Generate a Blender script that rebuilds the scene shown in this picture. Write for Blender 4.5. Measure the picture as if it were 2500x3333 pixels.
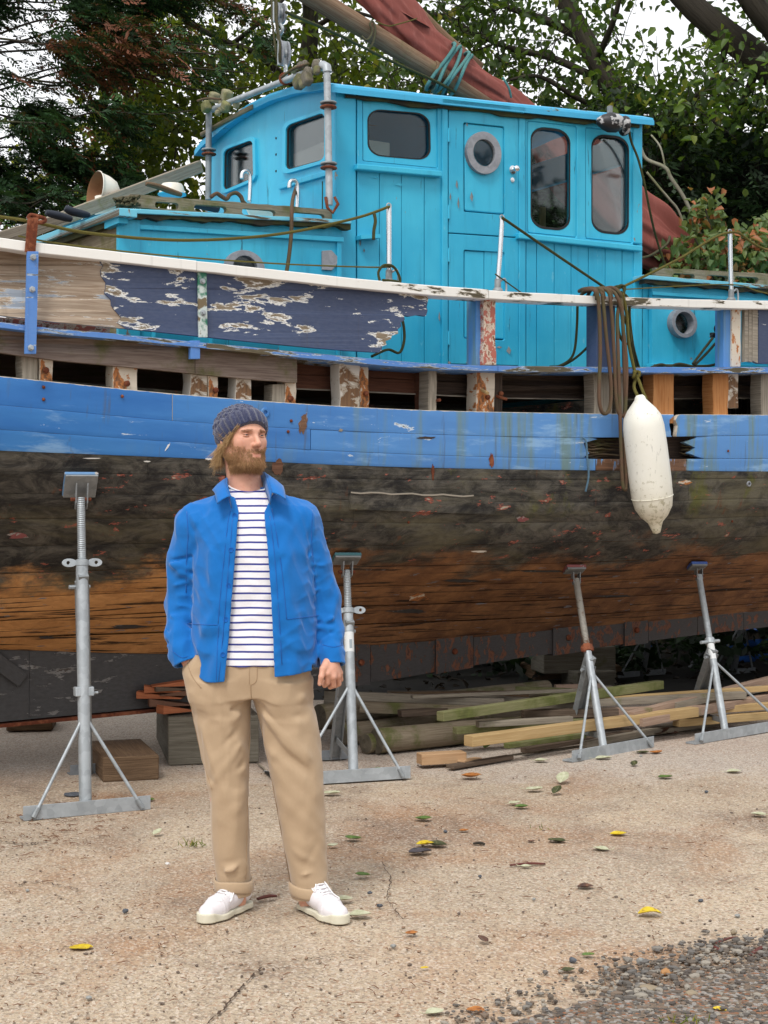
import bpy, bmesh, math, random
import numpy as np
from mathutils import Vector, Matrix
from mathutils.geometry import tessellate_polygon

for _o in list(bpy.data.objects):
    bpy.data.objects.remove(_o, do_unlink=True)
scene = bpy.context.scene
COL = scene.collection
R = math.radians

# ------------------------------------------------------------------ camera, world, sun, exposure
FPX, CX, CY, CAMH = 5000.0, 1250.0, 1666.5, 1.44
cam_d = bpy.data.cameras.new('camera')
cam_d.sensor_fit = 'VERTICAL'
cam_d.sensor_height = 36.0
cam_d.sensor_width = 27.0
cam_d.lens = FPX / 3333.0 * 36.0
cam_d.clip_start = 0.05
cam_d.clip_end = 2000.0
cam = bpy.data.objects.new('camera', cam_d)
cam.location = (0, 0, CAMH)
cam.rotation_euler = (R(90), 0, 0)
COL.objects.link(cam)
scene.camera = cam

SUN_EL, SUN_AZ = R(55), R(200)          # azimuth clockwise from +Y (the view direction): behind the camera
world = bpy.data.worlds.new('World')
scene.world = world
world.use_nodes = True
_wt = world.node_tree
_wt.nodes.clear()
_sky = _wt.nodes.new('ShaderNodeTexSky')
_sky.sky_type = 'NISHITA'
_sky.sun_disc = False
_sky.sun_elevation = SUN_EL
_sky.sun_rotation = SUN_AZ
_sky.dust_density = 4.0
_hs = _wt.nodes.new('ShaderNodeHueSaturation')
_hs.inputs['Saturation'].default_value = 0.12
_mx = _wt.nodes.new('ShaderNodeMix')
_mx.data_type = 'RGBA'
_mx.inputs[0].default_value = 0.72
_mx.inputs[7].default_value = (10.6, 10.75, 11.0, 1)
_bg = _wt.nodes.new('ShaderNodeBackground')
_bg.inputs['Strength'].default_value = 0.113
_wo = _wt.nodes.new('ShaderNodeOutputWorld')
_wt.links.new(_sky.outputs[0], _hs.inputs['Color'])
_wt.links.new(_hs.outputs[0], _mx.inputs[6])
_wt.links.new(_mx.outputs[2], _bg.inputs['Color'])
_wt.links.new(_bg.outputs[0], _wo.inputs[0])

sun_d = bpy.data.lights.new('sun', 'SUN')
sun_d.energy = 1.5
sun_d.angle = R(14)
sun_d.color = (1.0, 0.97, 0.92)
sun = bpy.data.objects.new('sun', sun_d)
COL.objects.link(sun)
_dir = Vector((math.sin(SUN_AZ) * math.cos(SUN_EL), math.cos(SUN_AZ) * math.cos(SUN_EL), math.sin(SUN_EL)))
sun.rotation_euler = (-_dir).to_track_quat('-Z', 'Y').to_euler()
sun.location = _dir * 30

scene.view_settings.view_transform = 'Standard'
scene.view_settings.look = 'None'
scene.view_settings.exposure = 0.35
scene.view_settings.gamma = 1.0
scene.view_settings.use_curve_mapping = False
scene.render.engine = 'CYCLES'
scene.cycles.max_bounces = 6
scene.cycles.diffuse_bounces = 3
scene.cycles.glossy_bounces = 3
scene.cycles.adaptive_threshold = 0.015
scene.cycles.transparent_max_bounces = 16
scene.cycles.use_denoising = True

# ------------------------------------------------------------------ pixel helpers (2500 x 3333 photo pixels -> metres)
TH = R(32)
K0 = np.array([-1.40, 9.0])                       # a point of the keel line on the ground plan
AX = np.array([math.cos(TH), math.sin(TH)])       # towards the stern
NX = np.array([math.sin(TH), -math.cos(TH)])      # outboard, towards the camera
A3 = Vector((AX[0], AX[1], 0)); N3 = Vector((NX[0], NX[1], 0)); Z3 = Vector((0, 0, 1))

def at(u, v, D):
    return Vector(((u - CX) / FPX * D, D, CAMH - (v - CY) / FPX * D))
def gp(u, v, z=0.0):
    return at(u, v, (CAMH - z) * FPX / (v - CY))
def PT(u, v, T):                                   # pixel onto the fore-and-aft plane T metres outboard of the keel
    d = ((u - CX) / FPX, 1.0)
    s = (T + K0.dot(NX)) / (d[0] * NX[0] + d[1] * NX[1])
    return at(u, v, s)
def PL(u, v, L):                                   # pixel onto the athwartships plane L metres aft of K0
    d = ((u - CX) / FPX, 1.0)
    s = (L + K0.dot(AX)) / (d[0] * AX[0] + d[1] * AX[1])
    return at(u, v, s)
def LTof(p):
    q = np.array([p[0], p[1]]) - K0
    return float(q.dot(AX)), float(q.dot(NX))
def BP(L, T, z):
    q = K0 + AX * L + NX * T
    return Vector((q[0], q[1], z))
def lerp(nodes, x):                                # piecewise linear, extrapolated
    if x <= nodes[0][0]: i = 0
    elif x >= nodes[-1][0]: i = len(nodes) - 2
    else:
        i = 0
        while nodes[i + 1][0] < x: i += 1
    (x0, y0), (x1, y1) = nodes[i], nodes[i + 1]
    return y0 + (y1 - y0) * (x - x0) / (x1 - x0)
def smooth_nodes(nodes, step=40):                  # Catmull-Rom style resample of a polyline given as points
    P = [Vector(p) for p in nodes]
    out = []
    for i in range(len(P) - 1):
        p0 = P[max(i - 1, 0)]; p1 = P[i]; p2 = P[i + 1]; p3 = P[min(i + 2, len(P) - 1)]
        for k in range(step):
            t = k / step
            out.append(0.5 * ((2 * p1) + (p2 - p0) * t + (2 * p0 - 5 * p1 + 4 * p2 - p3) * t * t + (3 * p1 - p0 - 3 * p2 + p3) * t ** 3))
    out.append(P[-1])
    return out

# ------------------------------------------------------------------ materials
def S(r, g, b):
    f = lambda c: (c / 255 / 12.92) if c / 255 <= 0.04045 else ((c / 255 + 0.055) / 1.055) ** 2.4
    return (f(r), f(g), f(b), 1.0)

class NB:
    def __init__(self, name):
        self.m = bpy.data.materials.new(name)
        self.m.use_nodes = True
        self.t = self.m.node_tree
        self.t.nodes.clear()
        self.o = self.t.nodes.new('ShaderNodeOutputMaterial')
        self._c = None
    def put(self, sock, val):
        if val is None: return
        if isinstance(val, bpy.types.NodeSocket): self.t.links.new(val, sock)
        else:
            if sock.type == 'RGBA' and isinstance(val, (int, float)): val = (val, val, val, 1)
            if sock.type == 'VECTOR' and isinstance(val, (int, float)): val = (val, val, val)
            sock.default_value = val
    def coord(self, kind='Object'):
        if self._c is None: self._c = self.t.nodes.new('ShaderNodeTexCoord')
        return self._c.outputs[kind]
    def uv(self): return self.coord('UV')
    def obj(self): return self.coord('Object')
    def map(self, c, scale=(1, 1, 1), loc=(0, 0, 0), rot=(0, 0, 0)):
        n = self.t.nodes.new('ShaderNodeMapping')
        self.put(n.inputs['Vector'], c)
        n.inputs['Scale'].default_value = scale; n.inputs['Location'].default_value = loc; n.inputs['Rotation'].default_value = rot
        return n.outputs[0]
    def noise(self, c, scale=5, detail=4, rough=0.55, dist=0.0, col=False):
        n = self.t.nodes.new('ShaderNodeTexNoise')
        self.put(n.inputs['Vector'], c)
        n.inputs['Scale'].default_value = scale; n.inputs['Detail'].default_value = detail
        n.inputs['Roughness'].default_value = rough; n.inputs['Distortion'].default_value = dist
        return n.outputs['Color' if col else 'Fac']
    def voro(self, c, scale=5, feat='F1', out='Distance', rand=1.0):
        n = self.t.nodes.new('ShaderNodeTexVoronoi')
        n.feature = feat
        self.put(n.inputs['Vector'], c)
        n.inputs['Scale'].default_value = scale; n.inputs['Randomness'].default_value = rand
        return n.outputs[out]
    def wave(self, c, scale=5, dist=2, detail=2, dscale=1.0, direction='X', profile='SIN'):
        n = self.t.nodes.new('ShaderNodeTexWave')
        n.bands_direction = direction; n.wave_profile = profile
        self.put(n.inputs['Vector'], c)
        n.inputs['Scale'].default_value = scale; n.inputs['Distortion'].default_value = dist
        n.inputs['Detail'].default_value = detail; n.inputs['Detail Scale'].default_value = dscale
        return n.outputs['Fac']
    def ramp(self, fac, stops, mode='LINEAR'):
        n = self.t.nodes.new('ShaderNodeValToRGB')
        n.color_ramp.interpolation = mode
        e = n.color_ramp.elements
        while len(e) < len(stops): e.new(0.5)
        for k, (p, c) in enumerate(stops):
            e[k].position = p
            e[k].color = c if not isinstance(c, (int, float)) else (c, c, c, 1)
        self.put(n.inputs[0], fac)
        return n.outputs[0]
    def step(self, fac, a, b):                      # 0 below a, 1 above b
        n = self.t.nodes.new('ShaderNodeMapRange')
        n.interpolation_type = 'SMOOTHSTEP'
        self.put(n.inputs['Value'], fac)
        n.inputs['From Min'].default_value = a; n.inputs['From Max'].default_value = b
        return n.outputs[0]
    def mix(self, fac, a, b, mode='MIX'):
        n = self.t.nodes.new('ShaderNodeMix')
        n.data_type = 'RGBA'; n.blend_type = mode
        self.put(n.inputs[0], fac); self.put(n.inputs[6], a); self.put(n.inputs[7], b)
        return n.outputs[2]
    def mth(self, op, a, b=None, c=None):
        n = self.t.nodes.new('ShaderNodeMath')
        n.operation = op
        self.put(n.inputs[0], a)
        if b is not None: self.put(n.inputs[1], b)
        if c is not None: self.put(n.inputs[2], c)
        return n.outputs[0]
    def sep(self, c):
        n = self.t.nodes.new('ShaderNodeSeparateXYZ')
        self.put(n.inputs[0], c)
        return n.outputs
    def attr(self, name):
        n = self.t.nodes.new('ShaderNodeAttribute')
        n.attribute_name = name
        return n.outputs
    def rand(self):
        n = self.t.nodes.new('ShaderNodeObjectInfo')
        return n.outputs['Random']
    def bump(self, h, strength=0.3, dist=0.01, prev=None):
        n = self.t.nodes.new('ShaderNodeBump')
        n.inputs['Strength'].default_value = strength; n.inputs['Distance'].default_value = dist
        self.put(n.inputs['Height'], h)
        if prev is not None: self.put(n.inputs['Normal'], prev)
        return n.outputs[0]
    def done(self, color, rough=0.6, normal=None, metal=0.0, spec=0.5, sss=0.0, trans=None, sheen=0.0):
        p = self.t.nodes.new('ShaderNodeBsdfPrincipled')
        self.put(p.inputs['Base Color'], color); self.put(p.inputs['Roughness'], rough)
        self.put(p.inputs['Metallic'], metal); self.put(p.inputs['Normal'], normal)
        p.inputs['Specular IOR Level'].default_value = spec
        if sss:
            p.inputs['Subsurface Weight'].default_value = sss
            p.inputs['Subsurface Radius'].default_value = (0.010, 0.004, 0.002)
            p.inputs['Subsurface Scale'].default_value = 1.0
        if sheen: p.inputs['Sheen Weight'].default_value = sheen
        res = p.outputs[0]
        if trans is not None:
            tr = self.t.nodes.new('ShaderNodeBsdfTranslucent')
            self.put(tr.inputs['Color'], trans[1])
            ms = self.t.nodes.new('ShaderNodeMixShader')
            self.put(ms.inputs[0], trans[0])
            self.t.links.new(res, ms.inputs[1]); self.t.links.new(tr.outputs[0], ms.inputs[2])
            res = ms.outputs[0]
        self.t.links.new(res, self.o.inputs['Surface'])
        return self.m

# ------------------------------------------------------------------ mesh building
class MB:
    def __init__(self):
        self.v = []; self.f = []; self.uv = []
    def add(self, verts, faces, uvs=None):
        o = len(self.v)
        self.v.extend([tuple(p) for p in verts])
        for k, f in enumerate(faces):
            self.f.append(tuple(i + o for i in f))
            self.uv.append(uvs[k] if uvs else None)
        return self
    def box8(self, p):                              # p: 4 bottom (ccw from outside top) + 4 top
        p = [Vector(q) for q in p]
        F = [(0, 3, 2, 1), (4, 5, 6, 7), (0, 1, 5, 4), (1, 2, 6, 5), (2, 3, 7, 6), (3, 0, 4, 7)]
        uvs = []
        for f in F:
            a, b, d = p[f[0]], p[f[1]], p[f[3]]
            w, h = (b - a).length, (d - a).length
            if w >= h: uvs.append([(0, 0), (w, 0), (w, h), (0, h)])
            else: uvs.append([(0, 0), (0, w), (h, w), (h, 0)])
        return self.add(p, F, uvs)
    def box(self, c, hx, hy, hz):                   # centre and three half-axis vectors
        c = Vector(c); x, y, z = Vector(hx), Vector(hy), Vector(hz)
        return self.box8([c - x - y - z, c + x - y - z, c + x + y - z, c - x + y - z,
                          c - x - y + z, c + x - y + z, c + x + y + z, c - x + y + z])
    def bar(self, p, q, w, h, up=Z3):               # square bar from p to q, width w (sideways), height h (along up)
        p, q = Vector(p), Vector(q)
        d = (q - p).normalized(); s = d.cross(Vector(up)).normalized(); t = s.cross(d).normalized()
        return self.box((p + q) / 2, (q - p) / 2, s * (w / 2), t * (h / 2))
    def tube(self, path, rad, n=8, cap=True, closed=False, squash=None):
        path = [Vector(p) for p in path]
        m = len(path)
        if not isinstance(rad, (list, tuple)): rad = [rad] * m
        t0 = (path[1] - path[0]).normalized()
        ref = Vector((0, 0, 1)) if abs(t0.z) < 0.9 else Vector((1, 0, 0))
        s = t0.cross(ref).normalized()
        verts = []; L = 0; Ls = []
        for i in range(m):
            if i == 0: t = (path[1] - path[0])
            elif i == m - 1: t = (path[-1] - path[-2])
            else: t = path[i + 1] - path[i - 1]
            if closed and i in (0, m - 1): t = path[1] - path[-2]
            t = t.normalized() if t.length > 1e-9 else t0
            s = (s - t * s.dot(t)); s = s.normalized() if s.length > 1e-6 else t.orthogonal().normalized()
            b = t.cross(s)
            if i: L += (path[i] - path[i - 1]).length
            Ls.append(L)
            for k in range(n):
                a = 2 * math.pi * k / n
                verts.append(path[i] + s * (math.cos(a) * rad[i]) + b * (math.sin(a) * rad[i] * (squash or 1)))
        faces = []; uvs = []
        for i in range(m - 1):
            for k in range(n):
                k2 = (k + 1) % n
                faces.append((i * n + k, i * n + k2, (i + 1) * n + k2, (i + 1) * n + k))
                c = 2 * math.pi * rad[i] / n
                uvs.append([(Ls[i], k * c), (Ls[i], (k + 1) * c), (Ls[i + 1], (k + 1) * c), (Ls[i + 1], k * c)])
        if cap and not closed:
            faces.append(tuple(range(n - 1, -1, -1))); faces.append(tuple((m - 1) * n + k for k in range(n)))
            for fi in (0, (m - 1)):
                r = rad[fi]
                q = [(math.cos(2 * math.pi * k / n) * r, math.sin(2 * math.pi * k / n) * r) for k in range(n)]
                uvs.append(q[::-1] if fi == 0 else q)
        return self.add(verts, faces, uvs)
    def lathe(self, p, axis, prof, n=20, cap=True):  # prof: (radius, distance along axis)
        p = Vector(p); ax = Vector(axis).normalized(); s = ax.orthogonal().normalized(); b = ax.cross(s)
        verts = []
        for r, h in prof:
            for k in range(n):
                a = 2 * math.pi * k / n
                verts.append(p + ax * h + s * (math.cos(a) * r) + b * (math.sin(a) * r))
        faces = []; uvs = []
        for i in range(len(prof) - 1):
            for k in range(n):
                k2 = (k + 1) % n
                faces.append((i * n + k, i * n + k2, (i + 1) * n + k2, (i + 1) * n + k))
                c = 2 * math.pi * max(prof[i][0], .01) / n
                uvs.append([(prof[i][1], k * c), (prof[i][1], (k + 1) * c), (prof[i + 1][1], (k + 1) * c), (prof[i + 1][1], k * c)])
        if cap:
            m = len(prof)
            if prof[0][0] > 1e-5: faces.append(tuple(range(n - 1, -1, -1))); uvs.append(None)
            if prof[-1][0] > 1e-5: faces.append(tuple((m - 1) * n + k for k in range(n))); uvs.append(None)
        return self.add(verts, faces, uvs)
    def grid(self, rows, uvrows=None, flip=False):
        nr, nc = len(rows), len(rows[0])
        verts = [p for r in rows for p in r]
        faces = []; uvs = [] if uvrows else None
        for i in range(nr - 1):
            for j in range(nc - 1):
                ix = [(i, j), (i, j + 1), (i + 1, j + 1), (i + 1, j)]
                if flip: ix = ix[::-1]
                faces.append(tuple(a * nc + b for a, b in ix))
                if uvrows: uvs.append([uvrows[a][b] for a, b in ix])
        return self.add(verts, faces, uvs)
    def plate(self, outer, holes, front, thick):    # 2-D outline and holes; front(x, y) -> 3-D; thick: 3-D offset to the back
        loops = [outer] + list(holes)
        flat = [p for l in loops for p in l]
        tris = tessellate_polygon([[Vector((p[0], p[1], 0)) for p in l] for l in loops])
        F3 = [Vector(front(*p)) for p in flat]
        th = Vector(thick); n = len(flat)
        nrm = sum(((F3[b] - F3[a]).cross(F3[c] - F3[a]) for a, b, c in tris[:1]), Vector())
        o = F3[0]
        def q(i):
            d = F3[i % n] - o
            return (d.dot(A3), d.z)
        faces = []; uvs = []
        for a, b, c in tris:
            if (F3[b] - F3[a]).cross(F3[c] - F3[a]).dot(th) > 0: a, b, c = a, c, b
            faces.append((a, b, c)); uvs.append([q(a), q(b), q(c)])
            faces.append((c + n, b + n, a + n)); uvs.append([q(c), q(b), q(a)])
        k = 0
        for l in loops:
            m = len(l)
            for i in range(m):
                i0, i1 = k + i, k + (i + 1) % m
                faces.append((i0, i1, i1 + n, i0 + n))
                w = (F3[i1] - F3[i0]).length
                uvs.append([(0, 0), (w, 0), (w, th.length), (0, th.length)])
            k += m
        return self.add(F3 + [p + th for p in F3], faces, uvs)
    def build(self, name, mat=None, parent=None, smooth=False, bevel=0.0, fix=True):
        me = bpy.data.meshes.new(name)
        me.from_pydata(self.v, [], self.f)
        ul = me.uv_layers.new(name='UVMap')
        flat = np.zeros((len(me.loops), 2), dtype=np.float32)
        li = 0
        for f, u in zip(self.f, self.uv):
            if u is not None:
                for k in range(len(f)): flat[li + k] = u[k][:2]
            li += len(f)
        ul.data.foreach_set('uv', flat.ravel())
        if fix and len(self.f) < 60000:
            bm = bmesh.new(); bm.from_mesh(me)
            bmesh.ops.recalc_face_normals(bm, faces=bm.faces[:])
            bm.to_mesh(me); bm.free()
        if smooth: me.polygons.foreach_set('use_smooth', [True] * len(me.polygons))
        if smooth == 'auto':
            try: me.set_sharp_from_angle(angle=R(40))
            except Exception: pass
        if mat is not None: me.materials.append(mat)
        o = link(name, me, parent)
        if bevel:
            b = o.modifiers.new('bevel', 'BEVEL'); b.width = bevel; b.segments = 2; b.limit_method = 'ANGLE'; b.angle_limit = R(40)
        return o

def link(name, me, parent=None):
    o = bpy.data.objects.new(name, me)
    COL.objects.link(o)
    if parent is not None:
        o.parent = parent
        o.matrix_parent_inverse = parent_world(parent).inverted()
    return o
def parent_world(p):
    m = p.matrix_parent_inverse @ Matrix.Translation(p.location) if p.parent else Matrix.Translation(p.location)
    return (parent_world(p.parent) @ m) if p.parent else m
def tag(o, label=None, cat=None, group=None, kind=None):
    if label: o['label'] = label
    if cat: o['category'] = cat
    if group: o['group'] = group
    if kind: o['kind'] = kind
    return o
def thing(name, label, cat, loc, group=None):
    o = bpy.data.objects.new(name, None)
    o.empty_display_size = 0.1
    o.location = loc
    COL.objects.link(o)
    return tag(o, label, cat, group)

def rquad(tl, tr, br, bl, r=0.2, seg=6, ry=None):    # rounded quadrilateral in pixels
    ry = r if ry is None else ry
    pts = []
    for (cx, cy, a0) in ((r, ry, 180), (1 - r, ry, 270), (1 - r, 1 - ry, 0), (r, 1 - ry, 90)):
        for k in range(seg + 1):
            a = R(a0 + 90 * k / seg)
            x, y = cx + r * math.cos(a), cy + ry * math.sin(a)
            pts.append(tuple((1 - x) * (1 - y) * tl[i] + x * (1 - y) * tr[i] + x * y * br[i] + (1 - x) * y * bl[i] for i in (0, 1)))
    return pts
def ell(cx, cy, rx, ry, n=28, sk=0.0):
    return [(cx + rx * math.cos(2 * math.pi * k / n), cy + ry * math.sin(2 * math.pi * k / n) + sk * rx * math.cos(2 * math.pi * k / n)) for k in range(n)]
def side(T):
    return lambda u, v: PT(u, v, T)
def front_at(L):
    return lambda u, v: PL(u, v, L)
rng = random.Random(7)
nprng = np.random.default_rng(7)
def leaf_mesh(name, C, Dv, Nv, ln, wd, tone, mat, parent, fold=.25, curl=.25):
    n = len(C)
    Dv = Dv / np.linalg.norm(Dv, axis=1, keepdims=True)
    Sv = np.cross(Dv, Nv); Sv /= np.linalg.norm(Sv, axis=1, keepdims=True) + 1e-9
    Up = np.cross(Sv, Dv)
    ln = ln[:, None]; wd = wd[:, None]
    f = fold * wd
    pts = [C, C + Dv * ln * .30 + Sv * wd * .46 + Up * f, C + Dv * ln * .68 + Sv * wd * .36 + Up * (f - curl * .3 * ln), C + Dv * ln - Up * curl * ln * .5,
           C + Dv * ln * .68 - Sv * wd * .36 + Up * (f - curl * .3 * ln), C + Dv * ln * .30 - Sv * wd * .46 + Up * f]
    V = np.stack(pts, 1).reshape(-1, 3)
    b0 = np.arange(n)[:, None] * 6
    F = np.concatenate([b0 + np.array([0, 1, 2, 3]), b0 + np.array([0, 3, 4, 5])], 1).reshape(-1, 4)
    return np_mesh(name, V, F, mat, parent, np.repeat(tone, 6))
def np_mesh(name, V, F, mat, parent, tone=None, smooth=False):
    me = bpy.data.meshes.new(name)
    nf = len(F); k = F.shape[1]
    me.vertices.add(len(V)); me.vertices.foreach_set('co', V.astype(np.float32).ravel())
    me.loops.add(nf * k); me.loops.foreach_set('vertex_index', F.astype(np.int32).ravel())
    me.polygons.add(nf); me.polygons.foreach_set('loop_start', np.arange(0, nf * k, k, dtype=np.int32))
    me.polygons.foreach_set('loop_total', np.full(nf, k, dtype=np.int32))
    if smooth: me.polygons.foreach_set('use_smooth', np.ones(nf, dtype=bool))
    me.update(calc_edges=True)
    if tone is not None:
        a = me.attributes.new('tone', 'FLOAT', 'POINT'); a.data.foreach_set('value', tone.astype(np.float32))
    if mat is not None: me.materials.append(mat)
    return link(name, me, parent)
# ------------------------------------------------------------------ procedural materials
def m_wood(name, c1, c2, moss=None, moss_amt=0.5, rough=0.85, grain=1.0, crack=S(30, 22, 16), bump=0.5):
    b = NB(name); uv = b.uv()
    off = b.mth('MULTIPLY', b.rand(), 37.0)
    vec = b.t.nodes.new('ShaderNodeCombineXYZ'); b.put(vec.inputs[2], off)
    add = b.t.nodes.new('ShaderNodeVectorMath'); add.operation = 'ADD'
    b.put(add.inputs[0], uv); b.put(add.inputs[1], vec.outputs[0])
    uv = add.outputs[0]
    g = b.noise(b.map(uv, (1.5 * grain, 34 * grain, 1)), 3.0, 5, 0.65, 0.6)
    g2 = b.noise(b.map(uv, (0.8, 3, 1)), 3.0, 3)
    col = b.mix(b.step(g, 0.32, 0.68), c1, c2)
    col = b.mix(b.mth('MULTIPLY', g2, 0.55), col, b.mix(0.5, c1, crack))
    cr = b.noise(b.map(uv, (1.2 * grain, 60 * grain, 1)), 2.2, 4, 0.7, 0.3)
    ck = b.step(cr, 0.63, 0.70)
    col = b.mix(b.mth('MULTIPLY', ck, 0.75), col, crack)
    if moss is not None:
        mn = b.noise(b.obj(), 4.5, 5, 0.65)
        mk = b.step(mn, 0.62 - 0.3 * moss_amt, 0.78 - 0.25 * moss_amt)
        col = b.mix(b.mth('MULTIPLY', mk, 0.85), col, b.mix(b.noise(b.obj(), 30, 3), moss, S(70, 72, 40)))
    h = b.mth('SUBTRACT', g, b.mth('MULTIPLY', ck, 0.6))
    return b.done(col, rough, b.bump(h, bump, 0.006), spec=0.25)

def m_peel(name, paint, under, wood1, wood2, amt=0.4, stretch=(2.2, 8), scale=1.6, fade=None, edge=0.035, rough=0.55, paint2=None, grow=None, wood_amt=0.04, bump=0.6):
    b = NB(name); uv = b.uv()
    n = b.noise(b.map(uv, (stretch[0], stretch[1], 1)), scale, 9, 0.66, 0.25)
    n2 = b.noise(b.map(uv, (0.9, 1.3, 1)), 1.7, 2, 0.5)
    m = b.mth('ADD', b.mth('MULTIPLY', n, 0.72), b.mth('MULTIPLY', n2, 0.28))
    if grow is not None:                          # wear that grows along the board: (start, end, gain) in metres of uv.x
        x = b.sep(uv)[0]
        m = b.mth('ADD', m, b.mth('MULTIPLY', b.step(x, grow[0], grow[1]), grow[2]))
    th = 0.74 - 0.34 * amt
    g = b.noise(b.map(uv, (1.5, 40, 1)), 3.0, 5, 0.65, 0.5)
    wood = b.mix(b.step(g, 0.3, 0.7), wood1, wood2)
    p = paint
    if paint2 is not None: p = b.mix(b.step(b.noise(b.map(uv, (0.6, 2.2, 1)), 1.6, 5, 0.6), 0.35, 0.7), paint, paint2)
    fine = b.noise(b.map(uv, (5, 14, 1)), 6, 3)
    p = b.mix(b.mth('MULTIPLY', fine, 0.14), p, b.mix(0.5, p, S(225, 228, 232)))
    col = b.mix(b.step(m, th, th + 0.006), p, under)
    wk = b.step(m, th + wood_amt, th + wood_amt + 0.015)
    col = b.mix(wk, col, wood)
    streak = b.noise(b.map(uv, (9, 0.6, 1)), 2.0, 4, 0.6)
    col = b.mix(b.mth('MULTIPLY', b.step(streak, 0.55, 0.8), 0.28), col, S(70, 62, 48))
    h = b.mth('SUBTRACT', 1.0, b.mth('ADD', b.mth('MULTIPLY', b.step(m, th, th + 0.012), 0.5), b.mth('MULTIPLY', wk, 0.5)))
    h = b.mth('ADD', h, b.mth('MULTIPLY', g, 0.18))
    return b.done(col, rough, b.bump(h, bump, 0.004), spec=0.35)

def m_cabin(name, c=S(32, 158, 204), grime=0.35, uv_v=1.0):
    b = NB(name); o = b.obj()
    n1 = b.noise(o, 1.3, 4, 0.6); n2 = b.noise(b.map(o, (7, 7, 0.7)), 2.2, 5, 0.65)
    col = b.mix(b.step(n1, 0.3, 0.75), c, S(62, 182, 212))
    col = b.mix(b.mth('MULTIPLY', b.step(n2, 0.5, 0.85), 0.55 * grime + .1), col, S(20, 104, 134))
    sp = b.noise(b.map(o, (1, 1, 0.45)), 26, 3, 0.6)
    col = b.mix(b.mth('MULTIPLY', b.step(sp, 0.66, 0.74), 0.5 * grime + .1), col, S(120, 190, 205))
    ck = b.noise(b.map(o, (14, 14, 0.8)), 1.5, 6, 0.75, 0.4)
    crack = b.step(ck, 0.640, 0.665)
    col = b.mix(b.mth('MULTIPLY', crack, 0.75), col, S(14, 62, 80))
    fl = b.noise(b.map(o, (1.6, 1.6, .9)), 5.5, 8, 0.72, 0.3)
    flk = b.step(fl, 0.675, 0.685)
    col = b.mix(flk, col, b.mix(b.noise(o, 40, 3), S(150, 150, 145), S(92, 74, 60)))
    h = b.mth('SUBTRACT', b.noise(b.map(o, (5, 5, 0.8)), 3, 5, 0.6), b.mth('ADD', b.mth('MULTIPLY', crack, 0.8), flk))
    return b.done(col, b.mth('ADD', b.mth('MULTIPLY', n1, 0.25), 0.34), b.bump(h, 0.35, 0.006), spec=0.45)

def m_hull_blue(name, light=0.0):
    b = NB(name); uv = b.uv(); o = b.obj()
    n1 = b.noise(b.map(uv, (0.5, 2.0, 1)), 1.8, 5, 0.6)
    col = b.mix(b.step(n1, 0.3, 0.7), S(40, 102, 172), S(58, 124, 190))
    x = b.sep(o)[0]
    fade = b.step(b.mth('ADD', x, b.mth('MULTIPLY', n1, 1.4)), -0.9, 1.8)    # the after part is chalkier
    col = b.mix(b.mth('MULTIPLY', fade, 0.62), col, S(104, 152, 206))
    st = b.noise(b.map(o, (7, 7, 0.5)), 1.6, 4, 0.6)
    col = b.mix(b.mth('MULTIPLY', b.step(st, 0.47, 0.66), b.mth('MULTIPLY', fade, 0.85)), col, S(108, 132, 124))
    pt = b.noise(b.map(uv, (0.5, 2.5, 1)), 2.6, 6, 0.7)
    col = b.mix(b.mth('MULTIPLY', b.step(pt, 0.54, 0.68), 0.60), col, S(150, 186, 218))
    gr = b.noise(b.map(o, (9, 9, 0.6)), 2.3, 4, 0.65)
    col = b.mix(b.mth('MULTIPLY', b.step(gr, 0.60, 0.72), 0.45), col, S(82, 84, 78))
    pe = b.noise(b.map(uv, (2.5, 9, 1)), 1.7, 9, 0.7, 0.3)
    pk = b.step(pe, 0.645, 0.652); wk = b.step(pe, 0.68, 0.69)
    col = b.mix(pk, col, S(196, 210, 222)); col = b.mix(wk, col, S(92, 80, 62))
    sc = b.noise(b.map(uv, (3, 50, 1)), 2.0, 3, 0.6)
    col = b.mix(b.mth('MULTIPLY', b.step(sc, 0.72, 0.74), 0.7), col, S(170, 200, 230))
    y = b.sep(uv)[1]
    edge = b.step(b.mth('ADD', y, b.mth('MULTIPLY', b.noise(b.map(uv, (6, 1, 1)), 3, 5), 0.014)), 0.009, 0.012)
    col = b.mix(edge, S(205, 196, 180), col) if light else col
    h = b.mth('ADD', b.mth('MULTIPLY', b.noise(b.map(uv, (1, 6, 1)), 4, 4), 0.6), b.mth('MULTIPLY', pk, -0.5))
    return b.done(col, b.mth('ADD', 0.38, b.mth('MULTIPLY', n1, 0.25)), b.bump(h, 0.3, 0.005), spec=0.4)

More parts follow.
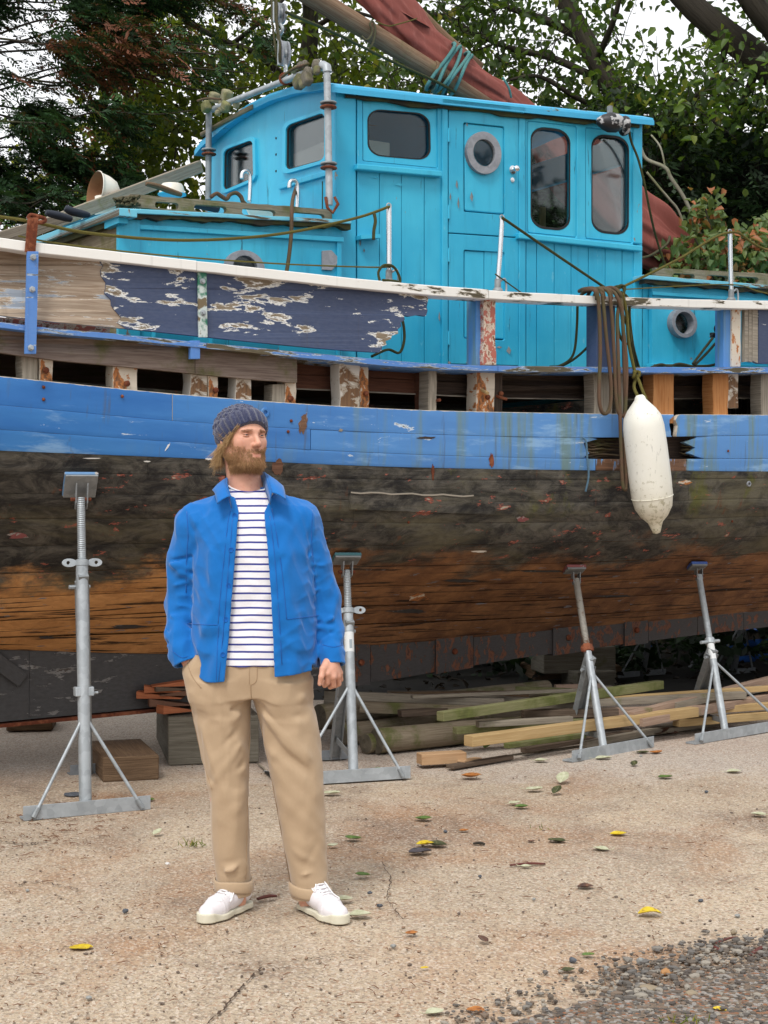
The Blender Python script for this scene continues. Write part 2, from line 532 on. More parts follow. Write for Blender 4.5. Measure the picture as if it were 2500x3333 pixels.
def m_hull_bottom(name):
    b = NB(name); uv = b.uv(); o = b.obj()
    s = b.sep(uv); lv = s[1]
    nb = b.noise(b.map(o, (.7, .7, 2.6)), 1.5, 6, 0.66, 0.5)
    nd = b.noise(b.map(o, (1.6, 1.6, 3.6)), 3.4, 10, 0.76, 0.6)
    nv = b.noise(b.map(o, (1.8, 1.8, 1.0)), 1.5, 7, 0.7, 0.4)
    black = b.mix(b.step(nd, 0.38, 0.68), S(34, 33, 33), S(98, 94, 86))
    black = b.mix(b.mth('MULTIPLY', b.step(nb, 0.45, 0.7), 0.8), black, S(106, 100, 78))       # olive scum
    black = b.mix(b.mth('MULTIPLY', b.step(nv, 0.52, 0.75), 0.75), black, S(30, 29, 29))
    rp = b.noise(b.map(o, (2.2, 2.2, 6)), 2.4, 8, 0.72, 0.2)
    black = b.mix(b.step(rp, 0.61, 0.63), black, b.mix(nv, S(150, 66, 50), S(176, 108, 92)))      # primer showing
    black = b.mix(b.step(rp, 0.66, 0.67), black, S(168, 160, 142))
    brown = b.mix(b.step(nd, 0.3, 0.75), S(112, 76, 52), S(162, 116, 76))
    brown = b.mix(b.mth('MULTIPLY', b.step(nv, 0.42, 0.7), 0.8), brown, S(78, 50, 38))
    x = b.sep(o)[0]
    orange = b.mth('MULTIPLY', b.step(b.mth('MULTIPLY', x, -1.0), 0.0, 1.3), 0.9)
    brown = b.mix(orange, brown, b.mix(b.step(nd, 0.3, 0.7), S(176, 124, 74), S(212, 156, 98)))
    bl = b.noise(b.map(uv, (1.0, 34, 1)), 1.6, 5, 0.66, 0.5)
    brown = b.mix(b.mth('MULTIPLY', b.step(bl, 0.545, 0.61), 0.9), brown, S(30, 23, 20))
    gp_ = b.noise(b.map(uv, (3, 20, 1)), 2.2, 5, 0.6)
    brown = b.mix(b.step(gp_, 0.64, 0.66), brown, S(120, 120, 126))
    edge = b.mth('ADD', lv, b.mth('MULTIPLY', b.mth('SUBTRACT', b.noise(b.map(o, (.8, .8, 1.6)), 2.2, 7, 0.68), 0.5), 0.75))
    col = b.mix(b.step(b.mth('SUBTRACT', edge, b.mth('MULTIPLY', b.step(b.mth('MULTIPLY', b.sep(o)[0], -1.0), .2, 1.6), .09)), 0.46, 0.60), black, brown)
    mo = b.noise(b.map(o, (2, 2, 1.2)), 1.4, 6, 0.7)
    right = b.step(x, -0.6, 0.8)
    mk = b.mth('MULTIPLY', b.mth('MULTIPLY', b.step(mo, 0.55, 0.66), right), b.mth('SUBTRACT', 1.0, b.step(lv, 0.22, 0.42)))
    col = b.mix(b.mth('MULTIPLY', mk, 0.8), col, b.mix(nd, S(52, 56, 24), S(112, 112, 46)))
    ru = b.noise(b.map(o, (10, 10, 0.8)), 1.5, 3, 0.6)
    col = b.mix(b.mth('MULTIPLY', b.step(ru, 0.64, 0.74), 0.6), col, S(104, 60, 38))
    h = b.mth('ADD', b.mth('MULTIPLY', nd, 0.8), b.mth('ADD', b.mth('MULTIPLY', b.step(rp, 0.64, 0.66), -0.4), b.mth('MULTIPLY', bl, 0.5)))
    return b.done(col, 0.72, b.bump(h, 0.8, 0.012), spec=0.3)

def m_metal(name, c1, c2, rust=None, rust_amt=0.3, rough=0.45, metal=0.6, scale=14):
    b = NB(name); o = b.obj()
    n = b.noise(o, scale, 5, 0.6); v = b.voro(o, scale * 3, 'F1', 'Color')
    vs = b.sep(v)[0]
    col = b.mix(b.mth('ADD', b.mth('MULTIPLY', n, 0.7), b.mth('MULTIPLY', vs, 0.3)), c1, c2)
    mt = metal; rg = b.mth('ADD', rough - 0.1, b.mth('MULTIPLY', n, 0.25))
    if rust is not None:
        rn = b.noise(o, scale * 0.9, 7, 0.7)
        k = b.step(rn, 0.66 - 0.3 * rust_amt, 0.74 - 0.3 * rust_amt)
        col = b.mix(k, col, b.mix(b.noise(o, 60, 3), rust, S(60, 34, 24)))
        mt = b.mth('MULTIPLY', b.mth('SUBTRACT', 1.0, k), metal)
        rg = b.mth('ADD', rg, b.mth('MULTIPLY', k, 0.3))
    return b.done(col, rg, b.bump(n, 0.15, 0.004), metal=mt, spec=0.5)

def m_rope(name, c1, c2, twist=90, moss=None):
    b = NB(name); uv = b.uv()
    w = b.wave(b.map(uv, (1, 1.7, 1), rot=(0, 0, R(35))), twist, 0.6, 1)
    n = b.noise(b.obj(), 9, 4, 0.6)
    col = b.mix(b.mth('MULTIPLY', w, 0.7), b.mix(n, c1, c2), b.mix(0.65, c1, S(20, 18, 12)))
    if moss is not None: col = b.mix(b.step(n, 0.45, 0.65), col, moss)
    return b.done(col, 0.9, b.bump(w, 0.7, 0.004), spec=0.2)

def m_plain(name, c, rough=0.6, c2=None, scale=12, bump=0.1, spec=0.4, metal=0.0):
    b = NB(name); o = b.obj()
    n = b.noise(o, scale, 5, 0.6)
    col = b.mix(n, c, c2 if c2 is not None else b.mix(0.12, c, S(40, 36, 30)))
    return b.done(col, rough, b.bump(n, bump, 0.004), spec=spec, metal=metal)

def m_cloth(name, c1, c2, weave=900, wr=0.5, rough=0.85, fold=0.0, sheen=0.25):
    b = NB(name); o = b.obj()
    n = b.noise(o, 6, 5, 0.6); f = b.noise(b.map(o, (1, 1, 0.5)), 130, 3, 0.6)
    col = b.mix(b.mth('ADD', b.mth('MULTIPLY', n, 0.6), b.mth('MULTIPLY', f, 0.4)), c1, c2)
    h = b.mth('ADD', b.mth('MULTIPLY', n, wr), b.mth('MULTIPLY', f, 0.10))
    return b.done(col, rough, b.bump(h, 0.4, 0.006), spec=0.2, sheen=sheen)

def m_leaf(name, stops, trans=0.42, tcol=S(150, 170, 40), rough=0.45):
    b = NB(name)
    a = b.attr('tone')[2]
    col = b.ramp(a, stops)
    n = b.noise(b.obj(), 18, 3)
    col = b.mix(b.mth('MULTIPLY', n, 0.35), col, b.mix(0.5, col, S(20, 26, 10)))
    t = b.mix(0.5, col, tcol)
    return b.done(col, rough, trans=(trans, t), spec=0.35)

def m_glass(name, tint=S(215, 222, 222), refl=1.0, dust=.1):
    b = NB(name)
    fr = b.t.nodes.new('ShaderNodeFresnel'); fr.inputs['IOR'].default_value = 1.5
    dn = b.noise(b.obj(), 2.2, 4, 0.6)
    gl = b.t.nodes.new('ShaderNodeBsdfGlossy'); gl.inputs['Roughness'].default_value = 0.03
    b.put(gl.inputs['Normal'], b.bump(b.noise(b.obj(), 1.7, 2), 0.06, 0.02))
    tr = b.t.nodes.new('ShaderNodeBsdfTransparent'); tr.inputs['Color'].default_value = tint
    df = b.t.nodes.new('ShaderNodeBsdfDiffuse'); df.inputs['Color'].default_value = S(190, 190, 185)
    ms = b.t.nodes.new('ShaderNodeMixShader')
    b.put(ms.inputs[0], b.mth('MULTIPLY', fr.outputs[0], refl))
    b.t.links.new(tr.outputs[0], ms.inputs[1]); b.t.links.new(gl.outputs[0], ms.inputs[2])
    m2 = b.t.nodes.new('ShaderNodeMixShader')
    b.put(m2.inputs[0], b.mth('MULTIPLY', b.step(dn, 0.35, 0.9), dust))
    b.t.links.new(ms.outputs[0], m2.inputs[1]); b.t.links.new(df.outputs[0], m2.inputs[2])
    b.t.links.new(m2.outputs[0], b.o.inputs['Surface'])
    return b.m

M = {}
M['cabin'] = m_cabin('turquoise_paint', S(30, 154, 192), .7)
M['cabin_clean'] = m_cabin('turquoise_paint_trim', S(44, 168, 204), 0.35)
M['cabin_edge'] = m_peel('turquoise_edge_paint', S(96, 182, 206), S(160, 165, 160), S(96, 88, 70), S(60, 58, 44), amt=0.62, stretch=(1.5, 12), scale=2, wood_amt=0.012)
M['roof_edge'] = m_peel('turquoise_roof_paint', S(40, 160, 204), S(120, 160, 160), S(70, 66, 48), S(44, 48, 34), amt=0.40, stretch=(1.2, 8), scale=2, wood_amt=0.006)
M['grime'] = m_wood('mossy_black_wood', S(40, 38, 32), S(66, 64, 54), moss=S(58, 66, 30), moss_amt=0.8)
M['blue'] = m_hull_blue('hull_blue_paint')
M['blue_top'] = m_hull_blue('hull_blue_paint_worn_edge', 1.0)
M['bottom'] = m_hull_bottom('hull_bottom_antifouling')
M['navy'] = m_peel('navy_flaking_paint', S(50, 66, 100), S(226, 226, 222), S(150, 138, 118), S(108, 92, 72), amt=0.52, stretch=(1.9, 7.5), scale=1.8, paint2=S(44, 58, 90), grow=(2.3, 2.9, 0.085), wood_amt=0.018)
M['bare'] = m_peel('bare_board_with_paint_remnants', S(150, 160, 172), S(214, 208, 198), S(172, 156, 138), S(134, 114, 94), amt=0.92, stretch=(1.3, 10), scale=2.0, wood_amt=0.008)
M['white_cap'] = m_peel('white_rail_paint', S(232, 230, 224), S(206, 200, 188), S(96, 88, 68), S(64, 58, 42), amt=0.34, stretch=(1.6, 10), scale=2.2, paint2=S(222, 220, 214), grow=(2.3, 3.2, 0.09), wood_amt=0.012)
M['blue_cap'] = m_peel('blue_rail_paint', S(74, 124, 192), S(176, 190, 204), S(104, 92, 72), S(70, 66, 48), amt=0.42, stretch=(1.6, 14), scale=2.2, grow=(2.0, 3.4, 0.09), wood_amt=0.016)
M['grey_plank'] = m_wood('weathered_plank', S(106, 90, 82), S(142, 128, 118), moss=S(96, 94, 52), moss_amt=0.45)
M['rib_white'] = m_peel('peeled_rib_paint', S(206, 200, 190), S(178, 166, 150), S(130, 96, 66), S(96, 72, 52), amt=0.75, stretch=(5, 3), scale=2, wood_amt=0.03)
M['rib_rust'] = m_peel('rust_stained_rib', S(204, 192, 174), S(176, 112, 62), S(140, 96, 62), S(96, 66, 46), amt=.72, stretch=(4, 7), scale=2.2, wood_amt=.05)
M['rib_new'] = m_wood('fresh_orange_wood', S(176, 116, 66), S(206, 152, 100), crack=S(110, 60, 30), grain=0.8, bump=0.3)
M['rib_grey'] = m_wood('grey_split_rib', S(134, 126, 114), S(176, 168, 154), crack=S(70, 58, 44))
M['post_red'] = m_peel('red_white_flaking_post', S(170, 92, 74), S(206, 190, 172), S(146, 92, 68), S(112, 84, 64), amt=0.80, stretch=(7, 9), scale=2.2, wood_amt=0.045)
M['inner_red'] = m_wood('red_brown_inner_plank', S(84, 54, 42), S(116, 76, 58), crack=S(40, 24, 18))
M['inner_dark'] = m_wood('dark_inner_plank', S(58, 48, 42), S(86, 72, 62), crack=S(26, 20, 16))
M['rotten'] = m_wood('rotten_fibrous_wood', S(104, 88, 66), S(70, 56, 42), moss=S(98, 100, 54), moss_amt=0.3, crack=S(16, 12, 8), bump=1.0)
M['dark_in'] = m_plain('dark_bilge', S(30, 27, 25), 0.9)
M['keel'] = m_peel('tarred_keel', S(44, 42, 42), S(120, 118, 116), S(74, 66, 60), S(58, 50, 46), amt=0.5, stretch=(2, 9), scale=2.2, bump=1.0)
M['keel_rust'] = m_peel('rusty_keel_casting', S(44, 37, 35), S(112, 68, 46), S(92, 56, 42), S(60, 44, 40), amt=.62, stretch=(9, 3), scale=2.0, wood_amt=.05, bump=1.0)
M['mossy_rail'] = m_wood('mossy_handrail', S(120, 108, 90), S(150, 140, 118), moss=S(112, 108, 62), moss_amt=0.55, crack=S(46, 38, 28), bump=0.9)
M['galv'] = m_metal('galvanised_steel', S(128, 134, 138), S(188, 194, 198), rust=S(120, 84, 58), rust_amt=0.02, rough=0.5, metal=0.35, scale=11)
M['galv_dull'] = m_metal('dull_galvanised_steel', S(104, 108, 110), S(158, 162, 164), rust=S(124, 78, 50), rust_amt=0.12, rough=0.6, metal=0.3, scale=11)
M['galv_shade'] = m_metal('shaded_galvanised_steel', S(104, 108, 112), S(140, 144, 148), rough=0.65, metal=0.25)  # darker galvanised copy, shade put into the colour of far and rear parts
M['chrome'] = m_metal('stainless_steel', S(200, 204, 206), S(222, 224, 226), rough=0.22, metal=0.95)
M['thread_rust'] = m_metal('rust_tinged_thread', S(126, 122, 114), S(168, 164, 156), rust=S(132, 100, 72), rust_amt=.45, rough=.6, metal=.3, scale=9)
M['rust'] = m_metal('rusty_iron', S(112, 64, 42), S(150, 88, 58), rough=0.85, metal=0.1, rust=S(124, 60, 32), rust_amt=0.8)
M['lead'] = m_metal('dull_grey_casting', S(112, 116, 122), S(160, 162, 168), rough=0.6, metal=0.3)
M['pad_blue'] = m_peel('worn_blue_pad', S(88, 130, 172), S(176, 170, 162), S(120, 92, 80), S(90, 70, 60), amt=0.7, stretch=(3, 3), scale=3)
M['pad_teal'] = m_plain('teal_pad', S(58, 108, 118), 0.7, S(80, 120, 126), 20)
M['pad_red'] = m_peel('worn_red_pad', S(132, 66, 66), S(150, 146, 142), S(100, 84, 78), S(80, 70, 66), amt=0.6, stretch=(4, 4), scale=3)
M['pad_royal'] = m_peel('worn_royal_blue_pad', S(48, 84, 160), S(140, 150, 168), S(90, 84, 84), S(70, 66, 66), amt=0.45, stretch=(4, 4), scale=3)
M['sticker'] = m_plain('white_sticker', S(216, 218, 218), 0.5)
M['glass'] = m_glass('window_glass', refl=.6, dust=.04)
M['glass_dark'] = m_glass('forward_window_glass', S(226, 230, 230), .7, .04)
M['interior'] = m_plain('grey_cabin_lining', S(128, 132, 134), 0.8)
M['white_board'] = m_plain('white_board', S(226, 226, 222), 0.6, S(206, 206, 204))
M['rubber'] = m_plain('black_rubber', S(24, 24, 26), 0.6)
b = NB('weathered_black_plastic'); _n = b.noise(b.obj(), 16, 5, .6)
M['black_plastic'] = b.done(b.mix(b.step(_n, .54, .58), S(22, 22, 24), S(168, 168, 168)), .5, b.bump(_n, .1, .004))
M['navy_cloth'] = m_plain('dark_navy_cover', S(36, 42, 54), 0.8)
M['rope_olive'] = m_rope('olive_rope', S(132, 124, 62), S(104, 96, 52))
M['rope_green'] = m_rope('green_mossy_rope', S(92, 94, 56), S(74, 74, 46))
M['rope_brown'] = m_rope('brown_rope', S(132, 104, 84), S(104, 82, 68), moss=S(98, 92, 66))
M['rope_teal'] = m_rope('turquoise_rope', S(116, 176, 172), S(92, 152, 152), 110)
M['rope_grey'] = m_rope('grey_green_rope', S(110, 106, 80), S(88, 84, 62))
M['rope_blue'] = m_rope('thin_blue_rope', S(120, 156, 184), S(96, 130, 150))
M['fender'] = None
M['sail'] = None
M['spar'] = m_wood('varnished_spar', S(112, 84, 64), S(146, 122, 98), moss=S(110, 106, 72), moss_amt=0.35, crack=S(60, 40, 28), bump=0.3)
M['log'] = m_wood('grey_round_pole', S(122, 108, 90), S(150, 138, 118), moss=S(96, 104, 44), moss_amt=0.45, crack=S(62, 50, 38))
M['log_end'] = m_wood('log_end_grain', S(84, 78, 66), S(110, 102, 88), grain=0.15, crack=S(50, 44, 36))
M['beam_green'] = m_wood('algae_green_board', S(116, 118, 76), S(140, 136, 100), moss=S(108, 116, 58), moss_amt=0.5)
M['beam_grey'] = m_wood('silvered_board', S(132, 122, 108), S(160, 150, 134), moss=S(120, 120, 70), moss_amt=0.2)
M['beam_tan'] = m_wood('fresh_tan_timber', S(170, 142, 98), S(190, 164, 120), crack=S(130, 96, 56), bump=0.2)
M['beam_pink'] = m_wood('pinkish_board', S(152, 126, 108), S(172, 148, 130), moss=S(120, 120, 70), moss_amt=0.1)
M['offcut'] = m_wood('fresh_offcut', S(176, 140, 104), S(196, 164, 128), crack=S(120, 84, 56), bump=0.2)
M['beam_dark'] = m_wood('dark_wet_board', S(84, 70, 58), S(112, 96, 82))
M['wedge'] = m_wood('red_hardwood_wedge', S(152, 88, 58), S(178, 112, 76), crack=S(90, 46, 30), bump=0.25)
M['wedge_dark'] = m_wood('brown_hardwood_wedge', S(96, 68, 54), S(120, 88, 70), crack=S(60, 36, 28))
M['block'] = m_wood('grey_timber_block', S(98, 92, 80), S(128, 122, 110), moss=S(90, 88, 58), moss_amt=0.2, crack=S(48, 42, 34))
M['block_brown'] = m_wood('brown_timber_baulk', S(92, 72, 54), S(128, 104, 80), crack=S(40, 30, 22), bump=1.0)
M['float'] = m_wood('mossy_float', S(128, 122, 96), S(150, 146, 118), moss=S(140, 142, 84), moss_amt=0.6, crack=S(70, 66, 50), grain=0.4, bump=0.8)
M['float_grey'] = m_wood('grey_float', S(96, 90, 80), S(126, 120, 106), moss=S(132, 134, 76), moss_amt=0.25, crack=S(60, 54, 46), grain=0.4, bump=0.8)
M['cowl'] = m_plain('cream_enamel', S(226, 222, 212), 0.4, S(204, 196, 180), 8)
M['cowl_in'] = m_plain('rusty_cowl_lining', S(96, 58, 36), 0.8, S(150, 108, 70), 10)
M['blue_pipe'] = m_plain('blue_water_pipe', S(36, 84, 160), 0.4)
M['bark'] = m_wood('dark_bark', S(44, 40, 34), S(70, 64, 54), moss=S(78, 82, 50), moss_amt=0.3, grain=0.5, bump=1.0)
M['bark_lichen'] = m_wood('lichen_bark', S(120, 116, 100), S(148, 146, 130), moss=S(130, 134, 92), moss_amt=0.6, grain=0.5)

def _fender():
    b = NB('white_fender_vinyl'); o = b.obj(); z = b.sep(o)[2]
    n = b.noise(o, 5, 6, 0.65); f = b.noise(o, 30, 4, 0.7)
    col = b.mix(n, S(238, 237, 230), S(222, 220, 206))
    low = b.mth('SUBTRACT', 1.0, b.step(z, 1.30, 1.72))
    col = b.mix(b.mth('MULTIPLY', low, 0.5), col, S(208, 196, 158))
    k = b.step(b.mth('ADD', f, b.mth('MULTIPLY', low, 0.14)), 0.60, 0.74)
    col = b.mix(b.mth('MULTIPLY', k, 0.6), col, S(140, 132, 92))
    col = b.mix(b.mth('MULTIPLY', b.step(b.noise(b.map(o, (30, 30, 4)), 2, 4, .7), .62, .68), .45), col, S(120, 118, 110))
    return b.done(col, 0.45, b.bump(n, 0.15, 0.01), spec=0.4)
M['fender'] = _fender()
def _sail(name, c1, c2):
    b = NB(name); o = b.obj()
    n = b.noise(o, 3, 5, 0.6); f = b.noise(b.map(o, (5, 5, 1)), 4, 5, 0.6)
    col = b.mix(n, c1, c2); col = b.mix(b.mth('MULTIPLY', b.step(f, 0.5, 0.8), 0.5), col, S(158, 104, 94))
    return b.done(col, 0.8, b.bump(f, 0.35, 0.02), spec=0.25)
M['sail'] = _sail('tan_red_sailcloth', S(110, 56, 50), S(142, 80, 70))
# ------------------------------------------------------------------ the boat: hull
def hermite(nodes, x):
    n = len(nodes)
    if x <= nodes[0][0] or x >= nodes[-1][0]: return lerp(nodes, x)
    i = 0
    while nodes[i + 1][0] < x: i += 1
    def slope(k):
        if k == 0: return (nodes[1][1] - nodes[0][1]) / (nodes[1][0] - nodes[0][0])
        if k == n - 1: return (nodes[-1][1] - nodes[-2][1]) / (nodes[-1][0] - nodes[-2][0])
        return (nodes[k + 1][1] - nodes[k - 1][1]) / (nodes[k + 1][0] - nodes[k - 1][0])
    (x0, y0), (x1, y1) = nodes[i], nodes[i + 1]
    h = x1 - x0; t = (x - x0) / h; m0, m1 = slope(i) * h, slope(i + 1) * h
    return (2 * t ** 3 - 3 * t * t + 1) * y0 + (t ** 3 - 2 * t * t + t) * m0 + (-2 * t ** 3 + 3 * t * t) * y1 + (t ** 3 - t * t) * m1

UN = [0, 600, 1250, 1900, 2500]
LEV_V = [[1224, 1284, 1329, 1345, 1350], [1318, 1372, 1408, 1424, 1416], [1398, 1440, 1475, 1493, 1492], [1467, 1491, 1519, 1531, 1535],
         [1535, 1545, 1560, 1562, 1556], [1605, 1612, 1628, 1634, 1622], [1690, 1688, 1702, 1698, 1680], [1780, 1768, 1775, 1765, 1745],
         [1868, 1848, 1842, 1830, 1802], [1948, 1922, 1908, 1892, 1862], [2020, 1990, 1970, 1948, 1915], [2075, 2055, 2030, 2002, 1962],
         [2116, 2130, 2098, 2042, 1990]]
LEV_T = [[1.20, 1.26, 1.29, 1.27, 1.20], [1.190, 1.255, 1.288, 1.268, 1.198], [1.170, 1.246, 1.284, 1.264, 1.194], [1.142, 1.234, 1.276, 1.256, 1.186],
         [1.100, 1.210, 1.266, 1.248, 1.176], [1.022, 1.168, 1.240, 1.222, 1.148], [0.90, 1.085, 1.195, 1.172, 1.085], [0.77, 0.96, 1.110, 1.085, 0.985],
         [0.635, 0.785, 0.900, 0.865, 0.755], [0.51, 0.60, 0.640, 0.600, 0.495], [0.39, 0.43, 0.420, 0.380, 0.300], [0.26, 0.26, 0.250, 0.225, 0.175],
         [0.11, 0.11, 0.11, 0.105, 0.10]]
def lev(i, u):
    vn = list(zip(UN, LEV_V[i])); tn = list(zip(UN, LEV_T[i]))
    tn = [(-1500, LEV_T[i][0] * 0.35), (-700, LEV_T[i][0] * 0.80)] + tn + [(3300, LEV_T[i][4] * 0.86), (4200, LEV_T[i][4] * 0.55)]
    return hermite(vn, u), hermite(tn, u)
def hull_px(i, w, u):                              # level i + w
    v0, t0 = lev(i, u); v1, t1 = lev(min(i + 1, 12), u)
    bow = 0.012 * math.sin(math.pi * w) if 5 <= i <= 9 else 0.0
    return v0 + (v1 - v0) * w, t0 + (t1 - t0) * w + bow
def hull_T(u, v):                                  # outer surface: transverse offset seen at a pixel
    for i in range(12):
        v0 = lev(i, u)[0]; v1 = lev(i + 1, u)[0]
        if v0 <= v <= v1:
            return hull_px(i, (v - v0) / (v1 - v0), u)[1]
    return 0.11
def HP(u, v, off=0.0):
    return PT(u, v, hull_T(u, v) + off)

boat = thing('boat', 'old wooden fishing boat with turquoise wheelhouse and flaking blue hull, propped on stands', 'boat', BP(1.5, 0, 0.28))

def strake(i, u0, u1, mat, jag0=0.0, jag1=0.0, name='plank', seed=0, gap=.5, step=45, parent=boat):
    r = random.Random(seed * 31 + i)
    m = 7
    nc = max(3, int((u1 - u0) / step))
    offT = r.uniform(-0.0012, 0.0012) * (1 if i < 3 else 1.8)
    ph = r.uniform(0, 6)
    ws = [0.0, 0.0, 0.06, 0.25, 0.5, 0.75, 0.94, 1.0, 1.0]
    j0 = [0] + [r.uniform(-jag0, jag0) for _ in range(m)] + [0]
    j1 = [0] + [r.uniform(-jag1, jag1) for _ in range(m)] + [0]
    j0[0] = j0[1]; j0[-1] = j0[-2]; j1[0] = j1[1]; j1[-1] = j1[-2]
    rows = []; uvr = []
    v0a, v1a = lev(i, u0)[0], lev(i + 1, u0)[0]
    dl = gap / max(20, (v1a - v0a))
    for k, w in enumerate(ws):
        inset = 0.035 if k in (0, len(ws) - 1) else (0.0012 if k in (1, len(ws) - 2) else 0.0)
        ww = dl + (1 - 2 * dl) * w
        row = []; ur = []
        a, bq = u0 + j0[k], u1 + j1[k]
        for c in range(nc + 1):
            u = a + (bq - a) * c / nc
            v, T = hull_px(i, ww, u)
            wob = 0.0012 * math.sin(u * 0.011 + ph) + 0.0006 * math.sin(u * 0.037 + 2 * ph)
            p = PT(u, v, T + offT + wob - inset)
            if c in (0, nc) and (jag0 if c == 0 else jag1): p = p - N3 * r.uniform(0, .012)
            row.append(p)
            L = LTof(p)[0]
            if i < 3: ur.append((L + i * 7.3 + seed, (v - lev(i, u)[0]) * p[1] / FPX))
            else: ur.append((L + seed * 3.7, (i - 3 + ww) / 9.0))
        rows.append(row); uvr.append(ur)
    mb = MB().grid(rows, uvr)
    for c, sgn in ((0, 1), (nc, -1)):                # close the butt ends
        col = [rows[k][c] for k in range(len(ws))]
        back = [p - N3 * 0.035 for p in col]
        mb.grid([col, back])
    o = mb.build(name, mat, parent, smooth='auto')
    return o

M['worn_blue'] = m_peel('blue_paint_worn_to_brown_wood', S(92, 132, 178), S(140, 112, 90), S(126, 92, 70), S(84, 62, 48), amt=.86, stretch=(9, 2), scale=2, wood_amt=.01)
hull = bpy.data.objects.new('hull', None); COL.objects.link(hull); hull.parent = boat
hull.matrix_parent_inverse = parent_world(boat).inverted()
ULO, UHI = -1500, 4200
strake(0, ULO, 560, M['blue_top'], seed=1, parent=hull)
strake(0, 562, 2186, M['blue_top'], jag1=9, seed=2, parent=hull)
strake(0, 2214, UHI, M['blue_top'], jag0=14, seed=3, parent=hull)
strake(1, ULO, 1010, M['blue'], seed=4, parent=hull)
strake(1, 1012, 1925, M['blue'], jag1=26, seed=5, parent=hull)
strake(1, 2262, UHI, M['blue'], jag0=34, seed=6, parent=hull)
strake(2, ULO, 770, M['blue'], seed=7, parent=hull)
strake(2, 772, 1938, M['blue'], seed=8, parent=hull)
strake(2, 2236, UHI, M['blue'], jag0=3, seed=9, parent=hull)
strake(2, 1940, 2234, M['worn_blue'], seed=9, parent=hull)
_butts = {3: (480,), 4: (2240,), 5: (-60, 1150), 6: (760,), 7: (1900,), 8: (640,), 9: (-300,), 10: (2050,), 11: (860,)}
for i in range(3, 12):
    bts = [ULO] + list(_butts[i]) + [UHI]
    for k in range(len(bts) - 1):
        strake(i, bts[k] + (.8 if k else 0), bts[k + 1], M['bottom'], seed=20 + i * 4 + k, parent=hull, gap=(.6, .7, .4, .6, .5, .8, .7, 1.1, .9)[i - 3])
_r = random.Random(5)
for k in range(16):
    w = 0.06 + 0.88 * (k + _r.random() * .6) / 16
    for (a, b_) in ((1900 + _r.uniform(-5, 12), 2000 + _r.uniform(-50, 60)), (2205 + _r.uniform(0, 40), 2275 + _r.uniform(-5, 8))):
        pa, pb = [], []
        pts = []
        dT = -0.018 - _r.random() * 0.045
        for c in range(5):
            u = a + (b_ - a) * c / 4
            v, T = hull_px(1, min(.97, max(.03, w + _r.uniform(-.06, .06))), u)
            pts.append(PT(u, v, T + dT))
        MB().tube(pts, [.012, .011, .009, .006, .0015][::(1 if a < 2100 else -1)], 5, squash=.6).build('splinter', M['rotten'], hull)
for (u0_, u1_) in ((1890, 2285),):
    rows = []; uvr = []
    for w in (0.0, .35, .7, 1.0):
        row = []; ur = []
        for c in range(13):
            u = u0_ + (u1_ - u0_) * c / 12
            v, T = hull_px(1, w, u)
            p = PT(u, v, T - 0.12); row.append(p); ur.append((LTof(p)[0], w * .12))
        rows.append(row); uvr.append(ur)
    MB().grid(rows, uvr).build('rotten_backing', M['inner_dark'], hull)
def ring_on(u, v, r0, r1, h, mat, name, parent, pos=HP, axis=None, n=20):
    p = pos(u, v); ax = axis or N3
    MB().lathe(p - ax * .004, ax, [(r1, 0), (r1, h * .7), (r1 * .85, h), (r0 * 1.15, h), (r0, h * .6), (r0, -.01)], n, cap=False).build(name, mat, parent, smooth='auto')
    MB().lathe(p, ax, [(r0 * .98, -.002), (0.0001, -.002)], n, cap=False).build('dark_bore', M['rubber'], parent)
ring_on(862, 1343, .011, .026, .014, M['blue'], 'skin_fitting', hull)
ring_on(2437, 1575, .009, .019, .012, M['lead'], 'skin_fitting', hull)
for (u, v) in ((142, 1260), (142, 1300), (398, 1290), (948, 1370), (938, 1405), (2370, 1468), (1330, 1700), (2383, 1697), (1160, 1655)):
    p = HP(u, v, .002)
    MB().lathe(p, N3, [(.009, 0), (.008, .004), (.0001, .006)], 8).build('bolt_head', M['rust'], hull, smooth=True)
rows = []; uvr = []
for k, w in enumerate((0, 0, .5, 1, 1)):
    row = []; ur = []
    for c in range(16):
        u = 1142 + 470 * c / 15
        v = 1603 + .03 * (u - 1142) + (55 + .006 * (u - 1142)) * w + (6 if c == 0 and k == 2 else 0)
        p = HP(u, v, .016 if k in (1, 2, 3) else -.01); row.append(p); ur.append((LTof(p)[0] + 3, .14 + .05 * w))
    rows.append(row); uvr.append(ur)
_dp = MB().grid(rows, uvr)
_dp.grid([[rows[k][0] for k in range(5)], [rows[k][0] - N3 * .03 for k in range(5)]])
_dp.build('doubling_plank', M['bottom'], hull, smooth='auto')
rows = [[HP(1142 + 400 * c / 12, 1600 + .03 * 400 * c / 12 + d + (2.5 * math.sin(c * 1.9)), .018 + e) for c in range(13)] for d, e in ((0, -.02), (0, 0), (5, .0015))]
MB().grid(rows).build('split_edge', M['rib_grey'], hull)

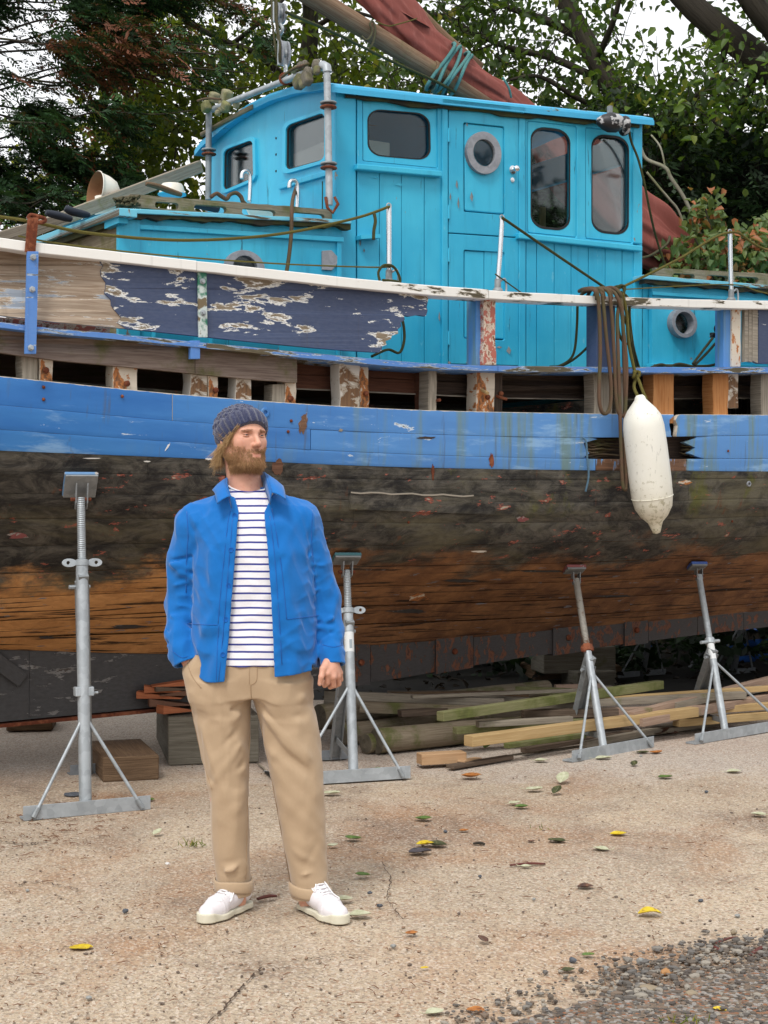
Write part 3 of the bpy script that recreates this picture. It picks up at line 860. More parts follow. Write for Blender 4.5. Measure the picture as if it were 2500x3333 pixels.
def patch(cu, cv, w, h, mat, seed, n=18, slant=0.0):
    r = random.Random(seed)
    poly = [(cu + w * math.cos(a) * r.uniform(.55, 1.1) + slant * math.sin(a) * h, cv + h * math.sin(a) * r.uniform(.55, 1.1)) for a in [2 * math.pi * k / n for k in range(n)]]
    mb = MB().plate(poly[::-1], [], lambda u, v: HP(u, v, .0028), -N3 * .004); mb.build('worn_patch', M[mat], hull)
for q in ((988, 1378, 16, 44, 'worn_blue', 1, 18, -.2), (1110, 1400, 7, 6, 'rib_grey', 2), (905, 1522, 22, 30, 'wedge_dark', 3), (1390, 1425, 34, 5, 'inner_dark', 4), (1600, 1500, 9, 26, 'rust', 5), (1410, 1535, 5, 30, 'rust', 6), (545, 1456, 4, 16, 'white_cap', 7, 10, -.5), (300, 1492, 40, 2, 'white_cap', 8), (480, 1502, 14, 3, 'white_cap', 9), (680, 1494, 12, 4, 'white_cap', 10), (1700, 1690, 26, 10, 'pad_red', 12), (60, 1745, 40, 12, 'pad_red', 13), (1560, 1795, 30, 4, 'white_cap', 14), (2230, 1570, 22, 8, 'rib_rust', 15), (1360, 1945, 36, 16, 'rib_rust', 17), (700, 1395, 5, 10, 'rotten', 18), (1760, 1860, 90, 4, 'keel', 19), (1500, 1890, 60, 6, 'keel', 20), (1330, 1990, 70, 8, 'keel', 21), (420, 2040, 60, 7, 'keel', 22), (150, 2075, 26, 6, 'keel', 23), (2000, 1940, 80, 4, 'keel', 24)):
    patch(*q)
KB = [(-1500, 2500), (0, 2350), (500, 2302), (1198, 2222), (1700, 2141), (2495, 2041), (4200, 1870)]
def keel_v(u): return hermite(KB, u)
segs = [ULO, 95, 260, 1146, 1205, 1418, 1540, 1800, 1900, 2033, 2110, 2270, 2420, UHI]
for k in range(len(segs) - 1):
    ua, ub = segs[k] + 1.2, segs[k + 1]
    plate_ = k in (3, 5, 7, 9)
    T = .105 + (.012 if plate_ else 0) + .003 * (k % 2)
    rows = []; uvr = []
    nc = max(3, int((ub - ua) / 70))
    for q, w in enumerate((0.0, 0.0, 0.3, 0.65, 1.0, 1.0)):
        row = []; ur = []
        for c in range(nc + 1):
            u = ua + (ub - ua) * c / nc
            vt = lev(12, u)[0] - 6; vb = keel_v(u) + (7 if plate_ else 0)
            v = vt + (vb - vt) * w
            p = PT(u, v, T - (.30 if q in (0, 5) else 0) + .004 * math.sin(u * .05 + q))
            row.append(p); ur.append((LTof(p)[0], w * .28))
        rows.append(row); uvr.append(ur)
    mb = MB().grid(rows, uvr)
    for c in (0, nc): mb.grid([[rows[q][c] for q in range(1, 5)], [rows[q][c] - N3 * .2 for q in range(1, 5)]])
    mb.build('keel_plate' if plate_ else 'keel', M['keel_rust'] if (plate_ or k >= 3) else M['keel'], hull, smooth='auto')
    if plate_:
        uu = (ua + ub) / 2
        MB().lathe(PT(uu, (lev(12, uu)[0] + keel_v(uu)) / 2 - 8, T), N3, [(.022, 0), (.02, .012), (.012, .02), (.0001, .02)], 8).build('keel_bolt', M['rust'], hull, smooth=True)
MB().bar(PT(-600, keel_v(-600) + 3, .0), PT(560, keel_v(560) + 3, .0), .22, .02).build('keel_shoe', M['rust'], hull)
for (u0_, v0_, u1_, v1_, w_) in ((-40, 2130, 75, 2215, .035),):
    MB().bar(PT(u0_, v0_, .125), PT(u1_, v1_, .125), .02, .085).build('keel_scarf', M['keel'], hull, bevel=.004)

rows = []; uvr = []
for i in range(13):
    row = []; ur = []
    for c in range(40):
        u = ULO + (UHI - ULO) * c / 39
        v, T = lev(i, u)
        p = PT(u, v, T); p = p - N3 * (2 * T)
        row.append(p); ur.append((LTof(p)[0], max(0, (i - 3)) / 9))
    rows.append(row); uvr.append(ur)
row = [p + Z3 * .52 for p in rows[0]]
MB().grid([row] + rows, [uvr[0]] + uvr, flip=True).build('far_side_planking', M['bottom'], hull, smooth=True)

# ------------------------------------------------------------------ rails, bulwark, ribs
CAPW = [(-1500, 560), (0, 790), (420, 840), (1000, 905), (1356, 941), (1800, 970), (2500, 992), (4200, 985)]     # white cap rail, middle line
CAPB = [(-1500, 820), (0, 1057), (420, 1100), (1000, 1157), (1388, 1191), (1800, 1202), (2500, 1204), (4200, 1190)]   # blue covering board
BUL_LO = [(-1500, 800), (0, 1028), (416, 1070), (1000, 1130), (1236, 1147), (2500, 1190)]
TB = lambda u: lev(0, u)[1]
def rail(nodes, ua, ub, half_px, To, Ti, mat, name, wob=0.0, seed=0, step=60):
    r = random.Random(seed)
    nc = max(4, int((ub - ua) / step))
    rows = [[] for _ in range(6)]; uvr = [[] for _ in range(6)]
    for c in range(nc + 1):
        u = ua + (ub - ua) * c / nc
        v = hermite(nodes, u); T = TB(u)
        j = r.uniform(-wob, wob); j2 = r.uniform(-wob, wob)
        prof = [(-half_px + j, Ti), (-half_px + j, To - .004), (-half_px * .86 + j, To), (half_px * .86 + j2, To), (half_px + j2, To - .004), (half_px + j2, Ti)]
        for k, (dv, dT) in enumerate(prof):
            p = PT(u, v + dv, T + To) + N3 * (dT - To) + Vector((0, 0, 0))
            rows[k].append(p); uvr[k].append((LTof(p)[0] + seed, k * .03))
    rows.append(rows[0]); uvr.append(uvr[0])
    mb = MB().grid(rows, uvr)
    for c in (0, nc): mb.add([rows[k][c] for k in range(6)], [tuple(range(6))])
    return mb.build(name, mat, boat)
for k, (ua, ub) in enumerate(((ULO, 640), (642, 1590), (1592, UHI))):
    rail(CAPW, ua, ub, lerp([(0, 17), (1400, 16), (2500, 12)], (max(ua, 0) + min(ub, 2500)) / 2), .055, -.07, M['white_cap'], 'cap_rail', .8, k + 1)
    rail(CAPB, ua + 30, ub + 30 if k < 2 else ub, 9.5, .055, -.22, M['blue_cap'], 'covering_board', .6, k + 11)
def board_px(poly, T_of, thick, mat, name, uo=0.0):
    o = [PT(u, v, T_of(u)) for u, v in poly]
    mb = MB().plate(poly, [], lambda u, v: PT(u, v, T_of(u)), -N3 * thick)
    mb.uv = [[(q[0] + uo, q[1]) for q in f] if f else None for f in mb.uv]
    return mb.build(name, mat, boat)
def edge_pts(nodes, ua, ub, dv=0, n=8):
    return [(ua + (ub - ua) * k / n, hermite(nodes, ua + (ub - ua) * k / n) + dv) for k in range(n + 1)]
_r = random.Random(3)
jx = [(330 + _r.uniform(-4, 22) + 75 * t ** 1.4 + 8 * math.sin(t * 19), t) for t in [k / 12 for k in range(13)]]
def bul_y(u, t): return hermite(CAPW, u) + 14 + (hermite(BUL_LO, u) - hermite(CAPW, u) - 14) * t
TBW = lambda u: TB(u) + .012
torn = [(1394, 950), (1394, 975), (1389, 1000), (1392, 1012), (1386, 1029), (1362, 1025), (1335, 1030), (1314, 1026), (1318, 1040), (1304, 1050), (1307, 1062), (1295, 1072), (1296, 1086), (1276, 1092), (1272, 1104), (1255, 1110), (1258, 1122), (1244, 1128), (1243, 1139), (1234, 1147)]
left_poly = edge_pts(CAPW, ULO, jx[0][0], 14) + [(x, bul_y(x, t)) for x, t in jx[1:]] + edge_pts(BUL_LO, jx[-1][0], ULO)[1:]
board_px(left_poly, TBW, .03, M['bare'], 'bulwark_board', .4)
right_poly = edge_pts(CAPW, jx[0][0] - 14, 1394, 14)[:-1] + torn + edge_pts(BUL_LO, 1234, jx[-1][0] - 14)[1:] + [(x - 14, bul_y(x, t)) for x, t in jx[::-1]][1:-1]
board_px(right_poly, lambda u: TBW(u) + .004, .03, M['navy'], 'bulwark_board', 0)
board_px([(2469, 1004), (2800, 1010), (3400, 1010), (4000, 1000), (4000, 1185), (3400, 1195), (2800, 1196), (2469, 1183)], TBW, .03, M['navy'], 'bulwark_board', 1.3)
for k, (a, b_) in enumerate(((2424, 2437), (2438, 2449), (2450, 2467))):
    board_px([(a, 1001), (b_, 1001), (b_, 1176 + k * 3), (a, 1178 - k * 2)], lambda u: TBW(u) - .01 + .006 * k, .03, M['rib_grey'], 'board_end', k)
def strip(poly_top, poly_bot, ua, ub, Toff, thick, mat, name, uo=0.0, jag=0.0):
    r = random.Random(int(ua))
    top = edge_pts(poly_top, ua, ub, 0, 14); bot = edge_pts(poly_bot, ub, ua, 0, 14)
    if jag:
        top = [(u, v + r.uniform(-jag, jag)) for u, v in top]; bot = [(u, v + r.uniform(-jag, jag)) for u, v in bot]
    return board_px(top + bot, lambda u: TB(u) + Toff, thick, mat, name, uo)
GP_BOT = [(-1500, 900), (0, 1148), (500, 1203), (965, 1245), (2500, 1330)]
CB_B = [(u, v + 8) for u, v in CAPB]
strip(CB_B, GP_BOT, -1400, 634, -.005, .04, M['grey_plank'], 'weathered_plank', 0, 1)
strip(CB_B, GP_BOT, 636, 967, -.005, .04, M['grey_plank'], 'weathered_plank', 2.2, 1)
IN_MID = [(900, 1215), (1388, 1238), (1700, 1255), (2500, 1254), (4200, 1250)]
IN_BOT = [(900, 1262), (1388, 1284), (1700, 1297), (2500, 1295), (4200, 1290)]
strip(CB_B, IN_MID, 940, 1400, -.20, .03, M['inner_red'], 'inner_plank', 0)
strip(CB_B, IN_MID, 1402, 4100, -.20, .03, M['inner_dark'], 'inner_plank', 1)
strip([(u, v + 1.5) for u, v in IN_MID], IN_BOT, 940, 1400, -.195, .03, M['inner_red'], 'inner_plank', 2)
strip([(u, v + 1.5) for u, v in IN_MID], IN_BOT, 1402, 4100, -.195, .03, M['inner_dark'], 'inner_plank', 3)
strip([(u, v - 1) for u, v in IN_BOT], [(u, v + 3) for u, v in IN_BOT], 940, 4100, -.185, .01, M['rib_grey'], 'plank_edge', 3, 1.2)
strip(CB_B, [(u, v - 22) for u, v in GP_BOT], -1400, 940, -.22, .03, M['inner_dark'], 'inner_plank', 4)
ribs = [(72, 124, 1140, 'rib_grey', 0), (130, 172, 1150, 'rib_rust', 0), (368, 449, 1175, 'rib_rust', 0), (621, 675, 1205, 'rib_white', 0), (678, 711, 1215, 'rib_rust', 0),
        (769, 817, 1220, 'rib_white', 0), (886, 928, 1250, 'rib_grey', 0), (930, 965, 1238, 'rib_rust', 0), (1106, 1171, 1175, 'rib_white', 0), (1171, 1201, 1180, 'rib_rust', -.03),
        (1380, 1396, 1190, 'inner_red', -.06), (1396, 1421, 1188, 'rib_grey', 0), (1551, 1611, 1190, 'rib_rust', 0), (1611, 1635, 1195, 'inner_dark', -.04),
        (1934, 1992, 1205, 'rib_grey', 0), (2004, 2037, 1208, 'rib_grey', -.03), (2127, 2194, 1208, 'rib_new', 0), (2322, 2370, 1208, 'rib_new', 0),
        (2370, 2404, 1206, 'rib_white', .01), (2479, 2522, 1206, 'rib_grey', 0), (2690, 2740, 1206, 'rib_grey', 0), (2900, 2960, 1206, 'rib_rust', 0), (-150, -90, 1120, 'rib_grey', 0), (-380, -320, 1100, 'rib_rust', 0)]
for k, (a, b_, vt, mt, dT) in enumerate(ribs):
    vb = lev(0, (a + b_) / 2)[0] + 30
    if mt == 'rib_white' and a == 2370: vb = 1328
    T0 = TB(a) - .045 + dT + (k % 3) * .004
    r = random.Random(k)
    wv = [r.uniform(-2.5, 2.5) for _ in range(8)]
    poly = [(a + wv[0], vt), (b_ + wv[1], vt), (b_ + wv[2], (vt * 2 + vb) / 3), (b_ + wv[3], (vt + 2 * vb) / 3), (b_ + wv[4], vb), (a + wv[5], vb), (a + wv[6], (vt + 2 * vb) / 3), (a + wv[7], (vt * 2 + vb) / 3)]
    mb = MB().plate(poly, [], lambda u, v: PT(u, v, T0), -N3 * .10)
    mb.uv = [[(q[1], q[0]) for q in f] if f else None for f in mb.uv]
    mb.build('rib', M[mt], boat, bevel=.004)
    if mt in ('rib_rust', 'inner_dark') and k < 16:
        MB().lathe(PT((a + b_) / 2 + r.uniform(-4, 8), (vt + vb) / 2 + r.uniform(-5, 25), T0), N3, [(.014, 0), (.016, .012), (.010, .022), (.0001, .024)], 8).build('rusty_bolt', M['rust'], boat, smooth=True)
MB().tube([PT(1530, 1250, TB(1530) - .16), PT(1588, 1280, TB(1588) + .015)], .010, 8).build('treenail', M['beam_tan'], boat, smooth='auto')
MB().tube([PT(1612, 1288, TB(1612) - .09), PT(1650, 1300, TB(1650) - .03)], .009, 8).build('rusty_bolt', M['rust'], boat, smooth='auto')
MB().tube([PT(1406, 1305, TB(1406) - .09), PT(1432, 1302, TB(1432) - .01)], .009, 8).build('rusty_bolt', M['rust'], boat, smooth='auto')
def post(a, b_, vt, vb, T0, depth, mat, name='bulwark_post', wav=0):
    r = random.Random(int(a))
    n = 6
    poly = [(a + r.uniform(-wav, wav), vt + (vb - vt) * k / n) for k in range(n, -1, -1)] + [(b_ + r.uniform(-wav, wav), vt + (vb - vt) * k / n) for k in range(n + 1)]
    mb = MB().plate(poly, [], lambda u, v: PT(u, v, T0), -N3 * depth)
    mb.uv = [[(q[1], q[0]) for q in f] if f else None for f in mb.uv]
    return mb.build(name, M[mat], boat, bevel=.003)
post(1551, 1573, 960, 1190, TB(1560) - .03, .10, 'blue', 'post_cheek')
post(1574, 1614, 962, 1188, TB(1590) + .005, .09, 'post_red', wav=2.5)
post(1943, 2003, 985, 1196, TB(1970), .10, 'navy', 'bulwark_post')
post(1936, 1944, 985, 1196, TB(1970) - .05, .06, 'blue', 'post_cheek')
post(2356, 2382, 1000, 1196, TB(2370) - .02, .08, 'blue', 'post_cheek')
post(2383, 2411, 1000, 1194, TB(2400), .09, 'rib_rust', wav=1)
def strap(a, b_, vt, vb, Toff, mat, bolts, du=0.0, parent=boat):
    o = MB().plate([(a + du, vt), (b_ + du, vt), (b_, vb), (a, vb)], [], lambda u, v: PT(u, v, TB(u) + Toff), -N3 * .012).build('steel_strap', mat, parent, bevel=.002)
    for v in bolts:
        u = (a + b_) / 2 + du * (vb - v) / (vb - vt)
        MB().lathe(PT(u, v, TB(u) + Toff), N3, [(.016, 0), (.016, .005), (.010, .006), (.010, .018), (.0001, .018)], 6).build('bolt_head', M['galv'], o, smooth='auto')
strap(82, 116, 708, 820, .075, M['rust'], (), 10)
strap(81, 118, 818, 1152, .076, M['blue_cap'], (838, 942, 1132), 8)
b = NB('green_strap'); _n = b.noise(b.obj(), 9, 4, .6)
M['green_strap'] = b.done(b.mix(b.step(_n, .42, .52), S(46, 116, 92), b.mix(b.step(_n, .54, .58), S(190, 200, 196), S(110, 96, 70))), .6, b.bump(_n, .3, .004))
strap(648, 676, 864, 1098, .03, M['green_strap'], (916, 1018), -4)
post(621, 652, 1108, 1168, TB(640) + .05, .03, 'blue_cap', 'rail_bracket')

dr = []
for T in (1.15, .7, .2, -.4, -1.1):
    dr.append([PT(u, hermite(CAPB, u) + 6, TB(u)) + N3 * (T - TB(u)) + Z3 * (.05 * (1 - (T / 1.2) ** 2)) for u in range(ULO, UHI + 1, 190)])
MB().grid(dr, [[(LTof(p)[0], LTof(p)[1]) for p in r_] for r_ in dr]).build('deck', M['grey_plank'], boat)
MB().bar(PT(-60, 1050, 1.02), PT(350, 1083, 1.0), .08, .06).build('red_spar_on_deck', M['post_red'], boat, bevel=.01)
MB().bar(PT(500, 1095, .98), PT(625, 1108, .98), .05, .05).build('toe_rail', M['cabin_clean'], boat)
MB().bar(PT(685, 1112, .98), PT(900, 1134, .98), .05, .05).build('toe_rail', M['cabin_clean'], boat)
# ------------------------------------------------------------------ wheelhouse and trunks
TW = .80                                              # the wheelhouse side
LF = LTof(PT(1092, 600, TW))[0]; LA = LTof(PT(2092, 600, TW))[0]
TFAR = -.92
def vtop(u): return 280 + (u - 1100) * .1115
def sidepart(poly, holes, T, thick, mat, name, parent=boat, bevel=0.0):
    return MB().plate(poly, holes, side(T), -N3 * thick).build(name, mat, parent, bevel=bevel)
def q4(a, b_, v0a, v0b, v1a, v1b): return [(a, v1a), (b_, v1b), (b_, v0b), (a, v0a)]

wh = bpy.data.objects.new('wheelhouse', None); COL.objects.link(wh); wh.parent = boat
wh.matrix_parent_inverse = parent_world(boat).inverted()
VB = 1222
w1 = rquad((1196, 353), (1400, 370), (1403, 523), (1197, 505), .22, 6, .26)
w2 = rquad((1728, 410), (1857, 424), (1856, 753), (1728, 741), .36, 6, .13)
w3 = rquad((1926, 434), (2048, 447), (2047, 767), (1926, 755), .36, 6, .13)
grow = lambda pts, k: [((p[0] - sum(q[0] for q in pts) / len(pts)) * k + sum(q[0] for q in pts) / len(pts), (p[1] - sum(q[1] for q in pts) / len(pts)) * k + sum(q[1] for q in pts) / len(pts)) for p in pts]
port = ell(1577, 497, 34, 41, 24, .11)
sidepart([(1096, VB), (2118, VB), (2118, 900), (2090, 897), (2090, vtop(2090)), (1096, vtop(1096))], [grow(w1, 1.05), grow(w2, 1.05), grow(w3, 1.05), port], TW - .045, .03, M['cabin'], 'lining_board', wh)
MB().plate([(1093, VB), (1161, VB), (1161, vtop(1161)), (1093, vtop(1093))], [], side(TW + .012), -N3 * .075).build('corner_post', M['cabin'], wh, bevel=.012)
sidepart(q4(2062, 2092, vtop(2062), vtop(2092), 792, 795), [], TW + .012, .07, M['cabin'], 'corner_post', wh, .008)
sidepart(q4(2064, 2091, 806, 808, VB, VB), [], TW + .008, .05, M['cabin'], 'corner_post', wh, .006)
sidepart([(1163, 552), (1438, 580), (1438, vtop(1438)), (1163, vtop(1163))], [rquad((1180, 322), (1424, 346), (1426, 548), (1181, 524), .02, 2)], TW + .004, .04, M['cabin'], 'window_surround', wh, .004)
def window(tag_, glass, sash_outer, name='window'):
    f = sidepart(sash_outer, [grow(glass, 1.0)], TW - .006, .035, M['cabin_clean'], name, boat, .005)
    MB().plate(glass, [grow(glass, .955)], side(TW - .004), -N3 * .008).build('rubber_seal', M['rubber'], f)
    sidepart(glass, [], TW - .022, .006, M['glass'], 'pane', f)
    return f
window('f', w1, rquad((1181, 323), (1423, 347), (1425, 547), (1182, 523), .02, 2))
sidepart(q4(1163, 1440, 532, 556, 551, 575), [], TW + .045, .09, M['cabin_clean'], 'window_sill', wh, .006)
for a, b_ in ((1163, 1234), (1236, 1306), (1308, 1380), (1382, 1436)):
    sidepart(q4(a, b_, 553 + (a - 1163) * .09, 553 + (b_ - 1163) * .09, VB, VB), [], TW + rng.uniform(-.001, .003), .03, M['cabin'], 'board', wh, .004)
sidepart(q4(1440, 1459, vtop(1440) + 4, vtop(1459) + 4, VB, VB), [], TW + .014, .05, M['cabin'], 'door_post', wh, .006)
sidepart(q4(1690, 1712, vtop(1690) + 4, vtop(1712) + 4, VB, VB), [], TW + .010, .05, M['cabin'], 'door_post', wh, .006)
sidepart(q4(1438, 1714, vtop(1438) - 2, vtop(1714) - 2, vtop(1438) + 20, vtop(1714) + 18), [], TW + .055, .10, M['cabin_clean'], 'door_hood', wh, .008)
door = sidepart([(1461, 757), (1688, 772), (1688, vtop(1688) + 16), (1461, vtop(1461) + 16)], [rquad((1509, 398), (1642, 412), (1643, 700), (1510, 689), .02, 1)], TW + .004, .03, M['cabin'], 'door', boat, .004)
low = sidepart([(1461, 1184), (1688, 1190), (1688, 775), (1461, 760)], [rquad((1510, 813), (1643, 822), (1643, 1108), (1510, 1102), .02, 1)], TW + .004, .03, M['cabin'], 'lower_leaf', door, .004)
sidepart(rquad((1512, 401), (1640, 415), (1640, 697), (1513, 686), .02, 1), [ell(1577, 497, 36, 44, 24, .11)], TW - .006, .02, M['cabin_clean'], 'panel', door, .008)
for a, b_ in ((1512, 1575), (1577, 1641)):
    sidepart(q4(a, b_, 816, 819, 1099, 1104), [], TW - .006, .02, M['cabin_clean'], 'panel', door, .006)
sidepart(ell(1577, 497, 56, 69, 36, .11), [ell(1577, 497, 36, 44, 24, .11)], TW + .022, .03, M['lead'], 'porthole_ring', door, .005)
sidepart(ell(1577, 497, 36, 44, 24, .11), [], TW + .004, .006, M['glass'], 'porthole_glass', door)
p = PT(1668, 553, TW + .004)
MB().lathe(p, N3, [(.026, 0), (.026, .006), (.012, .009), (.010, .03), (.018, .036), (.019, .05), (.012, .058), (.0001, .06)], 16).build('knob', M['chrome'], door, smooth='auto')
MB().lathe(PT(1667, 586, TW + .004), N3, [(.016, 0), (.015, .005), (.0001, .006)], 14).build('lock', M['chrome'], door, smooth='auto')
for v in (440, 690, 830, 1100):
    MB().tube([PT(1460, v - 22, TW + .008), PT(1460, v + 22, TW + .008)], .008, 8).build('hinge', M['cabin_clean'], door, smooth='auto')
sur = [(1713, 770), (2062, 806), (2062, vtop(2062)), (1713, vtop(1713))]
sidepart(sur, [rquad((1717, 392), (1878, 410), (1878, 774), (1717, 758), .02, 1), rquad((1906, 414), (2060, 430), (2060, 792), (1906, 777), .02, 1)], TW + .004, .04, M['cabin'], 'window_surround', wh, .004)
window('a', w2, rquad((1718, 393), (1877, 411), (1877, 773), (1718, 757), .02, 1))
window('b', w3, rquad((1907, 415), (2059, 431), (2059, 791), (1907, 776), .02, 1))
sidepart(q4(1690, 2092, 757, 800, 776, 818), [], TW + .040, .08, M['cabin_clean'], 'window_sill', wh, .006)
for a, b_ in ((1714, 1746), (1748, 1803), (1805, 1858), (1860, 1914), (1916, 1969), (1971, 2024), (2026, 2062)):
    sidepart(q4(a, b_, 778 + (a - 1690) * .11, 778 + (b_ - 1690) * .11, VB, VB), [], TW + rng.uniform(-.001, .003), .03, M['cabin'], 'board', wh, .004)
sidepart(q4(2092, 2122, 905, 907, VB, VB), [], TW + .004, .04, M['cabin'], 'board', wh, .004)
for (u, v, l, w_, c) in ((1487, 600, 30, 8, 0), (1492, 660, 40, 7, 0), (1535, 640, 34, 11, 0), (1466, 640, 26, 6, 0), (1300, 600, 10, 30, 1), (1222, 577, 6, 26, 1), (1656, 1140, 26, 16, 0), (1625, 1130, 8, 20, 0), (1430, 1030, 34, 6, 0), (1503, 350, 26, 6, 0), (1520, 405, 14, 7, 0), (1462, 1180, 10, 14, 0), (1520, 1180, 8, 8, 0), (1172, 790, 22, 7, 0), (1185, 815, 14, 6, 0)):
    pts = [PT(u, v - l / 2, TW + .006), PT(u + w_ / 2, v, TW + .022), PT(u + w_ * .2, v + l / 2, TW + .010), PT(u - w_ / 2, v + l * .1, TW + .005)]
    MB().add(pts, [(0, 1, 2, 3)]).build('paint_flake', M['cabin_clean'] if c else M['interior'], wh)

FV = lambda u, v: PL(u, v, LF)
far_top = BP(LF, TFAR, 0)
uF = 676
fw1 = rquad((735, 490), (829, 455), (832, 580), (733, 622), .16, 5, .12)
fw2 = rquad((938, 410), (1064, 366), (1064, 520), (936, 556), .14, 5, .12)
ftop = [(676, 440), (763, 395), (850, 350), (930, 318), (1000, 298), (1060, 284), (1095, 280)]
MB().plate([(676, 700), (1095, 900)] + ftop[::-1], [fw1, fw2], FV, A3 * .045).build('front_wall', M['cabin'], wh)
for g in (fw1, fw2):
    f = MB().plate(grow(g, 1.16), [grow(g, 1.0)], lambda u, v: PL(u, v, LF) - A3 * .018, A3 * .03).build('window', M['cabin_clean'], boat, bevel=.006)
    MB().plate(g, [grow(g, .95)], lambda u, v: PL(u, v, LF) - A3 * .008, A3 * .01).build('rubber_seal', M['rubber'], f)
    MB().plate(g, [], lambda u, v: PL(u, v, LF) + A3 * .012, A3 * .006).build('pane', M['glass_dark'], f)
MB().plate([(915, 600), (1075, 555), (1075, 572), (915, 618)], [], lambda u, v: PL(u, v, LF) - A3 * .02, A3 * .03).build('front_rail', M['cabin'], wh, bevel=.004)
for (u, v) in ((899, 450), (899, 503), (899, 557)):
    MB().lathe(PL(u, v, LF), -A3, [(.008, 0), (.006, .004), (.0001, .004)], 8).build('screw_hole', M['rubber'], wh)
for u in (1050,):
    MB().plate([(u - 1, 900), (u + 1, 900), (u + 1, 590), (u - 1, 592)], [], lambda u_, v_: PL(u_, v_, LF) - A3 * .003, A3 * .003).build('board_seam', M['grime'], wh)
zt = lambda L: 3.87 + .05 * (L - LF)
def bulk(poly, name, mat, th, holes=()):
    return MB().plate(poly, holes, lambda L, z: BP(L, TFAR, z), th).build(name, mat, wh)
MB().plate([(LF, 2.2), (LA, 2.2), (LA, 3.92), (LF, 3.84)], [rquad((LF + .25, 3.6), (LF + .75, 3.6), (LF + .75, 3.15), (LF + .25, 3.15), .1, 3), rquad((LA - .95, 3.6), (LA - .15, 3.6), (LA - .15, 3.0), (LA - .95, 3.0), .1, 3)], lambda L, z: BP(L, TFAR, z), N3 * .04).build('far_wall', M['interior'], wh)
MB().plate([(TFAR, 2.2), (TW - .03, 2.2), (TW - .03, 3.90), (TFAR, 3.90)], [[(TFAR + .12, 2.75), (TW - .14, 2.75), (TW - .14, 3.72), (TFAR + .12, 3.72)]], lambda T, z: BP(LA - .02, T, z), -A3 * .04).build('after_wall', M['cabin'], wh)
MB().box(BP((LF + LA) / 2, (TW + TFAR) / 2, 2.25), A3 * (LA - LF - .1) / 2, N3 * (TW - TFAR - .1) / 2, Z3 * .02).build('cabin_sole', M['grey_plank'], wh)
MB().box(BP(LF + .06, .43, 3.36), A3 * .02, N3 * .33, Z3 * .24).build('white_locker', M['white_board'], wh, bevel=.005)
MB().box(BP(LF + .30, .66, 3.42), A3 * .13, N3 * .04, Z3 * .20).build('white_locker', M['white_board'], wh, bevel=.005)
MB().tube([BP(LF + .74, .55, 2.9), BP(LF + .74, .55, 3.42)], .014, 8).build('grab_post', M['inner_red'], wh)
MB().tube([BP(LF + .60, .55, 3.45), BP(LF + .76, .55, 3.45)], [.03, .035], 10, squash=.5).build('lamp_bowl', M['inner_red'], wh)
MB().tube([BP(LA - .55, .45, 2.5), BP(LA - .55, .45, 3.42)], .022, 8).build('tiller_stick', M['beam_tan'], wh)
MB().box(BP(LA - .14, .62, 2.98), A3 * .012, N3 * .03, Z3 * .11).build('label_card', M['white_board'], wh)
def roof_z(L, T):
    u = None
    s = (T - (TW + TFAR) / 2) / ((TW - TFAR) / 2)
    base = PT(1100 + (2092 - 1100) * (L - LF) / (LA - LF), 0, TW)
    uu = 1100 + (2100 - 1100) * (L - LF) / (LA - LF)
    z_edge = PT(uu, 262 + (uu - 1100) * .1075, TW + .05)[2]
    return z_edge + .10 * (1 - min(1.0, s * s)) - (.02 * max(0, abs(s) - .96) * 12)
rows = []; bot = []
Ts = [TW + .055, TW + .05, TW - .05, .4, .1, -.2, -.5, TFAR + .05, TFAR - .05, TFAR - .055]
Ls = [LF - .055, LF - .05, LF + .2, LF + .7, LF + 1.2, LF + 1.7, LA - .1, LA + .045, LA + .05]
def rz(L, T, j, k):
    e = 0
    if j in (0, len(Ts) - 1) or k in (0, len(Ls) - 1): e = -.014
    return roof_z(L, T) + e
rows = [[BP(L, T, rz(L, T, j, k)) for k, L in enumerate(Ls)] for j, T in enumerate(Ts)]
bot = [[BP(L, T, roof_z(L, T) - .045) for L in Ls] for T in Ts]
mb = MB().grid(rows, [[(L, T) for L in Ls] for T in Ts]).grid(bot, [[(L, T) for L in Ls] for T in Ts], flip=True)
mb.grid([rows[0], bot[0]], [[(L, 0) for L in Ls], [(L, .04) for L in Ls]]).grid([rows[-1], bot[-1]])
mb.grid([[r_[0] for r_ in rows], [r_[0] for r_ in bot]], [[(T, 0) for T in Ts], [(T, .04) for T in Ts]]).grid([[r_[-1] for r_ in rows], [r_[-1] for r_ in bot]])
mb.build('roof', M['roof_edge'], boat, smooth='auto')
mb = MB()
for (La_, Lb_, h, d) in ((LF + .05, LA - .05, .030, .028),):
    n = 30; r = random.Random(4)
    top = [BP(La_ + (Lb_ - La_) * k / n, TW + d, roof_z(La_ + (Lb_ - La_) * k / n, TW + .05) - .045) for k in range(n + 1)]
    lowr = [p - Z3 * (h * r.uniform(.35, 1.0)) for p in top]
    mb.grid([[p - N3 * .03 for p in top], top, lowr, [p - N3 * .03 for p in lowr]])
mb.build('mossy_drip_edge', M['grime'], wh)
MB().tube([FV(676 + 8, 442) - A3 * .06, FV(763, 397) - A3 * .06, FV(850, 352) - A3 * .06], .016, 8).build('bare_roof_edge', M['mossy_rail'], wh, smooth=True)

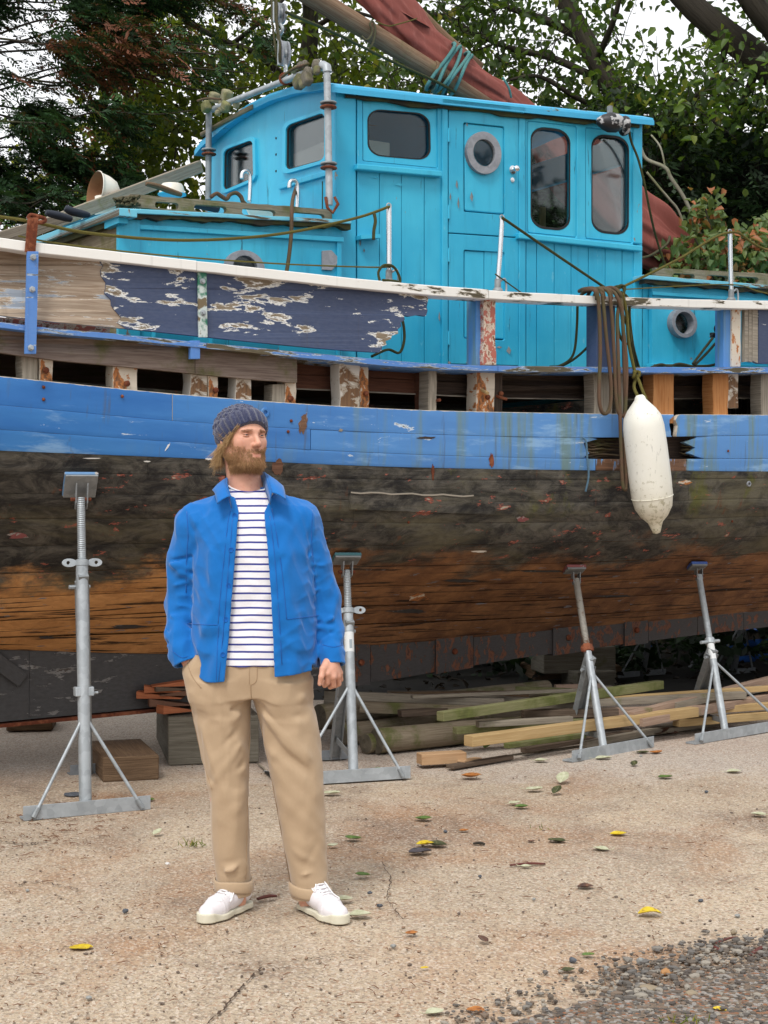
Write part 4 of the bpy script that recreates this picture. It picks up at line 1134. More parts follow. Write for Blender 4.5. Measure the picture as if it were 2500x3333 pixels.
TT = .86
LFT = LTof(PT(388, 800, TT))[0]
ft_top = [(386, 690), (700, 705), (1000, 722), (1140, 730)]
trunk = MB().plate([(386, 1200), (1112, 1200), (1112, 728), (386, 690)], [ell(799, 872, 40, 47, 24, .1)], side(TT), -N3 * .03).build('fore_trunk', M['cabin'], boat)
MB().plate([(386, 1200), (456, 1200), (456, 692), (386, 688)], [], side(TT + .02), -N3 * .03).build('corner_board', M['cabin'], trunk, bevel=.005)
MB().plate([(456, 730), (1120, 772), (1120, 788), (456, 746)], [], side(TT + .022), -N3 * .03).build('moulding', M['cabin_clean'], trunk, bevel=.004)
MB().plate([(1098, 1200), (1113, 1200), (1113, 770), (1098, 770)], [], side(TT + .014), -N3 * .03).build('corner_board', M['cabin'], trunk, bevel=.004)
MB().plate([(384, 692), (1144, 728), (1146, 716), (700, 693), (384, 676)], [], side(TT + .06), -N3 * .12).build('roof_lip', M['cabin_edge'], trunk, bevel=.004)
r = random.Random(2)
MB().plate([(388 + (1142 - 388) * k / 40, 692 + 36 * k / 40) for k in range(41)] + [(388 + (1142 - 388) * k / 40, 692 + 36 * k / 40 + r.uniform(9, 20)) for k in range(40, -1, -1)], [], side(TT + .045), -N3 * .05).build('mossy_drip_edge', M['grime'], trunk)
MB().plate(ell(799, 872, 64, 58, 36, .1), [ell(799, 872, 40, 40, 24, .1)], side(TT + .03), -N3 * .035).build('porthole_ring', M['lead'], trunk, bevel=.006)
MB().plate(ell(799, 872, 40, 40, 24, .1), [], side(TT + .004), -N3 * .006).build('porthole_glass', M['glass_dark'], trunk)
MB().plate([(770, 905), (830, 908), (838, 890), (820, 880), (790, 880)], [], side(TT - .06), -N3 * .02).build('red_thing_behind_glass', M['post_red'], trunk)
MB().plate([(1049, 816), (1080, 814), (1108, 845), (1082, 880), (1049, 878)], [], side(TT + .012), -N3 * .012).build('metal_patch', M['lead'], trunk, bevel=.003)
PFt = lambda u, v: PL(u, v, LFT)
MB().plate([(20, 1100), (386, 1100), (386, 700), (20, 830)], [], PFt, A3 * .03).build('front_panel', M['mossy_rail'], trunk)
MB().plate([(20, 832), (388, 702), (388, 676), (20, 806)], [], lambda u, v: PL(u, v, LFT - .05), A3 * .10).build('roof_lip', M['cabin_edge'], trunk, bevel=.004)
MB().plate([(20, 856), (386, 726), (386, 700), (20, 830)], [], lambda u, v: PL(u, v, LFT - .03), A3 * .05).build('mossy_drip_edge', M['grime'], trunk)
MB().plate([(340, 745), (386, 725), (386, 700), (340, 716)], [], lambda u, v: PL(u, v, LFT - .035), A3 * .05).build('painted_corner', M['cabin'], trunk)
zr = PT(386, 684, TT)[2]
LT1 = LTof(PT(1112, 722, TT))[0]
rows = []
for T in (TT, .5, 0, -.5, -TT):
    rows.append([BP(LFT + (LT1 - LFT + .05) * k / 8, T, PT(386 + (1112 - 386) * k / 8, 684 + 36 * k / 8, TT)[2] + .05 * (1 - (T / TT) ** 2)) for k in range(9)])
MB().grid(rows).build('trunk_roof', M['cabin_edge'], trunk, smooth=True)
MB().plate([(1176, 778), (1240, 774), (1240, 762), (1176, 764)], [], side(TW + .06), -N3 * .07).build('small_shelf', M['cabin_clean'], wh, bevel=.003)

TA = .84
at_top = lambda u: 905 + (u - 2095) * .083
atr = MB().plate([(2122, 1230), (3600, 1240), (3600, at_top(3600)), (2122, at_top(2122))], [ell(2229, 1051, 30, 36, 24, .1)], side(TA), -N3 * .03).build('after_trunk', M['cabin'], boat)
MB().plate([(2094, at_top(2094) + 2), (3600, at_top(3600) + 2), (3600, at_top(3600) - 11), (2094, at_top(2094) - 11)], [], side(TA + .06), -N3 * .14).build('roof_lip', M['cabin_edge'], atr, bevel=.004)
r = random.Random(9)
MB().plate([(2098 + 1400 * k / 60, at_top(2098 + 1400 * k / 60) + 2) for k in range(61)] + [(2098 + 1400 * k / 60, at_top(2098 + 1400 * k / 60) + r.uniform(12, 22)) for k in range(60, -1, -1)], [], side(TA + .045), -N3 * .05).build('mossy_drip_edge', M['grime'], atr)
MB().plate([(2126, 948), (2600, 980), (2600, 992), (2126, 960)], [], side(TA + .02), -N3 * .03).build('moulding', M['cabin_clean'], atr, bevel=.004)
MB().plate([(2124, 1182), (2600, 1190), (2600, 1204), (2124, 1196)], [], side(TA + .05), -N3 * .06).build('plinth', M['cabin_clean'], atr, bevel=.004)
MB().plate(ell(2229, 1051, 41, 48, 36, .1), [ell(2229, 1051, 30, 36, 28, .1)], side(TA + .05), -N3 * .06).build('porthole_ring', M['lead'], atr, bevel=.006)
MB().plate(ell(2229, 1051, 30, 36, 28, .1), [], side(TA - .03), -N3 * .006).build('porthole_glass', M['glass_dark'], atr)
MB().plate([(2195, 1060), (2240, 1062), (2240, 1030), (2195, 1028)], [], side(TA - .09), -N3 * .02).build('red_thing_behind_glass', M['post_red'], atr)
rows = []
for T in (TA, .4, 0, -.4, -TA):
    rows.append([PT(2096 + 1500 * k / 8, at_top(2096 + 1500 * k / 8) - 8, TA) + N3 * (T - TA) + Z3 * (.05 * (1 - (T / TA) ** 2)) for k in range(9)])
MB().grid(rows).build('trunk_roof', M['cabin_edge'], atr, smooth=True)

def grab_rail(ua, ub, vt, hh, holes, T, name='grab_rail'):
    r = random.Random(int(ua))
    top = [(ua + (ub - ua) * k / 24, vt(ua + (ub - ua) * k / 24) + r.uniform(-1.5, 1.5)) for k in range(25)]
    bo = [(u, v + hh + r.uniform(-1, 1)) for u, v in top][::-1]
    hl = [rquad((a, vt(a) + hh * .40), (b_, vt(b_) + hh * .40), (b_, vt(b_) + hh * .93), (a, vt(a) + hh * .93), .12, 4, .4) for a, b_ in holes]
    return MB().plate(bo + top, hl, side(T), -N3 * .035).build(name, M['mossy_rail'], boat, bevel=.004)
grab_rail(425, 1092, lambda u: 632 + (u - 425) * .077, 42, ((505, 582), (632, 738), (788, 898), (955, 1058)), TT - .09)
grab_rail(2134, 3100, lambda u: 871 + (u - 2134) * .05, 38, ((2190, 2262), (2300, 2372), (2392, 2470), (2510, 2600), (2650, 2740)), TA - .10)
grab_rail(386, 440, lambda u: 640 + (u - 386) * -.1, 36, (), TT - .10, 'rail_end')

LG = LF - .10
def pg(u, v): return PL(u, v, LG)
gan = MB().tube([pg(1072, 668), pg(1069, 450), pg(1064, 230)], .020, 14).build('gantry_pipe', M['galv'], boat, smooth='auto')
MB().tube([pg(1065, 235), pg(1064, 219), pg(1052, 213), pg(1038, 219)], .026, 14).build('pipe_elbow', M['galv'], gan, smooth='auto')
MB().tube([pg(1048, 217), pg(960, 250), pg(840, 297), pg(733, 339), pg(690, 357)], .019, 12).build('cross_pipe', M['galv'], gan, smooth='auto')
MB().tube([pg(680, 362), pg(679, 500), pg(678, 650)], .020, 12).build('gantry_leg', M['galv_dull'], gan, smooth='auto')
for (u, v) in ((1069, 342), (1070, 540), (680, 495)):
    for dv in (-7, 7):
        MB().lathe(pg(u, v + dv), Z3, [(.021, -.006), (.046, -.005), (.048, 0), (.046, .005), (.021, .006)], 18).build('pipe_clamp', M['rust'] if dv > 0 else M['galv_dull'], gan, smooth='auto')
p0 = pg(1072, 650)
MB().tube([p0 + Vector((.03, -.02, .01)), p0 + Vector((.05, -.03, -.03)), p0 + Vector((.02, -.03, -.08)), p0 + Vector((-.01, -.03, -.05)), p0 + Vector((-.02, -.02, .01))], .009, 8).build('shackle', M['rust'], gan, smooth=True)
for (u, v) in ((803, 560), (958, 590)):
    T = .30 if u < 900 else .62
    pts = [PT(u - 16, v + 22, T), PT(u - 14, v + 4, T), PT(u - 3, v - 3, T), PT(u + 8, v + 4, T), PT(u + 12, v + 30, T), PT(u + 9, v + 100, T)]
    MB().tube(smooth_nodes(pts, 6), .012, 10).build('chrome_hoop', M['chrome'], boat, smooth=True)
def stanchion(u, vt, vb, uo=0):
    T = TB(u)
    s = MB().tube([PT(u, vb - 34, T), PT(u + uo * .5, (vt + vb) / 2, T), PT(u + uo, vt, T)], .0145, 14).build('stanchion', M['chrome'], boat, smooth='auto')
    MB().lathe(PT(u, vb, T), Z3, [(.030, 0), (.028, .012), (.019, .02), (.018, .065), (.0155, .07)], 14).build('base_socket', M['galv_dull'], s, smooth='auto')
    q = PT(u, vb, T)
    MB().tube(smooth_nodes([q + A3 * .02 + Z3 * .06, q + A3 * .05 + Z3 * .075, q + A3 * .06 + Z3 * .04, q + A3 * .06], 5), .006, 8).build('lug', M['galv'], s, smooth=True)
    tp = PT(u + uo, vt - 2, T)
    MB().tube([tp + A3 * (.014 * math.cos(a)) + Z3 * (.014 * math.sin(a)) for a in [k * math.pi / 5 for k in range(11)]], .004, 6, closed=True).build('eye', M['galv'], s, smooth=True)
stanchion(1266, 672, 920); stanchion(1620, 710, 948, 14); stanchion(2380, 756, 978, -4)
# ------------------------------------------------------------------ gear lying on, tied to or hung from the boat
def rope(name, label, pts, r, mat, cat='rope', group=None, seg=8, n=6):
    P = [PT(*p) if len(p) == 3 and not isinstance(p, Vector) else p for p in pts]
    path = smooth_nodes(P, seg) if seg > 1 else P
    return tag(MB().tube(path, r, n).build(name, mat, None, smooth=True), label, cat, group)
T1, T2, T3 = TB(1266), TB(1620), TB(2380)
rope('guard_rope', 'olive guard rope sagging from the rusty strap to the first steel stanchion', [(-500, 640, TB(-300)), (0, 706, TB(0)), (104, 722, TB(100) + .03), (300, 760, TB(300)), (600, 782, TB(600)), (900, 763, TB(900)), (1150, 712, TB(1150)), (1268, 672, T1 + .02)], .0085, M['rope_olive'])
rope('guard_line', 'thin lower guard line just above the white rail over the navy board', [(60, 768, TB(60)), (190, 792, TB(190)), (500, 828, TB(500)), (900, 858, TB(900)), (1232, 870, T1 + .01), (1262, 862, T1 + .02)], .0045, M['rope_olive'])
rope('guard_rope', 'dark guard rope running down from the middle stanchion to the coiled rope', [(1634, 708, T2 + .02), (1800, 822, TB(1800)), (1972, 938, TB(1972))], .008, M['rope_green'])
rope('guard_rope', 'yellowish guard rope rising from the coiled rope over the right stanchion', [(1985, 948, TB(1985) + .03), (2030, 932, TB(2030)), (2200, 848, TB(2200)), (2377, 756, T3 + .018), (2500, 816, TB(2500)), (2900, 960, TB(2900))], .008, M['rope_olive'])
rope('guard_line', 'thin guard line level with the after deck near the right stanchion', [(2030, 942, TB(2030)), (2375, 926, T3 + .02), (2500, 955, TB(2500)), (2800, 1000, TB(2800))], .004, M['rope_olive'])
rope('rope_lashing', 'dark twisted rope end hanging from the guard rope by the first stanchion', [(1218, 695, T1 + .02), (1222, 720, T1 + .03), (1217, 750, T1 + .03), (1216, 780, T1 + .03)], .010, M['rope_green'], seg=5)
rope('rope_loop', 'mossy rope looped round the base of the first stanchion', [(1236, 914, T1 + .03), (1232, 885, T1 + .03), (1250, 864, T1 + .04), (1280, 868, T1 + .03), (1298, 895, T1 + .02), (1302, 918, T1 + .02), (1285, 915, T1 + .04), (1245, 912, T1 + .05)], .008, M['rope_green'])
rope('cord', 'thin cord drooping from the foot of the middle stanchion', [(1612, 892, T2 + .02), (1640, 912, T2 + .01), (1700, 955, T2 - .02)], .004, M['rope_green'], seg=5)
rope('black_hose', 'dark hose curving behind the torn end of the navy board', [(1210, 1160, 1.1), (1262, 1138, 1.05), (1300, 1148, 1.05), (1316, 1105, 1.05), (1312, 1050, 1.05), (1300, 1020, 1.05)], .008, M['rope_green'])
rope('brown_cord', 'brown rope hung down the front trunk over its grab rail', [(968, 600, .40), (955, 640, .72), (950, 680, TT + .08), (948, 760, TT + .09), (940, 840, TT + .09), (930, 900, TT + .09)], .011, M['rope_brown'])
rope('rope_on_roof', 'rusty brown rope in two humps on the front trunk roof', [(686, 642, .45), (705, 630, .45), (722, 640, .45), (738, 648, .45), (748, 634, .45), (768, 628, .45), (784, 640, .45), (790, 655, .45), (800, 665, .45)], .012, M['rope_brown'])
rope('thin_blue_rope', 'thin frayed blue rope dangling from the rotten blue plank', [(1898, 1425, TB(1898) + .01), (1908, 1440, TB(1908) + .02), (1912, 1500, TB(1912) + .015), (1916, 1550, TB(1916) + .01), (1906, 1600, TB(1906) - .01)], .0065, M['rope_blue'])
coil = thing('rope_coil', 'coil of brown rope hitched over the white rail beside the fender', 'rope', PT(1980, 1350, TB(1980) + .1))
def Q(u, v, d): return PT(u, v, TB(u) + d)
loops = [[(1885, 948, -.10), (1905, 940, 0), (1940, 945, .085), (1950, 1010, .09), (1954, 1150, .09), (1950, 1290, .09), (1962, 1344, .09), (1984, 1330, .09), (1989, 1250, .09), (1974, 1100, .095), (1964, 990, .095), (1956, 950, .08), (1925, 938, -.02)],
         [(1895, 955, -.09), (1930, 940, 0), (1978, 948, .09), (1990, 1010, .10), (1999, 1150, .10), (2006, 1300, .10), (2018, 1350, .10), (2034, 1335, .10), (2032, 1200, .10), (2026, 1040, .10), (2010, 970, .10), (1990, 945, .05), (1960, 938, -.03)],
         [(1940, 950, -.06), (1985, 936, 0), (2015, 950, .09), (2024, 985, .09), (2010, 1030, .09), (2014, 1200, .11), (2020, 1400, .10), (2026, 1560, .09), (2033, 1592, .09), (2038, 1570, .09), (2034, 1400, .11), (2040, 1200, .11), (2028, 1060, .11), (2022, 980, .10), (2000, 940, 0)]]
for k, lp in enumerate(loops):
    MB().tube(smooth_nodes([Q(*q) for q in lp], 8), .0115, 7).build('loop', M['rope_brown'], coil, smooth=True)
for k in range(3):
    MB().tube(smooth_nodes([Q(1890 + k * 22, 965, -.09), Q(1905 + k * 22, 944 - 3 * k, 0), Q(1935 + k * 24, 945, .085), Q(1943 + k * 24, 975, .085)], 6), .0115, 7).build('turn', M['rope_brown'], coil, smooth=True)
gcoil = thing('rope_bundle', 'dark green knotted ropes behind the brown coil on the rail', 'rope', PT(2040, 1200, TB(2040)))
for lp in ([(1990, 940, -.05), (2010, 932, .02), (2028, 936, .05), (2030, 960, .06), (2012, 1000, .05), (2014, 1080, .05), (2035, 1118, .05), (2052, 1110, .05), (2050, 1080, .05), (2030, 1030, .05), (2020, 980, .05)],
           [(2005, 946, .03), (2018, 930, .05), (2034, 934, .05), (2028, 955, .06), (2010, 952, .06)],
           [(2020, 950, .02), (2046, 975, .03), (2050, 1040, .02), (2060, 1120, .0), (2072, 1170, -.05), (2080, 1196, -.08)],
           [(2012, 960, .02), (2034, 1000, .02), (2048, 1080, .01), (2060, 1150, -.02), (2070, 1194, -.08)],
           [(1944, 1075, -.12), (1930, 1110, -.14), (1880, 1160, -.16), (1830, 1190, -.16), (1790, 1194, -.16)],
           [(1880, 975, -.10), (1878, 1060, -.10), (1870, 1140, -.12), (1850, 1175, -.14), (1810, 1196, -.14)]):
    MB().tube(smooth_nodes([Q(*q) for q in lp], 7), .0085, 6).build('strand', M['rope_green'], gcoil, smooth=True)

fen = thing('fender', 'long white fender with dirty tip hanging against the blue hull', 'fender', Q(2120, 1740, .17))
pa, pb = Q(2083, 1292, .20), Q(2138, 1738, .165)
L = (pb - pa).length
MB().lathe(pa, pb - pa, [(.018, -.012), (.030, 0), (.034, .015), (.050, .035), (.085, .075), (.112, .12), (.1225, .18), (.126, .30), (.127, .50), (.124, .60), (.112, .67), (.080, .725), (.045, .76), (.034, .79), (.030, L - .03), (.022, L - .008), (.0001, L)], 36).build('body', M['fender'], fen, smooth=True)
for h, rr in ((.605, .1245),):
    ax = (pb - pa).normalized(); c = pa + ax * h; s = ax.orthogonal().normalized(); bt = ax.cross(s)
    MB().tube([c + s * math.cos(a) * rr + bt * math.sin(a) * rr for a in [2 * math.pi * k / 32 for k in range(33)]], .0022, 5, closed=True).build('mould_seam', M['fender'], fen, smooth=True)
fr = thing('fender_rope', 'knotted olive rope that holds the white fender', 'rope', pa)
MB().tube(smooth_nodes([Q(2026, 955, .06), Q(2040, 1020, .06), Q(2046, 1110, .07), Q(2062, 1190, .09), Q(2070, 1222, .10), Q(2064, 1260, .12), Q(2078, 1294, .20)], 7), .0105, 7).build('strand', M['rope_olive'], fr, smooth=True)
MB().tube(smooth_nodes([Q(2070, 1222, .10), Q(2080, 1240, .13), Q(2090, 1268, .17), Q(2104, 1300, .22)], 7), .010, 7).build('strand', M['rope_olive'], fr, smooth=True)
kn = Q(2069, 1219, .11)
MB().tube([kn + A3 * (.02 * math.cos(a) * (1 + .3 * math.sin(2 * a))) + Z3 * (.018 * math.sin(a) + .010 * math.sin(3 * a)) + N3 * (.012 * math.cos(2 * a)) for a in [k * math.pi / 8 for k in range(25)]], .010, 6).build('knot', M['rope_olive'], fr, smooth=True)

blk = thing('deck_block', 'small rigging block with grey rope against the after trunk beside the blue post', 'pulley', PT(2340, 1190, 1.02))
b0 = PT(2341, 1070, 1.0)
MB().lathe(b0 - N3 * .02, N3, [(.030, 0), (.034, .006), (.034, .034), (.030, .04)], 18).build('cheek', M['black_plastic'], blk, smooth='auto')
MB().box(PT(2341, 1090, 1.02), A3 * .012, N3 * .014, Z3 * .055).build('strap', M['galv_dull'], blk, bevel=.003)
MB().tube([PT(2341 + 11 * math.sin(a), 1032 - 12 * math.cos(a), 1.02) for a in [2 * math.pi * k / 14 for k in range(15)]], .006, 6, closed=True).build('shackle', M['galv'], blk, smooth=True)
MB().box(PT(2322, 1091, 1.03), A3 * .022, N3 * .014, Z3 * .016).build('cam_cleat', M['black_plastic'], blk, bevel=.004)
for lp in ([(2340, 1060, 1.03), (2352, 1110, 1.03), (2355, 1150, 1.03), (2330, 1185, 1.03), (2270, 1192, 1.03), (2200, 1190, 1.03), (2130, 1190, 1.03)], [(2320, 1100, 1.04), (2285, 1145, 1.04), (2255, 1185, 1.04)], [(2328, 1118, 1.04), (2300, 1150, 1.04), (2262, 1188, 1.04)], [(2345, 1150, 1.04), (2335, 1125, 1.04), (2338, 1095, 1.04)], [(2120, 1196, 1.05), (2150, 1186, 1.05), (2180, 1192, 1.05), (2210, 1184, 1.05), (2250, 1192, 1.05)]):
    MB().tube(smooth_nodes([PT(*q) for q in lp], 6), .0085, 6).build('rope_fall', M['rope_grey'], blk, smooth=True)
MB_sh = MB().tube(smooth_nodes([PT(92, 712, TB(92) + .06), PT(100, 700, TB(100) + .06), PT(130, 706, TB(130) + .06), PT(146, 712, TB(140) + .06), PT(142, 722, TB(140) + .06), PT(110, 724, TB(110) + .06), PT(94, 722, TB(94) + .06)], 5), .010, 7)
tag(MB_sh.build('shackle', M['rust'], None, smooth=True), 'rusty shackle on the head of the steel strap at the bow rail', 'shackle')

fl = thing('floodlight', 'weathered black floodlight under the after corner of the wheelhouse roof', 'lamp', PT(2010, 405, TW + .12))
c = PT(1985, 402, TW + .12)
MB().lathe(c - A3 * .10, A3 * .97 + N3 * .25, [(.0001, -.01), (.022, 0), (.045, .035), (.062, .08), (.060, .13), (.045, .16), (.02, .172), (.0001, .175)], 20).build('housing', M['black_plastic'], fl, smooth=True)
MB().lathe(c + A3 * .105, A3 * .97 + N3 * .25, [(.02, -.04), (.030, -.01), (.060, 0), (.064, .012), (.058, .03), (.03, .042), (.0001, .045)], 20).build('reflector', M['black_plastic'], fl, smooth=True)
MB().bar(c + Z3 * .05, c + Z3 * .11, .03, .02, A3).build('bracket', M['galv_dull'], fl)
rope('cable', 'dark cable running down from the floodlight past the wheelhouse corner', [(2048, 428, TW + .10), (2056, 464, TW + .07), (2078, 520, TW + .06), (2098, 600, TW + .05), (2116, 690, TW), (2135, 770, TW - .1), (2166, 868, TW - .15)], .008, M['rope_green'])

TS = -1.12
def fold_tube(cent, n=40, seg=14, folds=((5, .10), (9, .06)), twist=1.6, seed=0, sq=1.0):
    r = random.Random(seed)
    path = smooth_nodes([(q[0], q[1], q[2]) for q in cent], seg)
    rows = []; uvr = []
    ph = [r.uniform(0, 6) for _ in range(8)]
    for i, (u, v, rr) in enumerate(path):
        j = min(i + 1, len(path) - 1); k = max(i - 1, 0)
        d = Vector((path[j][0] - path[k][0], path[j][1] - path[k][1])); d.normalize()
        row = []; ur = []
        for m in range(n + 1):
            a = 2 * math.pi * m / n
            s = i / seg
            rad = rr * (1 + sum(amp * math.sin(f * a + ph[q] + twist * s * (1 if q % 2 else -1) + .8 * math.sin(s * 1.3 + ph[q + 3])) for q, (f, amp) in enumerate(folds)))
            rad *= 1 + .05 * math.sin(s * 5 + ph[5]) * math.sin(3 * a + ph[6])
            x = math.cos(a) * rad; y = math.sin(a) * rad * sq
            p = PT(u - d.y * x, v + d.x * x, TS + y * 10.5 / FPX)
            row.append(p); ur.append((s * .3, a * .1))
        rows.append(row); uvr.append(ur)
    return MB().grid(rows, uvr)
sail = thing('furled_sail', 'furled rust-red sail lashed along the lowered boom above the wheelhouse', 'sail', PT(2285, 880, TS))
fold_tube([(1180, -70, 60), (1268, 24, 64), (1345, 112, 62), (1440, 196, 58), (1545, 262, 48), (1640, 318, 40), (1720, 388, 44), (1830, 510, 80)], n=60, seed=3, folds=((3, .12), (5, .09), (11, .05), (17, .03))).build('bunt', M['sail'], sail, smooth=True)
fold_tube([(1800, 470, 84), (1900, 560, 104), (2010, 685, 104), (2115, 764, 92), (2205, 825, 74), (2268, 866, 46), (2305, 890, 22)], n=72, seed=5, twist=.5, folds=((4, .12), (7, .10), (13, .06), (22, .03)), sq=.8).build('bunt', M['sail'], sail, smooth=True)
rows = []
for k in range(9):
    t = k / 8
    rows.append([PT(1218 + 70 * s + 10 * math.sin(t * 5) * s + t * 175, -10 + 95 * t * (1 - .15 * s) + t * 60 * s, TS + .10 - .10 * s + .03 * math.sin(6 * s + t * 3)) for s in [q / 7 for q in range(8)]])
MB().grid(rows).build('leech', M['sail'], sail, smooth=True)
fold_tube([(1222, 84, 7), (1330, 150, 11), (1440, 232, 12), (1500, 276, 8)], n=10, seed=8).build('foot_fold', M['sail'], sail, smooth=True)
boom = thing('boom', 'long varnished wooden boom slanting down from the top of the picture', 'spar', PT(1500, 300, TS + .12))
MB().tube([PT(700, -205, TS + .13), PT(860, -108, TS + .13), PT(1035, 0, TS + .13), PT(1250, 133, TS + .13), PT(1470, 270, TS + .13), PT(1600, 350, TS + .1)], [.075, .075, .073, .070, .064, .05], 18).build('spar', M['spar'], boom, smooth=True)
MB().lathe(PT(1402, 228, TS + .13), PT(1500, 289, TS + .13) - PT(1402, 228, TS + .13), [(.073, 0), (.082, .01), (.082, .09), (.073, .10)], 18).build('wear_band', M['block_brown'], boom, smooth='auto')
gaff = MB().tube([PT(1240, -90, TS - .14), PT(1320, 0, TS - .13), PT(1450, 128, TS - .12), PT(1560, 220, TS - .12)], .045, 12).build('gaff', M['spar'], None, smooth=True)
tag(gaff, 'thinner dark spar running along the upper edge of the furled sail', 'spar')
lash = thing('lashing', 'turquoise rope wound several times round the furled sail and boom', 'rope', PT(1460, 290, TS + .2))
for k in range(5):
    cu, cv = 1434 + k * 15, 194 + k * 8
    pts = []
    for m in range(19):
        a = 2 * math.pi * m / 18
        x, y = math.cos(a) * (82 - k * 2), math.sin(a) * 78
        pts.append(PT(cu + .55 * x + k * 2 * math.sin(a) + 7 * math.sin(2 * a + 2.3 * k), cv - .92 * x + 22, TS + .05 + y * 10.5 / FPX * 1.05 + .02 * math.sin(3 * a + k)))
    MB().tube(smooth_nodes(pts, 3), .0135, 7).build('turn', M['rope_teal'], lash, smooth=True)
rope('sail_tie', 'short green tie round the furled sail near the wheelhouse roof', [(1636, 252, TS + .17), (1656, 285, TS + .19), (1664, 318, TS + .17)], .009, M['rope_teal'], seg=5)
rope('sail_tie', 'grey-green tie round the furled sail behind the wheelhouse corner', [(2075, 842, TS + .30), (2120, 830, TS + .32), (2170, 795, TS + .32), (2180, 770, TS + .28)], .011, M['rope_grey'], seg=5)
rope('boom_tie', 'olive cord knotted round the boom with a loose loop', [(1178, 118, TS + .22), (1195, 130, TS + .24), (1212, 104, TS + .23), (1204, 78, TS + .22), (1214, 70, TS + .21), (1222, 96, TS + .23), (1214, 140, TS + .23), (1198, 162, TS + .22)], .008, M['rope_grey'], seg=5)
rope('topping_line', 'long green line stretching from the hanging block down to the wheelhouse roof', [PL(932, 40, LG), PT(1100, 112, -.3), PT(1250, 188, -.6), PT(1412, 262, -.85), PT(1480, 300, -.95)], .010, M['rope_green'])
rope('lacing_line', 'thin tan cord strung across the open head of the sail', [(1222, 70, TS + .22), (1262, 84, TS + .2), (1290, 80, TS + .2), (1340, 66, TS + .2), (1356, 60, TS + .15)], .005, M['rope_olive'], seg=5)

tk = thing('hanging_tackle', 'grey pulley blocks, hook and shackles hanging above the gantry bar', 'pulley', PL(930, 252, LG))
def G(u, v, d=0.0): return PL(u, v, LG) - A3 * d
def block(u, vt, vb, w, mat):
    c = G(u, (vt + vb) / 2, .0); h = (vt - vb) / FPX * c[1] / 2
    for s in (-1, 1):
        p = c + (A3 * .0) - A3 * (.022 * s)
        pts = [(math.cos(a) * w, math.sin(a) * abs(h)) for a in [2 * math.pi * k / 20 for k in range(20)]]
        MB().plate(pts, [], lambda x, y, p=p: p + N3 * x * -1 + Z3 * y, A3 * .012).build('cheek', mat, tk, bevel=.003)
    MB().lathe(c + A3 * .012, -A3, [(w * .75, 0), (w * .6, .012), (w * .75, .024)], 16).build('sheave', M['galv_dull'], tk, smooth='auto')
    MB().box(c, N3 * .008, A3 * .036, Z3 * abs(h) * .95).build('strop', M['galv'], tk, bevel=.002)
block(907, 8, 76, .046, M['lead']); block(922, 132, 216, .036, M['lead'])
MB().tube(smooth_nodes([G(910, 76), G(920, 92), G(912, 112), G(902, 104), G(906, 92)], 6), .010, 8).build('hook', M['galv'], tk, smooth=True)
MB().tube(smooth_nodes([G(914, 108), G(910, 128), G(920, 140)], 5), .009, 8).build('hook_shank', M['galv_dull'], tk, smooth=True)
for v, rr in ((224, .020), (238, .024)):
    MB().tube([G(930, v) + N3 * (rr * .6 * math.cos(a)) + Z3 * (rr * math.sin(a)) for a in [2 * math.pi * k / 14 for k in range(15)]], .007, 7, closed=True).build('shackle', M['galv'], tk, smooth=True)
MB().tube([G(928, 257) + N3 * (.025 * math.cos(a)) * .3 + A3 * (.03 * math.cos(a)) + Z3 * (.032 * math.sin(a)) for a in [2 * math.pi * k / 16 for k in range(17)]], .008, 7, closed=True).build('ring', M['rust'], tk, smooth=True)
for du in (-8, 8, 4):
    MB().tube([G(907 + du, -60, .03), G(907 + du, 60, .03), G(918 + du, 150, .03), G(922 + du * .6, 205, .03)], .007, 6).build('fall', M['rope_grey'], tk, smooth=True)

def floats(label, items, base):
    f = thing('net_floats', label, 'floats', base)
    r = random.Random(len(items))
    for (u, v, w, h, ang, g) in items:
        c = G(u, v, r.uniform(-.02, .07)); k = c[1] / FPX
        x = (N3 * -math.cos(ang) + Z3 * -math.sin(ang)); y = (N3 * math.sin(ang) * -1 + Z3 * math.cos(ang))
        mb = MB().box(c, x * w * k / 2, A3 * (min(w, h) * k * .42), y * h * k / 2)
        o = mb.build('float', M['float_grey'] if g else M['float'], f, bevel=.016)
        o.modifiers['bevel'].segments = 3
    return f
f1 = floats('bunch of grey and yellow mossy floats tied beside the gantry elbow', [(985, 268, 46, 40, .5, 1), (1012, 250, 60, 34, .55, 1), (1032, 262, 36, 42, .4, 1), (970, 228, 40, 18, .2, 0), (990, 216, 26, 24, .3, 1), (1008, 212, 24, 26, .2, 1), (1028, 204, 30, 24, -.2, 1), (1042, 214, 30, 28, .3, 1), (1050, 232, 26, 30, .2, 1), (1010, 276, 26, 30, .4, 0), (996, 238, 30, 30, .3, 1)], G(1010, 295))
f2 = floats('bunch of square yellow-green mossy floats on the far gantry leg', [(702, 318, 40, 34, -.4, 0), (735, 312, 38, 40, -.5, 0), (690, 350, 36, 34, .3, 0), (722, 345, 40, 36, -.5, 0), (748, 348, 36, 30, -.6, 0), (715, 368, 26, 20, -.3, 0), (762, 340, 24, 26, -.4, 0)], G(720, 380))
for f, a, b_ in ((f1, (960, 260), (1050, 215)), (f2, (685, 335), (760, 330))):
    MB().tube(smooth_nodes([G(a[0], a[1], .09), G((a[0] + b_[0]) / 2, (a[1] + b_[1]) / 2 - 5, .10), G(b_[0], b_[1], .09)], 6), .008, 6).build('string', M['rope_brown'], f, smooth=True)

